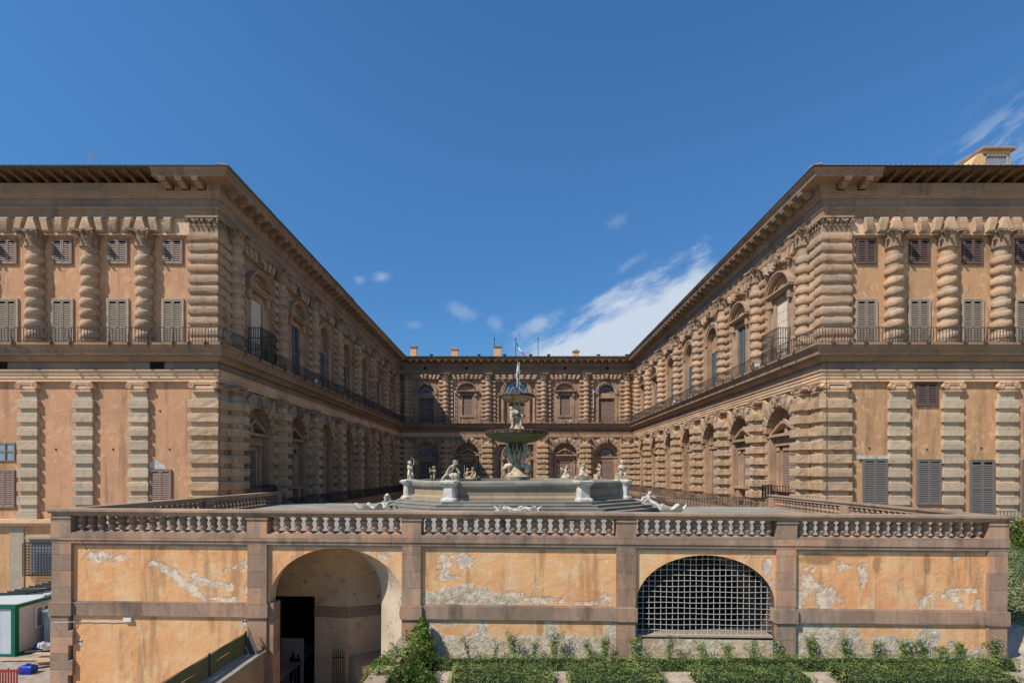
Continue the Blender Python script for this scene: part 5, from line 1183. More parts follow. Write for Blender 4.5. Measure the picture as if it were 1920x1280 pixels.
mb = MB(); mb.lathe([(.35, SC(757)), (.7, SC(754)), (R2 * .8, SC(749)), (R2 * .97, SC(745))], XC, YC, 24); ub_ = part('upper_bowl', mb.mesh('upper_bowl', M['statue2'], 1), ft)
mb = MB(); mb.lathe([(R2 * .94, SC(745)), (R2 + .03, SC(744.5)), (R2 + .04, SC(742)), (R2 - .02, SC(740)), (.2, SC(743))], XC, YC, 24, tilt=lambda r, z, a: .03 * abs(math.sin(a * 6)) * (r > .5)); part('bowl_rim', mb.mesh('bowl_rim', M['rim'], 1), ub_)
# lower stem: core, crouching tritons, leaning herms
mb = MB(); mb.lathe([(.9, SC(899)), (.95, SC(893)), (.6, SC(888)), (.35, SC(876)), (.28, SC(864)), (.36, SC(850)), (.5, SC(838)), (.45, SC(829))], XC, YC, 16)
for k in range(10):
    a = 2 * PI * k / 10; mb.tube([(XC + .25 * math.cos(a), YC + .25 * math.sin(a), SC(868)), (XC + .42 * math.cos(a), YC + .42 * math.sin(a), SC(855)), (XC + .62 * math.cos(a), YC + .62 * math.sin(a), SC(846)), (XC + .75 * math.cos(a), YC + .75 * math.sin(a), SC(848))], [.06, .13, .1, .03], 6)
st = part('stem', mb.mesh('fountain_stem', M['statue2'], 1), ft)
for q, (dx, dy) in enumerate(((-1, -.35), (1, -.35), (-.5, .9), (.5, .9))):
    mb = MB(); g = lambda r, y, o=0: (XC + dx * r - dy * o, YC + dy * r + dx * o, SC(y))
    mb.tube([g(.3, 868), g(.42, 862), g(.5, 852), g(.6, 842), g(.66, 838)], [.14, .19, .24, .2, .1], 8); mb.ball(g(.66, 833), .15, 9, 7, (.9, .9, 1.15))
    mb.tube([g(.66, 841, .15), g(.9, 847, .2), g(.75, 856, .2)], [.1, .07, .05], 7); mb.tube([g(.62, 841, -.15), g(.55, 834, -.25), g(.5, 828, -.2)], [.1, .07, .05], 7)
    mb.tube([g(.35, 871), g(.75, 874), g(1.0, 881), g(.85, 889), g(.55, 892), g(.42, 887), g(.55, 884)], [.2, .19, .16, .15, .12, .09, .04], 9)
    mb.ball(g(.55, 889, .28), .14, 8, 6); mb.ball(g(.35, 893, -.2), .16, 8, 6)
    part('triton', mb.mesh('triton_figure', M['statue'], 1), st)
mb = MB()
for k in range(10): a = 2 * PI * k / 10; mb.tube([(XC + .55 * math.cos(a), YC + .55 * math.sin(a), SC(831)), (XC + .48 * math.cos(a), YC + .48 * math.sin(a), SC(838)), (XC + .36 * math.cos(a), YC + .36 * math.sin(a), SC(845))], [.1, .13, .04], 6)
part('bronze_drapery', mb.mesh('bronze_drapery', M['bronze'], 1), st)
# upper stem
mb = MB(); mb.lathe([(.5, SC(809)), (.52, SC(806)), (.36, SC(802)), (.3, SC(795)), (.32, SC(786)), (.46, SC(780)), (.52, SC(772)), (.5, SC(765)), (.38, SC(760)), (.4, SC(756))], XC, YC, 16); us_ = part('upper_stem', mb.mesh('upper_stem', M['statue2'], 1), ft)
mb = MB()
for k in range(4):
    a = PI / 4 + PI / 2 * k; c_, s_ = math.cos(a), math.sin(a); g = lambda r, y: (XC + c_ * r, YC + s_ * r, SC(y))
    mb.ball(g(.5, 766), .16, 9, 7, (1, 1, 1.2)); mb.tube([g(.45, 771), g(.5, 780), g(.42, 790), g(.4, 800)], [.12, .17, .13, .08], 8); mb.tube([g(.5, 800), g(.62, 804), g(.55, 808)], [.07, .09, .06], 7)
mb.ball((XC, YC - .5, SC(775)), .17, 9, 7, (1, .8, 1.1)); part('putto_cluster', mb.mesh('putto_cluster', M['statue'], 1), us_)
mb = MB(); mb.tube([(XC + .56 * math.cos(a), YC + .56 * math.sin(a), SC(778) - .12 * abs(math.sin(2 * a))) for a in [2 * PI * k / 24 for k in range(25)]], .06, 6)
for k in range(8): a = 2 * PI * k / 8; mb.ball((XC + .5 * math.cos(a), YC + .5 * math.sin(a), SC(759)), .09, 6, 5)
part('bronze_garland', mb.mesh('bronze_garland', M['bronze'], 1), us_)
mb = MB(); mb.lathe([(.06, SC(743)), (.04, SC(735)), (.03, SC(725))], XC, YC, 8); part('spout', mb.mesh('spout', M['bronze'], 1), ft)
mb = MB(); top_ = SC(680); rj = random.Random(5)
mb.tube([(XC + .02 * math.sin(k) + .07 * (k / 9), YC, SC(727) + (top_ - SC(727)) * k / 9) for k in range(10)], [.03, .032, .035, .04, .045, .05, .06, .065, .05, .015], 7)
for k in range(46):
    f = rj.random(); h = SC(728) + (top_ - SC(728)) * f; mb.ball((XC + .12 + rj.gauss(0, .05) + .10 * (1 - f), YC + rj.gauss(0, .07), h), rj.uniform(.012, .035), 5, 4, (1, 1, rj.uniform(1, 3)))
for k in range(24): mb.ball((XC + .12 + rj.uniform(-.05, .35), YC + rj.gauss(0, .1), SC(rj.uniform(715, 740))), rj.uniform(.008, .018), 5, 4)
part('water_jet', mb.mesh('water_jet', M['jet'], 1), ft)

# ------------------------------------------------------------------ marble figures (one continuous skinned body each)
def body_mesh(name, J, scale, mat, extra=None, thick=1.0):
    """J: joints in units of body height. Skin modifier grows one surface"""
    R = dict(pel=.085, bel=.09, che=.088, nec=.042, hd0=.07, hd1=.085, hd2=.06)
    V, E, rad = [], [], []
    idx = {}
    def v(k, p, r): idx[k] = len(V); V.append(Vector(p) * scale); rad.append(r * scale * thick)
    for k in ('pel', 'bel', 'che', 'nec', 'hd0', 'hd1', 'hd2'): v(k, J[k], R[k])
    for a, b in zip(('pel', 'bel', 'che', 'nec', 'hd0', 'hd1'), ('bel', 'che', 'nec', 'hd0', 'hd1', 'hd2')): E.append((idx[a], idx[b]))
    for s_ in ('l', 'r'):
        for k, r in (('sh', .052), ('el', .038), ('wr', .026), ('ha', .028)): v(s_ + k, J[s_ + k], r)
        E += [(idx['che'], idx[s_ + 'sh']), (idx[s_ + 'sh'], idx[s_ + 'el']), (idx[s_ + 'el'], idx[s_ + 'wr']), (idx[s_ + 'wr'], idx[s_ + 'ha'])]
        for k, r in (('hp', .07), ('kn', .052), ('an', .032), ('to', .026)): v(s_ + k, J[s_ + k], r)
        E += [(idx['pel'], idx[s_ + 'hp']), (idx[s_ + 'hp'], idx[s_ + 'kn']), (idx[s_ + 'kn'], idx[s_ + 'an']), (idx[s_ + 'an'], idx[s_ + 'to'])]
        h = Vector(J[s_ + 'ha']); w_ = Vector(J[s_ + 'wr']); d = (h - w_).normalized(); sd_ = d.cross(Vector((.3, 1, .2))).normalized()
        for q, (o, l) in enumerate(((-.02, .035), (-.007, .045), (.007, .043), (.02, .034))):
            k = s_ + 'f%d' % q; v(k, h + sd_ * o + d * l, .008); E.append((idx[s_ + 'ha'], idx[k]))
        k = s_ + 'th'; v(k, w_ + sd_ * .035 + d * .03, .009); E.append((idx[s_ + 'wr'], idx[k]))
    me = bpy.data.meshes.new(name); me.from_pydata([tuple(p) for p in V], E, [])
    ob = bpy.data.objects.new('tmp', me); C.objects.link(ob)
    sk = ob.modifiers.new('s', 'SKIN'); sk.use_smooth_shade = True
    me.skin_vertices if me.skin_vertices else None
    if not me.skin_vertices:
        bm = bmesh.new(); bm.from_mesh(me); bm.verts.layers.skin.verify(); bm.to_mesh(me); bm.free()
    sv = me.skin_vertices[0].data
    for i, r in enumerate(rad): sv[i].radius = (r, r)
    sv[0].use_root = True
    sb = ob.modifiers.new('u', 'SUBSURF'); sb.levels = 1; sb.render_levels = 1
    dg = bpy.context.evaluated_depsgraph_get(); dg.update(); out = bpy.data.meshes.new_from_object(ob.evaluated_get(dg)); out.name = name
    bpy.data.objects.remove(ob); out.materials.clear(); out.materials.append(mat)
    out.polygons.foreach_set('use_smooth', [True] * len(out.polygons)); return out
BASE = dict(pel=(0, 0, .46), bel=(0, -.01, .54), che=(0, 0, .64), nec=(0, 0, .74), hd0=(0, -.01, .80), hd1=(0, -.02, .87), hd2=(0, -.01, .93),
            lsh=(.1, 0, .69), lel=(.16, -.02, .56), lwr=(.17, -.08, .46), lha=(.17, -.11, .42), rsh=(-.1, 0, .69), rel=(-.16, -.02, .56), rwr=(-.17, -.08, .46), rha=(-.17, -.11, .42),
            lhp=(.06, 0, .43), lkn=(.08, -.03, .24), lan=(.08, .0, .04), lto=(.09, -.09, .02), rhp=(-.06, 0, .43), rkn=(-.08, -.03, .24), ran=(-.08, 0, .04), rto=(-.09, -.09, .02))
def figure(name, label, x, y, z, h, rot, mat='statue', pose=None, block=None, props=None, thick=1.15, cat='statue', shift=(0, 0, 0)):
    J = dict(BASE); J.update(pose or {})
    h *= 1.1; thick *= 1.1; t_ = thing(name, label, cat, (x, y, z), 'marble figures on the fountain')
    mt = Tm(x, y, z) @ Rz(rot) @ Tm(*shift)
    bd = part('body', body_mesh('marble_body', J, h, M[mat], thick=thick), t_, mt)
    hb = MB(); hc = Vector(J['hd1']) * h; r = .095 * h; up = (Vector(J['hd2']) - Vector(J['hd0'])).normalized(); rh = random.Random(int(abs(x) * 100))
    for k in range(26):
        d = Vector((rh.gauss(0, 1), rh.gauss(0, 1) + .55, rh.gauss(0, 1) + .6)).normalized(); hb.ball(hc + d * r, .028 * h, 6, 4)
    fwd = Vector((0, -1, 0)); hb.ball(hc + fwd * .1 * h + up * -.01 * h, .017 * h, 6, 4)
    part('hair', hb.mesh('curly_hair', M[mat], 1), bd, mt)
    bb = MB()
    if block: bb.pillow(*block, .02, n=3)
    else: bb.pillow(-.24 * h, .24 * h, -.2 * h, .2 * h, -.02, .035 * h, .02, n=3)
    part('plinth', bb.mesh('figure_plinth', M[mat], 1), t_, mt)
    if props:
        pb = MB(); props(pb, h); part('attribute', pb.mesh('carved_attribute', M[mat], 1), t_, mt)
    return t_
ZP = PZF + 1.2
P = pedpos
# left corner pedestal: crouching archer with raised arm and bow
figure('putto_statue', 'white marble putto raising a bow on the leftmost pedestal', P[7][0], P[7][1], ZP, 1.15, .5,
       pose=dict(rsh=(-.1, 0, .70), rel=(-.12, -.14, .62), rwr=(-.02, -.2, .60), rha=(.02, -.22, .60), lsh=(.1, 0, .71), lel=(.2, -.02, .80), lwr=(.19, -.04, .93), lha=(.18, -.04, .98), lkn=(.1, -.14, .26), lan=(.12, .02, .06), rkn=(-.12, -.16, .28), ran=(-.1, .0, .05), hd1=(-.03, -.04, .87)),
       props=lambda pb, h: (pb.tube([(-.02 * h, -.05 * h, 1.1 * h), (.1 * h, -.05 * h, 1.08 * h), (.25 * h, -.05 * h, .98 * h), (.36 * h, -.05 * h, .8 * h)], [.012, .025, .025, .012], 6), pb.pillow(.02 * h, .2 * h, .02 * h, .18 * h, 0, .3 * h, .01)))
figure('putto_statue', 'kneeling ochre marble putto holding a tablet, right of the leftmost putto', P[6][0] + .4, P[6][1], ZP - .15, 1.05, -.4, 'statue2',
       pose=dict(rel=(-.17, -.08, .62), rwr=(-.14, -.2, .64), rha=(-.13, -.22, .68), lel=(.15, -.12, .60), lwr=(.02, -.2, .62), lha=(-.03, -.22, .64), rkn=(-.12, -.2, .30), ran=(-.13, -.14, .06), lkn=(.06, -.12, .10), lan=(.06, .1, .05), pel=(0, 0, .36), bel=(0, 0, .46), lhp=(.06, 0, .33), rhp=(-.06, 0, .33)),
       props=lambda pb, h: pb.box(-.17 * h, -.12 * h, -.3 * h, -.16 * h, .5 * h, .86 * h))
figure('putto_statue', 'draped marble figure bending forward over a wheel on the front left pedestal', P[0][0], P[0][1], ZP, 1.3, .2,
       pose=dict(pel=(-.05, .02, .34), bel=(.0, 0, .44), che=(.08, -.02, .55), nec=(.13, -.03, .63), hd0=(.16, -.04, .68), hd1=(.18, -.06, .74), hd2=(.18, -.05, .80), rsh=(.02, -.08, .60), rel=(-.10, -.12, .48), rwr=(-.18, -.14, .36), rha=(-.2, -.14, .32), lsh=(.16, .03, .58), lel=(.26, -.02, .46), lwr=(.32, -.06, .34), lha=(.34, -.06, .30),
                 rhp=(-.1, .0, .31), rkn=(-.24, -.06, .2), ran=(-.36, -.02, .06), rto=(-.42, -.04, .04), lhp=(0, .02, .31), lkn=(.06, -.16, .22), lan=(.05, -.06, .04), lto=(.06, -.14, .03)),
       props=lambda pb, h: (pb.lathe([(.02, .0), (.17 * h, .02), (.2 * h, .2 * h), (.1 * h, .32 * h)], .16 * h, .02, 12), pb.tube([(-.1 * h, -.05, .3 * h), (.02 * h, -.12, .2 * h), (.1 * h, -.14, .05 * h)], [.1, .14, .09], 8)))
figure('putto_statue', 'cream marble putto riding a swan beside a spear bearer on the rear left rim', -3.6, 43.0, ZP - .3, 1.15, 0, 'statue2',
       pose=dict(pel=(.1, 0, .42), bel=(.1, 0, .52), che=(.12, 0, .62), nec=(.13, 0, .72), hd0=(.13, -.02, .78), hd1=(.14, -.04, .85), hd2=(.14, -.03, .91), lsh=(.22, 0, .68), rsh=(.04, 0, .68), rel=(-.08, -.06, .62), rwr=(-.16, -.1, .60), rha=(-.2, -.1, .6), lel=(.3, -.04, .56), lwr=(.3, -.1, .46), lha=(.3, -.12, .42), lhp=(.17, 0, .4), rhp=(.05, 0, .4), lkn=(.3, -.1, .36), lan=(.36, -.08, .16), lto=(.42, -.12, .14), rkn=(-.02, -.16, .36), ran=(-.04, -.16, .16), rto=(-.06, -.22, .14)),
       props=lambda pb, h: (pb.ball((.0, .05, .2 * h), .3 * h, 12, 8, (1.35, .9, .65)), pb.tube([(-.3 * h, 0, .24 * h), (-.44 * h, -.05, .38 * h), (-.4 * h, -.05, .56 * h), (-.33 * h, -.08, .52 * h)], [.1, .07, .055, .04], 8), pb.tube([(.3 * h, 0, .24 * h), (.5 * h, .05, .3 * h), (.6 * h, .05, .2 * h)], [.12, .1, .04], 8),
                            pb.tube([(-.25 * h, 0, .35 * h), (-.24 * h, 0, .6 * h), (-.22 * h, 0, .7 * h)], [.09 * h, .1 * h, .05 * h], 8), pb.ball((-.22 * h, -.02, .8 * h), .09 * h, 9, 6), pb.tube([(-.42 * h, 0, .6 * h), (-.42 * h, 0, 1.1 * h)], .022, 6)))
figure('putto_statue', 'cream marble putto astride a scaly fish on the rear right rim', 4.2, 43.0, ZP - .35, 1.25, .2, 'statue',
       pose=dict(pel=(0, 0, .50), bel=(0, 0, .60), che=(.02, 0, .70), nec=(.03, 0, .79), hd0=(.04, -.02, .84), hd1=(.06, -.04, .91), hd2=(.06, -.03, .97), lsh=(.12, 0, .75), rsh=(-.06, 0, .75), lel=(.2, -.08, .7), lwr=(.28, -.12, .72), lha=(.31, -.12, .73), rel=(-.14, -.02, .7), rwr=(-.2, -.06, .76), rha=(-.22, -.06, .8), lhp=(.06, 0, .47), rhp=(-.06, 0, .47), lkn=(.16, -.14, .42), lan=(.18, -.14, .22), lto=(.2, -.2, .2), rkn=(-.1, -.16, .42), ran=(-.12, -.14, .22), rto=(-.12, -.2, .2)),
       props=lambda pb, h: (pb.ball((.0, 0, .26 * h), .26 * h, 14, 9, (1.1, .9, .95)), pb.tube([(.2 * h, 0, .25 * h), (.36 * h, 0, .3 * h), (.42 * h, 0, .18 * h), (.5 * h, 0, .12 * h)], [.14, .1, .09, .04], 8), pb.tube([(-.1 * h, 0, .12 * h), (-.3 * h, -.02, .1 * h), (-.46 * h, -.03, .16 * h)], [.12, .09, .03], 8), pb.tube([(-.05 * h, -.1, .08 * h), (-.2 * h, -.15, .0)], [.1, .04], 8),
                            pb.tube([(-.12 * h, .08, .6 * h), (-.22 * h, .08, .72 * h), (-.28 * h, .08, .88 * h)], [.05, .12, .08], 8)))
figure('putto_statue', 'grey-white marble figure with one arm stretched up on the front right pedestal', P[1][0], P[1][1], ZP, 1.2, 0,
       pose=dict(pel=(0, 0, .30), bel=(0, 0, .38), che=(0, 0, .48), nec=(.02, 0, .57), hd0=(.03, -.02, .62), hd1=(.04, -.04, .69), hd2=(.04, -.03, .75), rsh=(-.1, 0, .54), rel=(-.2, -.02, .68), rwr=(-.18, -.04, .84), rha=(-.13, -.04, .9), lsh=(.11, 0, .52), lel=(.2, -.08, .42), lwr=(.28, -.12, .36), lha=(.31, -.12, .35), lhp=(.06, 0, .26), rhp=(-.06, 0, .26), lkn=(.2, -.14, .2), lan=(.3, -.1, .1), lto=(.36, -.12, .1), rkn=(-.16, -.14, .2), ran=(-.12, -.16, .06), rto=(-.1, -.22, .05)),
       props=lambda pb, h: (pb.lathe([(.08, 0), (.24 * h, .04), (.34 * h, .22 * h), (.3 * h, .2 * h), (.1, .06)], .02, 0, 14, tilt=lambda r, z, a: .03 * math.sin(a * 7) * (r > .3)), pb.tube([(-.34 * h, 0, .05 * h), (-.28 * h, -.1, .2 * h), (-.2 * h, -.1, .1 * h)], [.05, .09, .07], 8), pb.ball((.0, -.1, .55 * h), .06 * h, 8, 5)))
figure('putto_statue', 'ochre marble putto standing by a square block on the rear right rim', P[3][0] - .3, P[3][1], ZP - .1, 1.15, -.8, 'statue2',
       pose=dict(rel=(-.16, -.12, .6), rwr=(-.06, -.2, .66), rha=(-.02, -.2, .7), lel=(.2, -.1, .66), lwr=(.22, -.12, .8), lha=(.2, -.12, .85), hd1=(.02, -.03, .88), lan=(.16, .02, .04), lto=(.2, -.06, .02)),
       props=lambda pb, h: pb.pillow(-.36 * h, -.1 * h, -.1 * h, .22 * h, 0, .34 * h, .012))
figure('putto_statue', 'white marble putto standing with crossed arms on the rightmost pedestal', P[2][0], P[2][1], ZP, 1.2, .1,
       pose=dict(rel=(-.2, -.06, .58), rwr=(-.1, -.16, .60), rha=(-.04, -.18, .61), lel=(.18, -.08, .56), lwr=(.08, -.18, .62), lha=(.02, -.2, .64), lkn=(.14, -.1, .26), lan=(.2, -.04, .05), lto=(.24, -.12, .03)),
       props=lambda pb, h: (pb.pillow(-.3 * h, .0, -.04 * h, .2 * h, 0, .34 * h, .012), pb.tube([(.1 * h, .02, .7 * h), (.3 * h, .05, .62 * h), (.34 * h, .05, .45 * h)], [.04, .05, .02], 6)))
# sea creatures and shells on the steps
def coil(pb, pts, r): pb.tube(pts, r, 9)
figure('putto_statue', 'white marble putto curled up with a dolphin at the left end of the steps', PX(723, 31.5), 31.5, -1.95, .8, .8, 'marble',
       pose=dict(pel=(.1, 0, .14), bel=(.06, 0, .22), che=(.0, -.02, .30), nec=(-.04, -.03, .37), hd0=(-.05, -.04, .41), hd1=(-.06, -.06, .47), hd2=(-.06, -.05, .53), lsh=(.05, .06, .34), lel=(.14, .02, .24), lwr=(.08, -.1, .2), lha=(.05, -.13, .2), rsh=(-.06, -.1, .33), rel=(-.16, -.12, .24), rwr=(-.24, -.14, .2), rha=(-.28, -.14, .2), lhp=(.14, .05, .13), rhp=(.1, -.07, .13), lkn=(-.04, .06, .16), lan=(-.2, .06, .08), lto=(-.3, .05, .08), rkn=(-.04, -.12, .16), ran=(-.22, -.12, .08), rto=(-.3, -.12, .08)),
       props=lambda pb, h: (pb.ball((.26 * h, .05, .26 * h), .22 * h, 12, 8, (.9, .9, 1.2)), coil(pb, [(.3 * h, 0, .5 * h), (.12 * h, 0, .62 * h), (.0, .05, .56 * h)], [.1, .12, .06])))
figure('putto_statue', 'white marble putto crouching over a round shell at the right end of the steps', PX(1216, 31.5), 31.5, -1.98, .98, -.15, 'marble',
       pose=dict(pel=(0, 0, .26), bel=(0, 0, .36), che=(.02, 0, .47), nec=(.05, 0, .55), hd0=(.07, -.02, .60), hd1=(.08, -.04, .67), hd2=(.08, -.03, .73), lsh=(.12, 0, .52), lel=(.22, -.04, .44), lwr=(.32, -.06, .42), lha=(.36, -.06, .42), rsh=(-.08, 0, .51), rel=(-.16, -.06, .4), rwr=(-.1, -.16, .32), rha=(-.06, -.18, .3), lhp=(.07, 0, .23), rhp=(-.07, 0, .23), lkn=(.18, -.16, .24), lan=(.16, -.1, .05), lto=(.2, -.18, .03), rkn=(-.2, -.12, .24), ran=(-.22, -.02, .06), rto=(-.26, -.08, .03)),
       props=lambda pb, h: (pb.tube([(-.1 * h, 0, .4 * h), (-.3 * h, 0, .38 * h), (-.38 * h, 0, .2 * h), (-.28 * h, 0, .06 * h), (-.1 * h, -.02, .1 * h)], [.08, .12, .13, .12, .06], 9), pb.lathe([(.05, .0), (.22 * h, .03), (.24 * h, .09 * h), (.2 * h, .06 * h)], .16 * h, -.18 * h, 14)))
def shellbasin(name, label, x, y, z, w_, dep, hh, waves, rot=0, scrolls=0, mat='marble'):
    t_ = thing(name, label, 'shell basin', (x, y, z), 'marble shells around the fountain steps'); mt = Tm(x, y, z) @ Rz(rot)
    mb = MB(); n = 48; ls = []
    for (r, zz_) in ((.35, 0), (.75, .25), (1, .75), (1.06, 1), (.94, .95), (.7, .45), (.3, .2)):
        ls.append([(w_ * r * math.cos(a) * (1 + .09 * math.cos(waves * a) * r), dep * r * math.sin(a) * (1 + .09 * math.cos(waves * a) * r), hh * zz_ * (1 + .35 * math.cos(waves * a) * r)) for a in [2 * PI * k / n for k in range(n)]])
    mb.loops(ls); b_ = part('bowl', mb.mesh('scalloped_bowl', M[mat], 1), t_, mt)
    if scrolls:
        for s_ in (-1, 1):
            sb = MB(); sb.tube([(s_ * w_ * .15, -dep, hh * .7), (s_ * w_ * .4, -dep, hh * 1.05), (s_ * w_ * .7, -dep, hh * .9), (s_ * w_ * .95, -dep, hh * .55), (s_ * w_ * 1.05, -dep, hh * .1), (s_ * w_ * 1.18, -dep, -.05)], [.1, .13, .1, .12, .1, .06], 8)
            volute(sb, s_ * w_ * .72, hh * 1.0, .16, -dep - .14, -dep + .05, s_); volute(sb, s_ * w_ * .3, hh * .5, .2, -dep - .14, -dep + .05, -s_); sb.ball((s_ * w_ * .12, -dep - .05, hh * .8), .11, 8, 6)
            part('scroll', sb.mesh('scroll_ornament', M[mat], 1), t_, mt)
        mb = MB(); mb.ball((0, -dep - .06, hh * .65), .17, 9, 7, (1, .8, 1.1)); part('mask', mb.mesh('carved_mask', M[mat], 1), t_, mt)
    return t_
shellbasin('shell_basin', 'broad white marble basin with scrolls and mask centred on the front steps', PX(969, 27.8), 27.9, FL + .05, 1.15, .4, .36, 9, scrolls=1)
shellbasin('shell_basin', 'low wavy white marble basin at the left foot of the steps', PX(695, 29.6), 29.6, FL + .05, .85, .5, .42, 7, rot=.1)
shellbasin('shell_basin', 'low lobed white marble basin at the right foot of the steps', PX(1258, 29.3), 29.3, FL + .03, .75, .5, .4, 6, rot=-.15)
for px, d_ in ((870, 'left'), (1070, 'right')):
    shellbasin('shell_basin', 'small white marble shell on the terrace floor seen between balusters, %s of the front pair' % d_, PX(px, 25.6), 25.6, FL + .01, .55, .4, .26, 6)
for sx, px0, px1 in ((-1, 712, 735), (1, 1237, 1222)):
    mb = MB(); mb.tube([(PX(px0 - 3 * sx, 29.8), 29.7, FL + .45), (PX(px0, 29.9), 30.0, FL + .35), (PX((px0 + px1) / 2, 30.5), 30.5, FL + .5), (PX(px1, 31), 31.2, FL + .6)], [.1, .09, .12, .08], 8)
    single('marble_scroll', mb.mesh('marble_scroll', M['marble'], 1), 'white marble scroll climbing the steps between the %s shell and the %s crouching putto' % (('left',) * 2 if sx < 0 else ('right',) * 2), 'ornament', group='marble scrolls on the steps')

# ------------------------------------------------------------------ flagpoles, antenna
for px, lab, fl in ((927, 'thin flagpole with a furled dark blue flag behind the tallest chimney', 'b'), (967, 'flagpole with the green, white and red flag above the rear roof', 'i'), (1009, 'bare dark flagpole above the rear roof, right of the tricolour', None)):
    Y = 96; x = PX(px, Y); zt = PZ(635, Y); t_ = thing('flagpole', lab, 'flagpole', (x, Y, 19.5), 'flagpoles on the rear roof')
    mb = MB(); mb.tube([(x, Y, 19.5), (x, Y, zt)], .06, 8); mb.ball((x, Y, zt + .05), .13, 8, 6); part('pole', mb.mesh('pole', M['gutter']), t_)
    if fl:
        ys = (641, 668) if fl == 'i' else (643, 652); nb = 9; mb = MB()
        for i in range(nb):
            f0, f1 = i / nb, (i + 1) / nb; mb.cur = min(2, int(f0 * 3)) if fl == 'i' else 0
            def pt(f, t_2): return (x + .08 + (1.5 if fl == 'i' else .5) * f * (.3 + .7 * f) + t_2 * (.7 if fl == 'i' else .3) * (1 - .3 * f) * (.35 + f * .4), Y - .05 + .18 * math.sin(5 * f + t_2 * 2.5), PZ(ys[0], Y) - (PZ(ys[0], Y) - PZ(ys[1], Y)) * f - .3 * t_2 * (1 - f))
            for j in range(4): a, b = j / 4, (j + 1) / 4; mb.add([pt(f0, a), pt(f0, b), pt(f1, b), pt(f1, a)], [(0, 1, 2, 3)])
        part('flag', mb.mesh('flag', [M['flag_green'], M['flag_white'], M['flag_red']] if fl == 'i' else [M['flag_blue']]), t_)
Y = 36; x = PX(168, Y); mb = MB(); z = PZ(288, Y); mb.tube([(x, Y, 19.8), (x, Y, z)], .025, 6)
mb.tube([(x - .25, Y, z - .05), (x + .55, Y, z - .3)], .012, 5); mb.tube([(x - .3, Y, z - .35), (x + .35, Y, z - .2)], .012, 5)
for k in range(6): f = k / 5; mb.tube([(x - .2 + .7 * f, Y - .25, z - .08 - .22 * f), (x - .2 + .7 * f, Y + .25, z - .08 - .22 * f)], .008, 4); mb.tube([(x - .1 + .55 * f, Y, z - .2 - .2 * f), (x - .1 + .55 * f, Y, z + .02 - .22 * f)], .008, 4)
single('antenna', mb.mesh('antenna', M['steel']), 'thin metal television aerial on the left wing roof', 'antenna')

# ------------------------------------------------------------------ garden, passage and yard
GZ = -6.98
def ground(name, mat, x0, x1, y0, y1, zf, n=40, m=24):
    mb = MB(); 
    for i in range(n + 1):
        for j in range(m + 1):
            x = x0 + (x1 - x0) * i / n; y = y0 + (y1 - y0) * j / m; mb.v.append((x, y, zf(x, y)))
    for i in range(n):
        for j in range(m): a = i * (m + 1) + j; mb.f.append((a, a + m + 1, a + m + 2, a + 1)); mb.mi.append(0)
    return struct(name, mb.mesh(name, M[mat], 2))
ground('garden_ground', 'soil', -3.7, 30, 6, 19.9, lambda x, y: GZ + .03 * noise.noise((x * .8, y * .8, 0)) + (max(0, x - 17.2) * .0))
def bankz(x, y): 
    if y < 21: return -7.0 + .9 * max(0, (y - 19.9)) / 1.1
    f = min(1, max(0, (y - 21.0) / 7.5)); return -6.1 + 1.9 * f
ground('slope', 'soil', 18.05, 46, 19.85, 33.6, bankz)
ground('yard', 'yard', -46, -9.65, 6, 34, lambda x, y: -8.62 + .02 * noise.noise((x, y, 0)))
ground('path', 'gravel', -9.4, -4.1, 6, 19.6, lambda x, y: -9.0)
ground('path', 'gravel', -16, -4.1, 19.6, 30, lambda x, y: -9.0 - .28 * (y - 19.6))
def leaves(mb, n, pf, size, flat=0.0, seed=1, nf=None):
    """small leaf-shaped faces; pf() gives a point (and maybe a normal)"""
    r = random.Random(seed); lv = mb.at.setdefault('lv', [0.0] * len(mb.v))
    for k in range(n):
        p, nr = pf(r); d = (nr + Vector((r.gauss(0, .4), r.gauss(0, .4), r.gauss(0, .4)))).normalized()
        t_ = d.cross(Vector((r.gauss(0, 1), r.gauss(0, 1), r.gauss(0, 1)))).normalized(); b = d.cross(t_); s_ = size * r.uniform(.6, 1.35)
        o = len(mb.v); v_ = max(0, min(1, .5 * r.random() + .25 + 1.3 * noise.noise(p * (.22 / size))))
        for q in (t_ * s_, b * s_ * .5, -t_ * s_ * .8, -b * s_ * .5): mb.v.append(tuple(p + q))
        lv += [v_] * 4; mb.f.append((o, o + 1, o + 2, o + 3)); mb.mi.append(mb.cur)
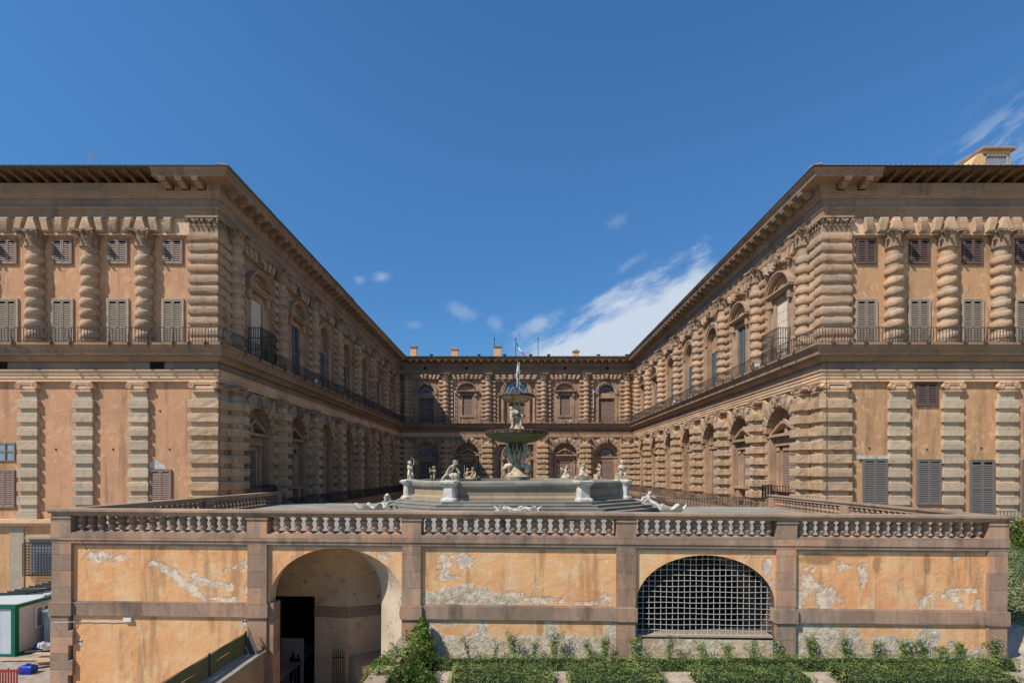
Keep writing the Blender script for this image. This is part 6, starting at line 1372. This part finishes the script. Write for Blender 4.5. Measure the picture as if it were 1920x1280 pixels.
def hedge(label, x0, x1, y0, y1, z0, h, seed, holes=()):
    t_ = thing('box_hedge', label, 'hedge', ((x0 + x1) / 2, (y0 + y1) / 2, z0), 'clipped box hedges in the garden')
    L = x1 - x0; W = y1 - y0; nf = lambda x, y: noise.noise((x * 1.7, y * 1.7, seed))
    def hz(x, y): return h * (1 + .12 * nf(x, y) + .16 * noise.noise((x * 6, y * 6, seed)))
    mb = MB(); n = max(2, int(L / .25)); m = 4; core = MB()
    for i in range(n + 1):
        for j in range(m + 1): x = x0 + .06 + (L - .12) * i / n; y = y0 + .06 + (W - .12) * j / m; core.v.append((x, y, z0 + hz(x, y) * (.74 if 0 < j < m else .1)))
    for i in range(n):
        for j in range(m): a = i * (m + 1) + j; core.f.append((a, a + m + 1, a + m + 2, a + 1)); core.mi.append(0)
    core.box(x0 + .11, x1 - .11, y0 + .11, y1 - .11, z0 - .05, z0 + h * .6)
    core.at['lv'] = [.05] * len(core.v)
    part('inner_twigs', core.mesh('inner_twigs', M['twigs']), t_)
    def pf(r):
        if r.random() < W / (W + 1.4 * h):
            x = r.uniform(x0, x1); y = r.uniform(y0, y1); return Vector((x, y, z0 + hz(x, y) * (1 - .22 * r.random() ** 1.5) + (r.random() < .05) * r.uniform(0, .1))), Vector((0, 0, 1))
        x = r.uniform(x0, x1); s_ = r.random(); y = y0 if s_ < .8 else y1; z = z0 + hz(x, y) * r.random()
        bul = .05 * noise.noise((x * 3, z * 4, seed)); return Vector((x, y - bul + .07 * r.random() * (1 if s_ < .8 else -1), z)), Vector((0, -1 if s_ < .8 else 1, .2))
    leaves(mb, int((L * (W + 1.4 * h)) * 800), pf, .026, seed=seed)
    def pe(r):
        e = r.random() < .5; x = x0 if e else x1; y = r.uniform(y0, y1); return Vector((x + r.gauss(0, .02), y, z0 + h * r.random())), Vector((-1 if e else 1, 0, .2))
    leaves(mb, int(W * h * 700), pe, .032, seed=seed + 1)
    part('foliage', mb.mesh('hedge_foliage', M['box']), t_)
hedge('long box hedge along the foot of the terrace wall, left of the grilled arch', -3.0, 3.3, 18.25, 18.8, GZ, .46, 3)
hedge('long box hedge along the foot of the wall under the grilled arch and right panel', 3.4, 17.6, 18.2, 18.8, GZ, .46, 5)
hedge('clump of box hedge in front of the ivy, nearest the left gravel gap', -2.1, 1.25, 16.5, 17.95, GZ, .46, 7)
hedge('second front box hedge, between the gravel square and the grilled arch', 1.75, 4.85, 16.5, 17.95, GZ, .46, 9)
hedge('third front box hedge below the grilled arch', 5.9, 9.6, 16.5, 17.9, GZ, .45, 11)
hedge('fourth front box hedge at the right, with a tall bright shoot edge', 10.7, 16.2, 16.5, 17.95, GZ, .47, 13)
hedge('nearest low box hedge at the bottom right corner of the garden', 9.9, 17.8, 15.2, 16.1, GZ, .34, 15)
hedge('nearest low box hedge at the bottom edge below the plaster panel', -1.6, 8.8, 15.0, 15.9, GZ, .32, 17)
# plumbago plants
PL = [(803, 1212, 22, 'small sprig in the shadow right of the ivy'), (882, 1205, 40, 'leaning against the bare render, first full plant from the ivy'), (925, 1215, 26, 'thin nearly bare plant on grey render'), (968, 1203, 42, 'tall one covered in flowers left of the wall panel centre'), (1000, 1218, 24, 'low one right beside the tall central plant'), (1042, 1200, 42, 'narrow upright one full of pale flowers'), (1112, 1216, 26, 'low one left of the brown pilaster'), (1135, 1210, 34, 'leafy flowerless one touching the brown pilaster'),
      (1196, 1205, 36, 'straggling one at the left corner of the grilled arch sill'), (1255, 1200, 36, 'full one under the left part of the grille'), (1318, 1218, 24, 'low pale one under the middle of the grille'), (1365, 1216, 24, 'leafy one under the right part of the grille'), (1413, 1216, 26, 'flowering one under the right end of the grille'), (1465, 1212, 28, 'wide one before the pilaster right of the grille'),
      (1522, 1200, 38, 'slanting leafy one on the pale render left of the rightmost panel'), (1594, 1203, 36, 'bushy one in the left part of the rightmost panel'), (1640, 1214, 28, 'low spreading one'), (1692, 1210, 30, 'leafy one with bare patch of wall behind'), (1732, 1208, 30, 'flowering one near the middle of the rightmost panel'), (1770, 1220, 18, 'smallest one, almost hidden by the hedge'), (1798, 1214, 28, 'bright leafy one'), (1866, 1213, 32, 'blue flowered one at the right end pilaster')]
for i, (px, py, hp, lab) in enumerate(PL):
    Yp = 19.05; x = PX(px, Yp); h = hp * 1.1 * Yp / FP + .25; r = random.Random(200 + i)
    t_ = thing('plumbago_plant', 'blue flowering plant, ' + lab, 'plant', (x, Yp, GZ), 'blue flowering plants at the foot of the wall')
    mb = MB(); lean = r.uniform(-.25, .25)
    tips = []
    for k in range(7):
        tx = x + lean * h + r.gauss(0, .15); p = [(x + r.gauss(0, .04), Yp, GZ), (x + lean * h * .5 + r.gauss(0, .07), Yp + r.gauss(0, .04), GZ + h * .5), (tx, Yp + .08 + r.gauss(0, .05), GZ + h * r.uniform(.75, 1.05))]; mb.tube(p, [.014, .01, .005], 5); tips.append(p)
    part('stems', mb.mesh('plant_stems', M['stem']), t_)
    mb = MB()
    def pf(r2, tips=tips):
        p = r2.choice(tips); f = r2.random() ** .8
        a, b = (p[0], p[1]) if f < .5 else (p[1], p[2]); g = (f * 2) % 1; c_ = Vector(a).lerp(Vector(b), g); return c_ + Vector((r2.gauss(0, .075), r2.gauss(0, .05), r2.gauss(0, .04))), Vector((0, -.5, .8))
    leaves(mb, int(520 * h / .9) if 'bare' not in lab or 'patch' in lab else 120, pf, .032, seed=i); part('foliage', mb.mesh('plant_foliage', M['plum']), t_)
    if 'flowerless' not in lab and 'leafy' not in lab or 'one with' in lab:
        mb = MB()
        for k in range(int(11 * h / .9)):
            c_, _n = pf(r); c_ = c_ + Vector((0, -.06, .02))
            for q in range(6): mb.ball(c_ + Vector((r.gauss(0, .018), r.gauss(0, .012), r.gauss(0, .018))), .011, 5, 3)
        part('flowers', mb.mesh('plant_flowers', M['petal']), t_)
# low walls flanking the passage
rwall = thing('ramp_wall', 'sloping stone parapet right of the tunnel, half buried in ivy', 'wall', (-3.9, 16, -9), 'parapets beside the passage')
mb = MB(); mb.loops([[(-4.15, 19.4, -9), (-3.65, 19.4, -9), (-3.65, 19.4, -6.2), (-4.15, 19.4, -6.2)], [(-4.15, 7, -9), (-3.65, 7, -9), (-3.65, 7, -5.6), (-4.15, 7, -5.6)]]); part('wall_body', mb.mesh('wall_body', M['vault']), rwall)
mb = MB(); mb.loops([[(-4.2, 19.4, -6.2), (-3.6, 19.4, -6.2), (-3.6, 19.4, -6.08), (-4.2, 19.4, -6.08)], [(-4.2, 7, -5.6), (-3.6, 7, -5.6), (-3.6, 7, -5.48), (-4.2, 7, -5.48)]]); part('coping', mb.mesh('coping', M['basin']), rwall)
lwall = thing('ramp_wall', 'dark rendered parapet left of the tunnel below the green net fence', 'wall', (-9.6, 16, -9), 'parapets beside the passage')
mb = MB(); mb.box(-9.75, -9.28, 6, 19.36, -9, -6.68); part('wall_body', mb.mesh('wall_body', M['basin']), lwall)
mb = MB(); mb.box(-9.95, -9.2, 6, 19.36, -6.68, -6.6); part('coping', mb.mesh('coping', M['paving']), lwall)
fn = thing('net_fence', 'green debris netting on steel posts along the left passage parapet', 'fence', (-9.87, 15, -6.6))
mb = MB(); n = 40
for i in range(n): 
    ya, yb = 19.2 - 12 * i / n, 19.2 - 12 * (i + 1) / n; wv = lambda y: .03 * math.sin(y * 3.1)
    for (za, zb_) in ((-6.6, -6.25), (-6.25, -5.92)): mb.add([(-9.87 + wv(ya), ya, za), (-9.87 + wv(yb), yb, za), (-9.87 + wv(yb) * .4, yb, zb_), (-9.87 + wv(ya) * .4, ya, zb_)], [(0, 1, 2, 3)])
part('netting', mb.mesh('netting', M['net']), fn)
for y in (19.2, 16.9, 14.5, 12.1, 9.7): mb = MB(); mb.tube([(-9.87, y, -6.62), (-9.87, y, -5.86)], .035, 8); part('post', mb.mesh('fence_post', M['gutter']), fn)
mb = MB(); mb.tube([(-9.87, 19.2, -5.9), (-9.87, 7.2, -5.9)], .012, 6); part('top_wire', mb.mesh('top_wire', M['iron']), fn)
mb = MB(); mb.add([(-9.8, 19.3, -5.75), (-9.3, 18.9, -6.6), (-9.8, 18.9, -6.6)], [(0, 1, 2)]); mb.tube([(-9.85, 19.3, -5.75), (-9.25, 18.9, -6.6)], .015, 5); part('stay', mb.mesh('fence_stay', M['iron']), fn)
# ivy bush
ib = thing('ivy_bush', 'large bright green ivy mound spilling over the parapet beside the tunnel', 'bush', (-3.6, 17.5, GZ))
blobs = [((-3.55, 19.0, -6.2), (.5, .4, .5)), ((-3.45, 18.4, -6.4), (.6, .5, .5)), ((-3.7, 17.7, -6.35), (.65, .6, .5)), ((-3.75, 16.9, -6.3), (.7, .6, .5)), ((-3.7, 16.1, -6.25), (.75, .6, .5)), ((-3.2, 17.3, -6.8), (.6, .8, .4)), ((-3.42, 19.15, -5.85), (.25, .22, .3)), ((-3.8, 15.3, -6.2), (.7, .6, .5)), ((-3.3, 18.7, -6.75), (.5, .45, .35)), ((-3.38, 19.2, -5.55), (.12, .12, .2)), ((-4.05, 17.2, -6.25), (.3, .4, .25)), ((-3.2, 18.9, -6.35), (.25, .3, .3)), ((-4.1, 16.2, -6.05), (.3, .4, .25)), ((-2.95, 16.5, -6.7), (.4, .6, .4))]
mb = MB()
for c_, s_ in blobs: mb.ball(c_, .74, 12, 8, s_)
mb.at['lv'] = [0.0] * len(mb.v); part('inner_twigs', mb.mesh('inner_twigs', M['stem'], 2), ib)
mb = MB()
def pf(r):
    c_, s_ = r.choice(blobs); d = Vector((r.gauss(0, 1), r.gauss(0, 1), r.gauss(0, 1))).normalized(); k = 1 + .5 * noise.noise((Vector(c_) + d) * 3.2) + r.uniform(-.25, .14)
    return Vector((c_[0] + d.x * s_[0] * k, c_[1] + d.y * s_[1] * k, c_[2] + d.z * s_[2] * k)), d
leaves(mb, 14000, pf, .05, seed=77); part('foliage', mb.mesh('ivy_foliage', M['ivy']), ib)
# right bank
def cover(x0, x1, y0, y1, zf, n, size, mat, seed, name, h=.18):
    mb = MB(); leaves(mb, n, lambda r: ((lambda x, y: Vector((x, y, zf(x, y) + h * r.random() + .12 * noise.noise((x * 1.5, y * 1.5, seed)))))(r.uniform(x0, x1), r.uniform(y0, y1)), Vector((0, -.2, 1))), size, seed=seed)
    return struct(name, mb.mesh(name, M[mat]), 'stuff')
cover(18.3, 32, 20.9, 30, bankz, 42000, .07, 'cover', 91, 'ground_cover', .3)
mb = MB(); r = random.Random(4)
for k in range(60): x = r.uniform(19.5, 24); y = r.uniform(22.3, 25.5); mb.ball((x, y, bankz(x, y) + .38), .03, 5, 3)
struct('pink_flowers', mb.mesh('pink_flowers', M['pink']), 'stuff')
mb = MB(); mb.box(18.3, 40, 30.2, 30.5, -6, -3.0); mb.box(18.2, 40, 30.1, 30.6, -3.0, -2.85)
single('retaining_wall', mb.mesh('retaining_wall', M['plB']), 'low rendered retaining wall behind the ivy at the right end of the terrace', 'wall')
iv = thing('climbing_ivy', 'bright green ivy mass hanging over the low wall at the right edge', 'climber', (28, 29.9, -4.5))
bl2 = [((26.2, 29.2, -3.9), (.9, .6, .8)), ((27.2, 29.2, -3.7), (1.2, .7, 1.0)), ((28.6, 29.4, -3.6), (1.4, .8, 1.1)), ((27.9, 29.0, -4.6), (1.1, .6, .8)), ((30, 29.4, -3.6), (1.3, .8, 1.1))]
mb = MB()
def pf(r):
    c_, s_ = r.choice(bl2); d = Vector((r.gauss(0, 1), r.gauss(0, 1), r.gauss(0, 1))).normalized(); k = 1 + .3 * noise.noise((Vector(c_) + d) * 2.2) + r.uniform(-.25, .08)
    return Vector((c_[0] + d.x * s_[0] * k, c_[1] + d.y * s_[1] * k, c_[2] + d.z * s_[2] * k)), d
leaves(mb, 9000, pf, .08, seed=78); part('foliage', mb.mesh('ivy_foliage', M['ivy']), iv)
mb = MB()
for c_, s_ in bl2: mb.ball(c_, .8, 12, 8, s_)
part('inner_twigs', mb.mesh('inner_twigs', M['stem'], 2), iv)
rg = thing('iron_railing', 'blue-grey iron railing at the right end in front of the grey shutters', 'railing', (28, 32, -3.4), 'iron railings of the terrace')
mb = MB(); Yr = 32.2; rail_run(mb, [(PX(1818, Yr), Yr), (PX(1960, Yr), Yr)], PZ(986, Yr), PZ(957, Yr), .22, .018); part('bar_panel', mb.mesh('bar_panel', M['sh_blue']), rg)
mb = MB(); mb.box(PX(1800, 33), 46, 31.9, 33.9, -4.3, -3.5); struct('pavement', mb.mesh('pavement', M['paving']))
# ------------------------------------------------------------------ left yard: site hut, shed, clutter
HX, HY0, HG = PX(28, 24.4), 24.4, -8.62
hut_ = thing('site_hut', 'white prefabricated site hut with green steel frame and ribbed roof', 'site hut', (HX - 1.5, 27, HG))
mb = MB(); x0 = HX - 3.2; x1 = HX; y0 = HY0; y1 = 31.2; zt = PZ(1140, HY0); mb.box(x0 + .04, x1 - .04, y0 + .04, y1, HG, zt)
k = x0
while k < x1: mb.box(k, k + .006, y0 + .035, y0 + .04, HG + .1, zt); k += .5
part('wall_panels', mb.mesh('wall_panels', M['panelw']), hut_)
mb = MB()
for (a, b, c_, d_) in ((x1 - .18, x1 + .01, y0 - .01, y0 + .2), (x0, x0 + .18, y0 - .01, y0 + .2), (x1 - .16, x1 + .01, y1 - .2, y1)): mb.box(a, b, c_, d_, HG, zt)
mb.box(x0, x1 + .02, y0 - .02, y0 + .14, zt - .02, zt + .16); mb.box(x1 - .12, x1 + .03, y0 + .14, y1, zt - .02, zt + .14); mb.box(x0, x1 + .02, y0 - .02, y0 + .1, HG, HG + .12); mb.box(x1 - .1, x1 + .02, y0 + .1, y1, HG, HG + .12)
part('steel_frame', mb.mesh('steel_frame', M['green']), hut_)
mb = MB(); mb.box(x0, x1 - .12, y0 + .14, y1, zt + .0, zt + .1); k = y0 + .5
mb.cur = 0
mb.loops([[(x0, y0 + 1.8, zt + .0), (x1 - .3, y0 + 1.8, zt + .1), (x1 - .3, y0 + 1.8, zt + .16), (x0, y0 + 1.8, zt + .05)], [(x0, y1 + .2, zt + .0), (x1 - .3, y1 + .2, zt + .1), (x1 - .3, y1 + .2, zt + .16), (x0, y1 + .2, zt + .05)]])
k = y0 + 1.9
while k < y1: mb.loops([[(x0, k, zt + .05), (x1 - .3, k, zt + .16), (x1 - .3, k + .08, zt + .16), (x0, k + .08, zt + .05)], [(x0, k, zt + .1), (x1 - .3, k, zt + .21), (x1 - .3, k + .08, zt + .21), (x0, k + .08, zt + .1)]]); k += .33
rr0 = part('roof', mb.mesh('ribbed_roof', M['panelw']), hut_)
mb = MB(); k = y0 + 2.0
while k < y1: mb.loops([[(x0 + .1, k, zt + .07), (x1 - .5, k, zt + .19), (x1 - .5, k + .04, zt + .19), (x0 + .1, k + .04, zt + .07)], [(x0 + .1, k, zt + .17), (x1 - .5, k, zt + .25), (x1 - .5, k + .04, zt + .25), (x0 + .1, k + .04, zt + .17)]]); k += .4
mb.box(x1 - 1.3, x1 - 1.26, y0 + 1.9, y1, zt + .2, zt + .26)
part('roof_ribs', mb.mesh('roof_ribs', M['gutter']), rr0)
mb = MB(); ya, yb, za, zb_ = 25.45, 27.4, -7.55, -6.62
mb.box(x1 - .03, x1 + .0, ya, yb, za, zb_); wd_ = part('window', mb.mesh('hut_window_glass', M['glass']), hut_)
mb = MB()
for y in (ya, 25.85, 26.35, 26.85, yb): mb.box(x1, x1 + .04, y - .05, y + .05, za - .06, zb_ + .06)
mb.box(x1, x1 + .035, ya, yb, za - .08, za + .02); mb.box(x1, x1 + .035, ya, yb, zb_ - .02, zb_ + .06); mb.box(x1, x1 + .03, ya + .4, yb, zb_ - .25, zb_ - .2); part('window_frame', mb.mesh('hut_window_frame', M['white']), wd_)
sh = thing('metal_shed', 'grey corrugated metal shed beside the site hut', 'shed', (-23.0, 27.6, HG))
mb = MB(); k = 0; sx0, sx1 = PX(84, 25.5), PX(125, 25.5)
zs_ = PZ(1146, 25.5); mb.box(sx0, sx1, 25.5, 27.2, HG, zs_); x = sx0
while x < sx1: mb.box(x, x + .06, 25.46, 25.5, HG, zs_); x += .28
part('sheet_walls', mb.mesh('sheet_walls', M['steel']), sh)
mb = MB(); mb.box(sx0 - .08, sx1 + .1, 25.4, 27.3, zs_, zs_ + .08); part('roof', mb.mesh('shed_roof', M['steel']), sh)
def gp(px, py): Y = -HG * FP / (py - HY); return PX(px, Y), Y
x, y = gp(53, 1262)
jc = thing('jerrycan', 'blue plastic jerrycan lying on the yard paving', 'jerrycan', (x, y, HG))
mb = MB(); mb.pillow(x - .3, x + .27, y - .18, y + .18, HG, HG + .36, .06, n=6, jit=.004, bx=.07); mb.tube([(x - .1, y, HG + .34), (x - .05, y, HG + .43), (x + .1, y, HG + .43), (x + .15, y, HG + .34)], .025, 8); part('body', mb.mesh('jerrycan_body', M['bluep'], 1), jc)
mb = MB(); mb.lathe([(.045, HG + .34), (.045, HG + .4), (.03, HG + .41)], x + .2, y, 10); part('cap', mb.mesh('jerrycan_cap', M['bluep'], 1), jc)
mb = MB(); x, y = gp(92, 1228); mb.lathe([(.2, HG + .3), (.3, HG + .52), (.33, HG + .53), (.3, HG + .5), (.18, HG + .33)], x, y, 18); mb.tube([(x - .3, y, HG + .52), (x - .1, y - .2, HG + .62), (x + .3, y, HG + .52)], .008, 5); single('mortar_tub', mb.mesh('mortar_tub', M['panelw'], 1), 'pale round mortar tub on the boards beside the shed', 'tub')
for i, (px, py, L, a, zo, lab) in enumerate(((50, 1238, 2.2, .05, .05, 'long pale board in front of the site hut'), (95, 1233, 1.6, -.05, .18, 'board under the mortar tub'), (82, 1250, 1.1, .5, .12, 'tilted board right of the blue jerrycan'), (95, 1248, 1.0, .7, .22, 'topmost tilted board by the wall corner'), (75, 1222, 1.1, .4, .1, 'board leaning towards the shed'))):
    x, y = gp(px, py); mb = MB(); mb.box(-L / 2, L / 2, -.14, .14, 0, .04); single('plank', mb.mesh('plank', M['plank']), lab, 'plank', Tm(x, y, HG + zo) @ Rz(a) @ Matrix.Rotation(.12 if i in (2, 3) else 0, 4, 'Y'), 'boards lying in the yard')
x, y = gp(83, 1222)
bg_ = MB(); bg_.pillow(x - .2, x + .05, y - .15, y + .15, HG + .2, HG + .5, .08, jit=.03); single('plastic_sack', bg_.mesh('plastic_sack', M['white'], 1), 'crumpled white plastic sack by the mortar tub', 'sack')
bg_ = MB(); bg_.pillow(x - .42, x - .24, y - .1, y + .12, HG + .1, HG + .42, .06, jit=.01); single('blue_canister', bg_.mesh('blue_canister', M['bluep'], 1), 'small blue canister behind the white sack', 'canister')
x, y = gp(10, 1300); fb = thing('site_barrier', 'red plastic site barrier at the lower left corner', 'barrier', (x, y, HG))
mb = MB()
for k in range(12): xx = x - .8 + k * .11; mb.box(xx, xx + .05, y, y + .03, HG + .1, HG + .95 + (.05 if k % 4 == 0 else 0))
mb.box(x - .85, x + .55, y - .01, y + .04, HG + .85, HG + .92); mb.box(x - .85, x + .55, y - .01, y + .04, HG + .2, HG + .28); part('barrier_panel', mb.mesh('barrier_panel', M['redp']), fb)
# small fixtures on the terrace wall
def marker(px, py, lab):
    u, z = U(px), wz(py); t_ = thing('survey_marker', lab, 'survey marker', tuple((TT @ Vector((u, 0, z)))), 'survey targets on the terrace wall'); mb = MB(); mb.box(u - .075, u + .075, -.01, .02, z - .13, z + .1); part('card', mb.mesh('marker_card', M['white']), t_, TT)
    mb = MB(); c_ = z + .02
    for s_ in (-1, 1): mb.add([(u, -.013, c_), (u + s_ * .07, -.013, c_ + .07), (u + s_ * .07, -.013, c_ - .07)], [(0, 1, 2)])
    mb.box(u - .04, u + .04, -.013, -.011, z - .1, z - .085); part('target_print', mb.mesh('target_print', M['black']), t_, TT)
marker(152, 1212, 'black and white survey target near the left corner of the wall'); marker(461, 1171, 'black and white survey target beside the top of the net fence')
u, z = U(243), wz(1168); lt = thing('wall_light', 'small white box lamp with a cable on the left wall panel', 'wall lamp', tuple(TT @ Vector((u, 0, z)))); mb = MB(); mb.box(u - .15, u + .15, -.1, .0, z - .07, z + .07); part('housing', mb.mesh('lamp_housing', M['white']), lt, TT)
mb = MB(); mb.tube([(u - .15 - q * .2, -.03 - (.11 if q > 9 else 0), z - .1 + .012 * math.sin(q * 2)) for q in range(14)], .013, 5); part('cable', mb.mesh('cable', M['panelw']), lt, TT)
mb = MB(); u = U(158); mb.tube([(u, -.12, Z['base'] + .1), (u + .28, -.2, Z['base'] - .2)], .012, 5); mb.ball((u + .28, -.2, Z['base'] - .22), .03, 6, 4); single('iron_hook', mb.mesh('iron_hook', M['irond']), 'thin iron hook hanging from the band at the left end of the wall', 'hook', TT)
# banner in tunnel with couple in silhouette
p, q = (-10.65, 4.1), (-9.6, 4.1); bz0, bz1 = -9.9, -7.62
bn = thing('banner', 'white banner with a dark couple in silhouette standing in the tunnel doorway', 'banner', tuple(TT @ Vector((p[0], p[1], bz0))))
mb = MB(); mb.loops([[(p[0], p[1], bz0), (q[0], q[1], bz0), (q[0], q[1] + .03, bz0), (p[0], p[1] + .03, bz0)], [(p[0], p[1], bz1), (q[0], q[1], bz1), (q[0], q[1] + .03, bz1), (p[0], p[1] + .03, bz1)]]); part('sheet', mb.mesh('banner_sheet', M['banner']), bn, TT)
mb = MB()
def bp(f, z, b=.02): return (p[0] + (q[0] - p[0]) * f, p[1] + (q[1] - p[1]) * f - b, z)
for poly in ([(.42, .0), (.5, .0), (.55, .35), (.6, .0), (.68, 0), (.66, .5), (.68, .62), (.6, .72), (.57, .74), (.58, .82), (.52, .84), (.48, .8), (.5, .73), (.4, .68), (.36, .5)], [(.7, .0), (.86, .0), (.84, .4), (.88, .6), (.8, .68), (.8, .76), (.74, .78), (.7, .74), (.72, .68), (.66, .6), (.7, .4)]):
    mb.add([bp(f, bz0 + .2 + (bz1 - bz0 - .5) * g) for f, g in poly], [tuple(range(len(poly)))])
part('silhouette_print', mb.mesh('silhouette_print', M['black']), bn, TT)
# drain pipe next to the left pilaster shadow and cables on the palace
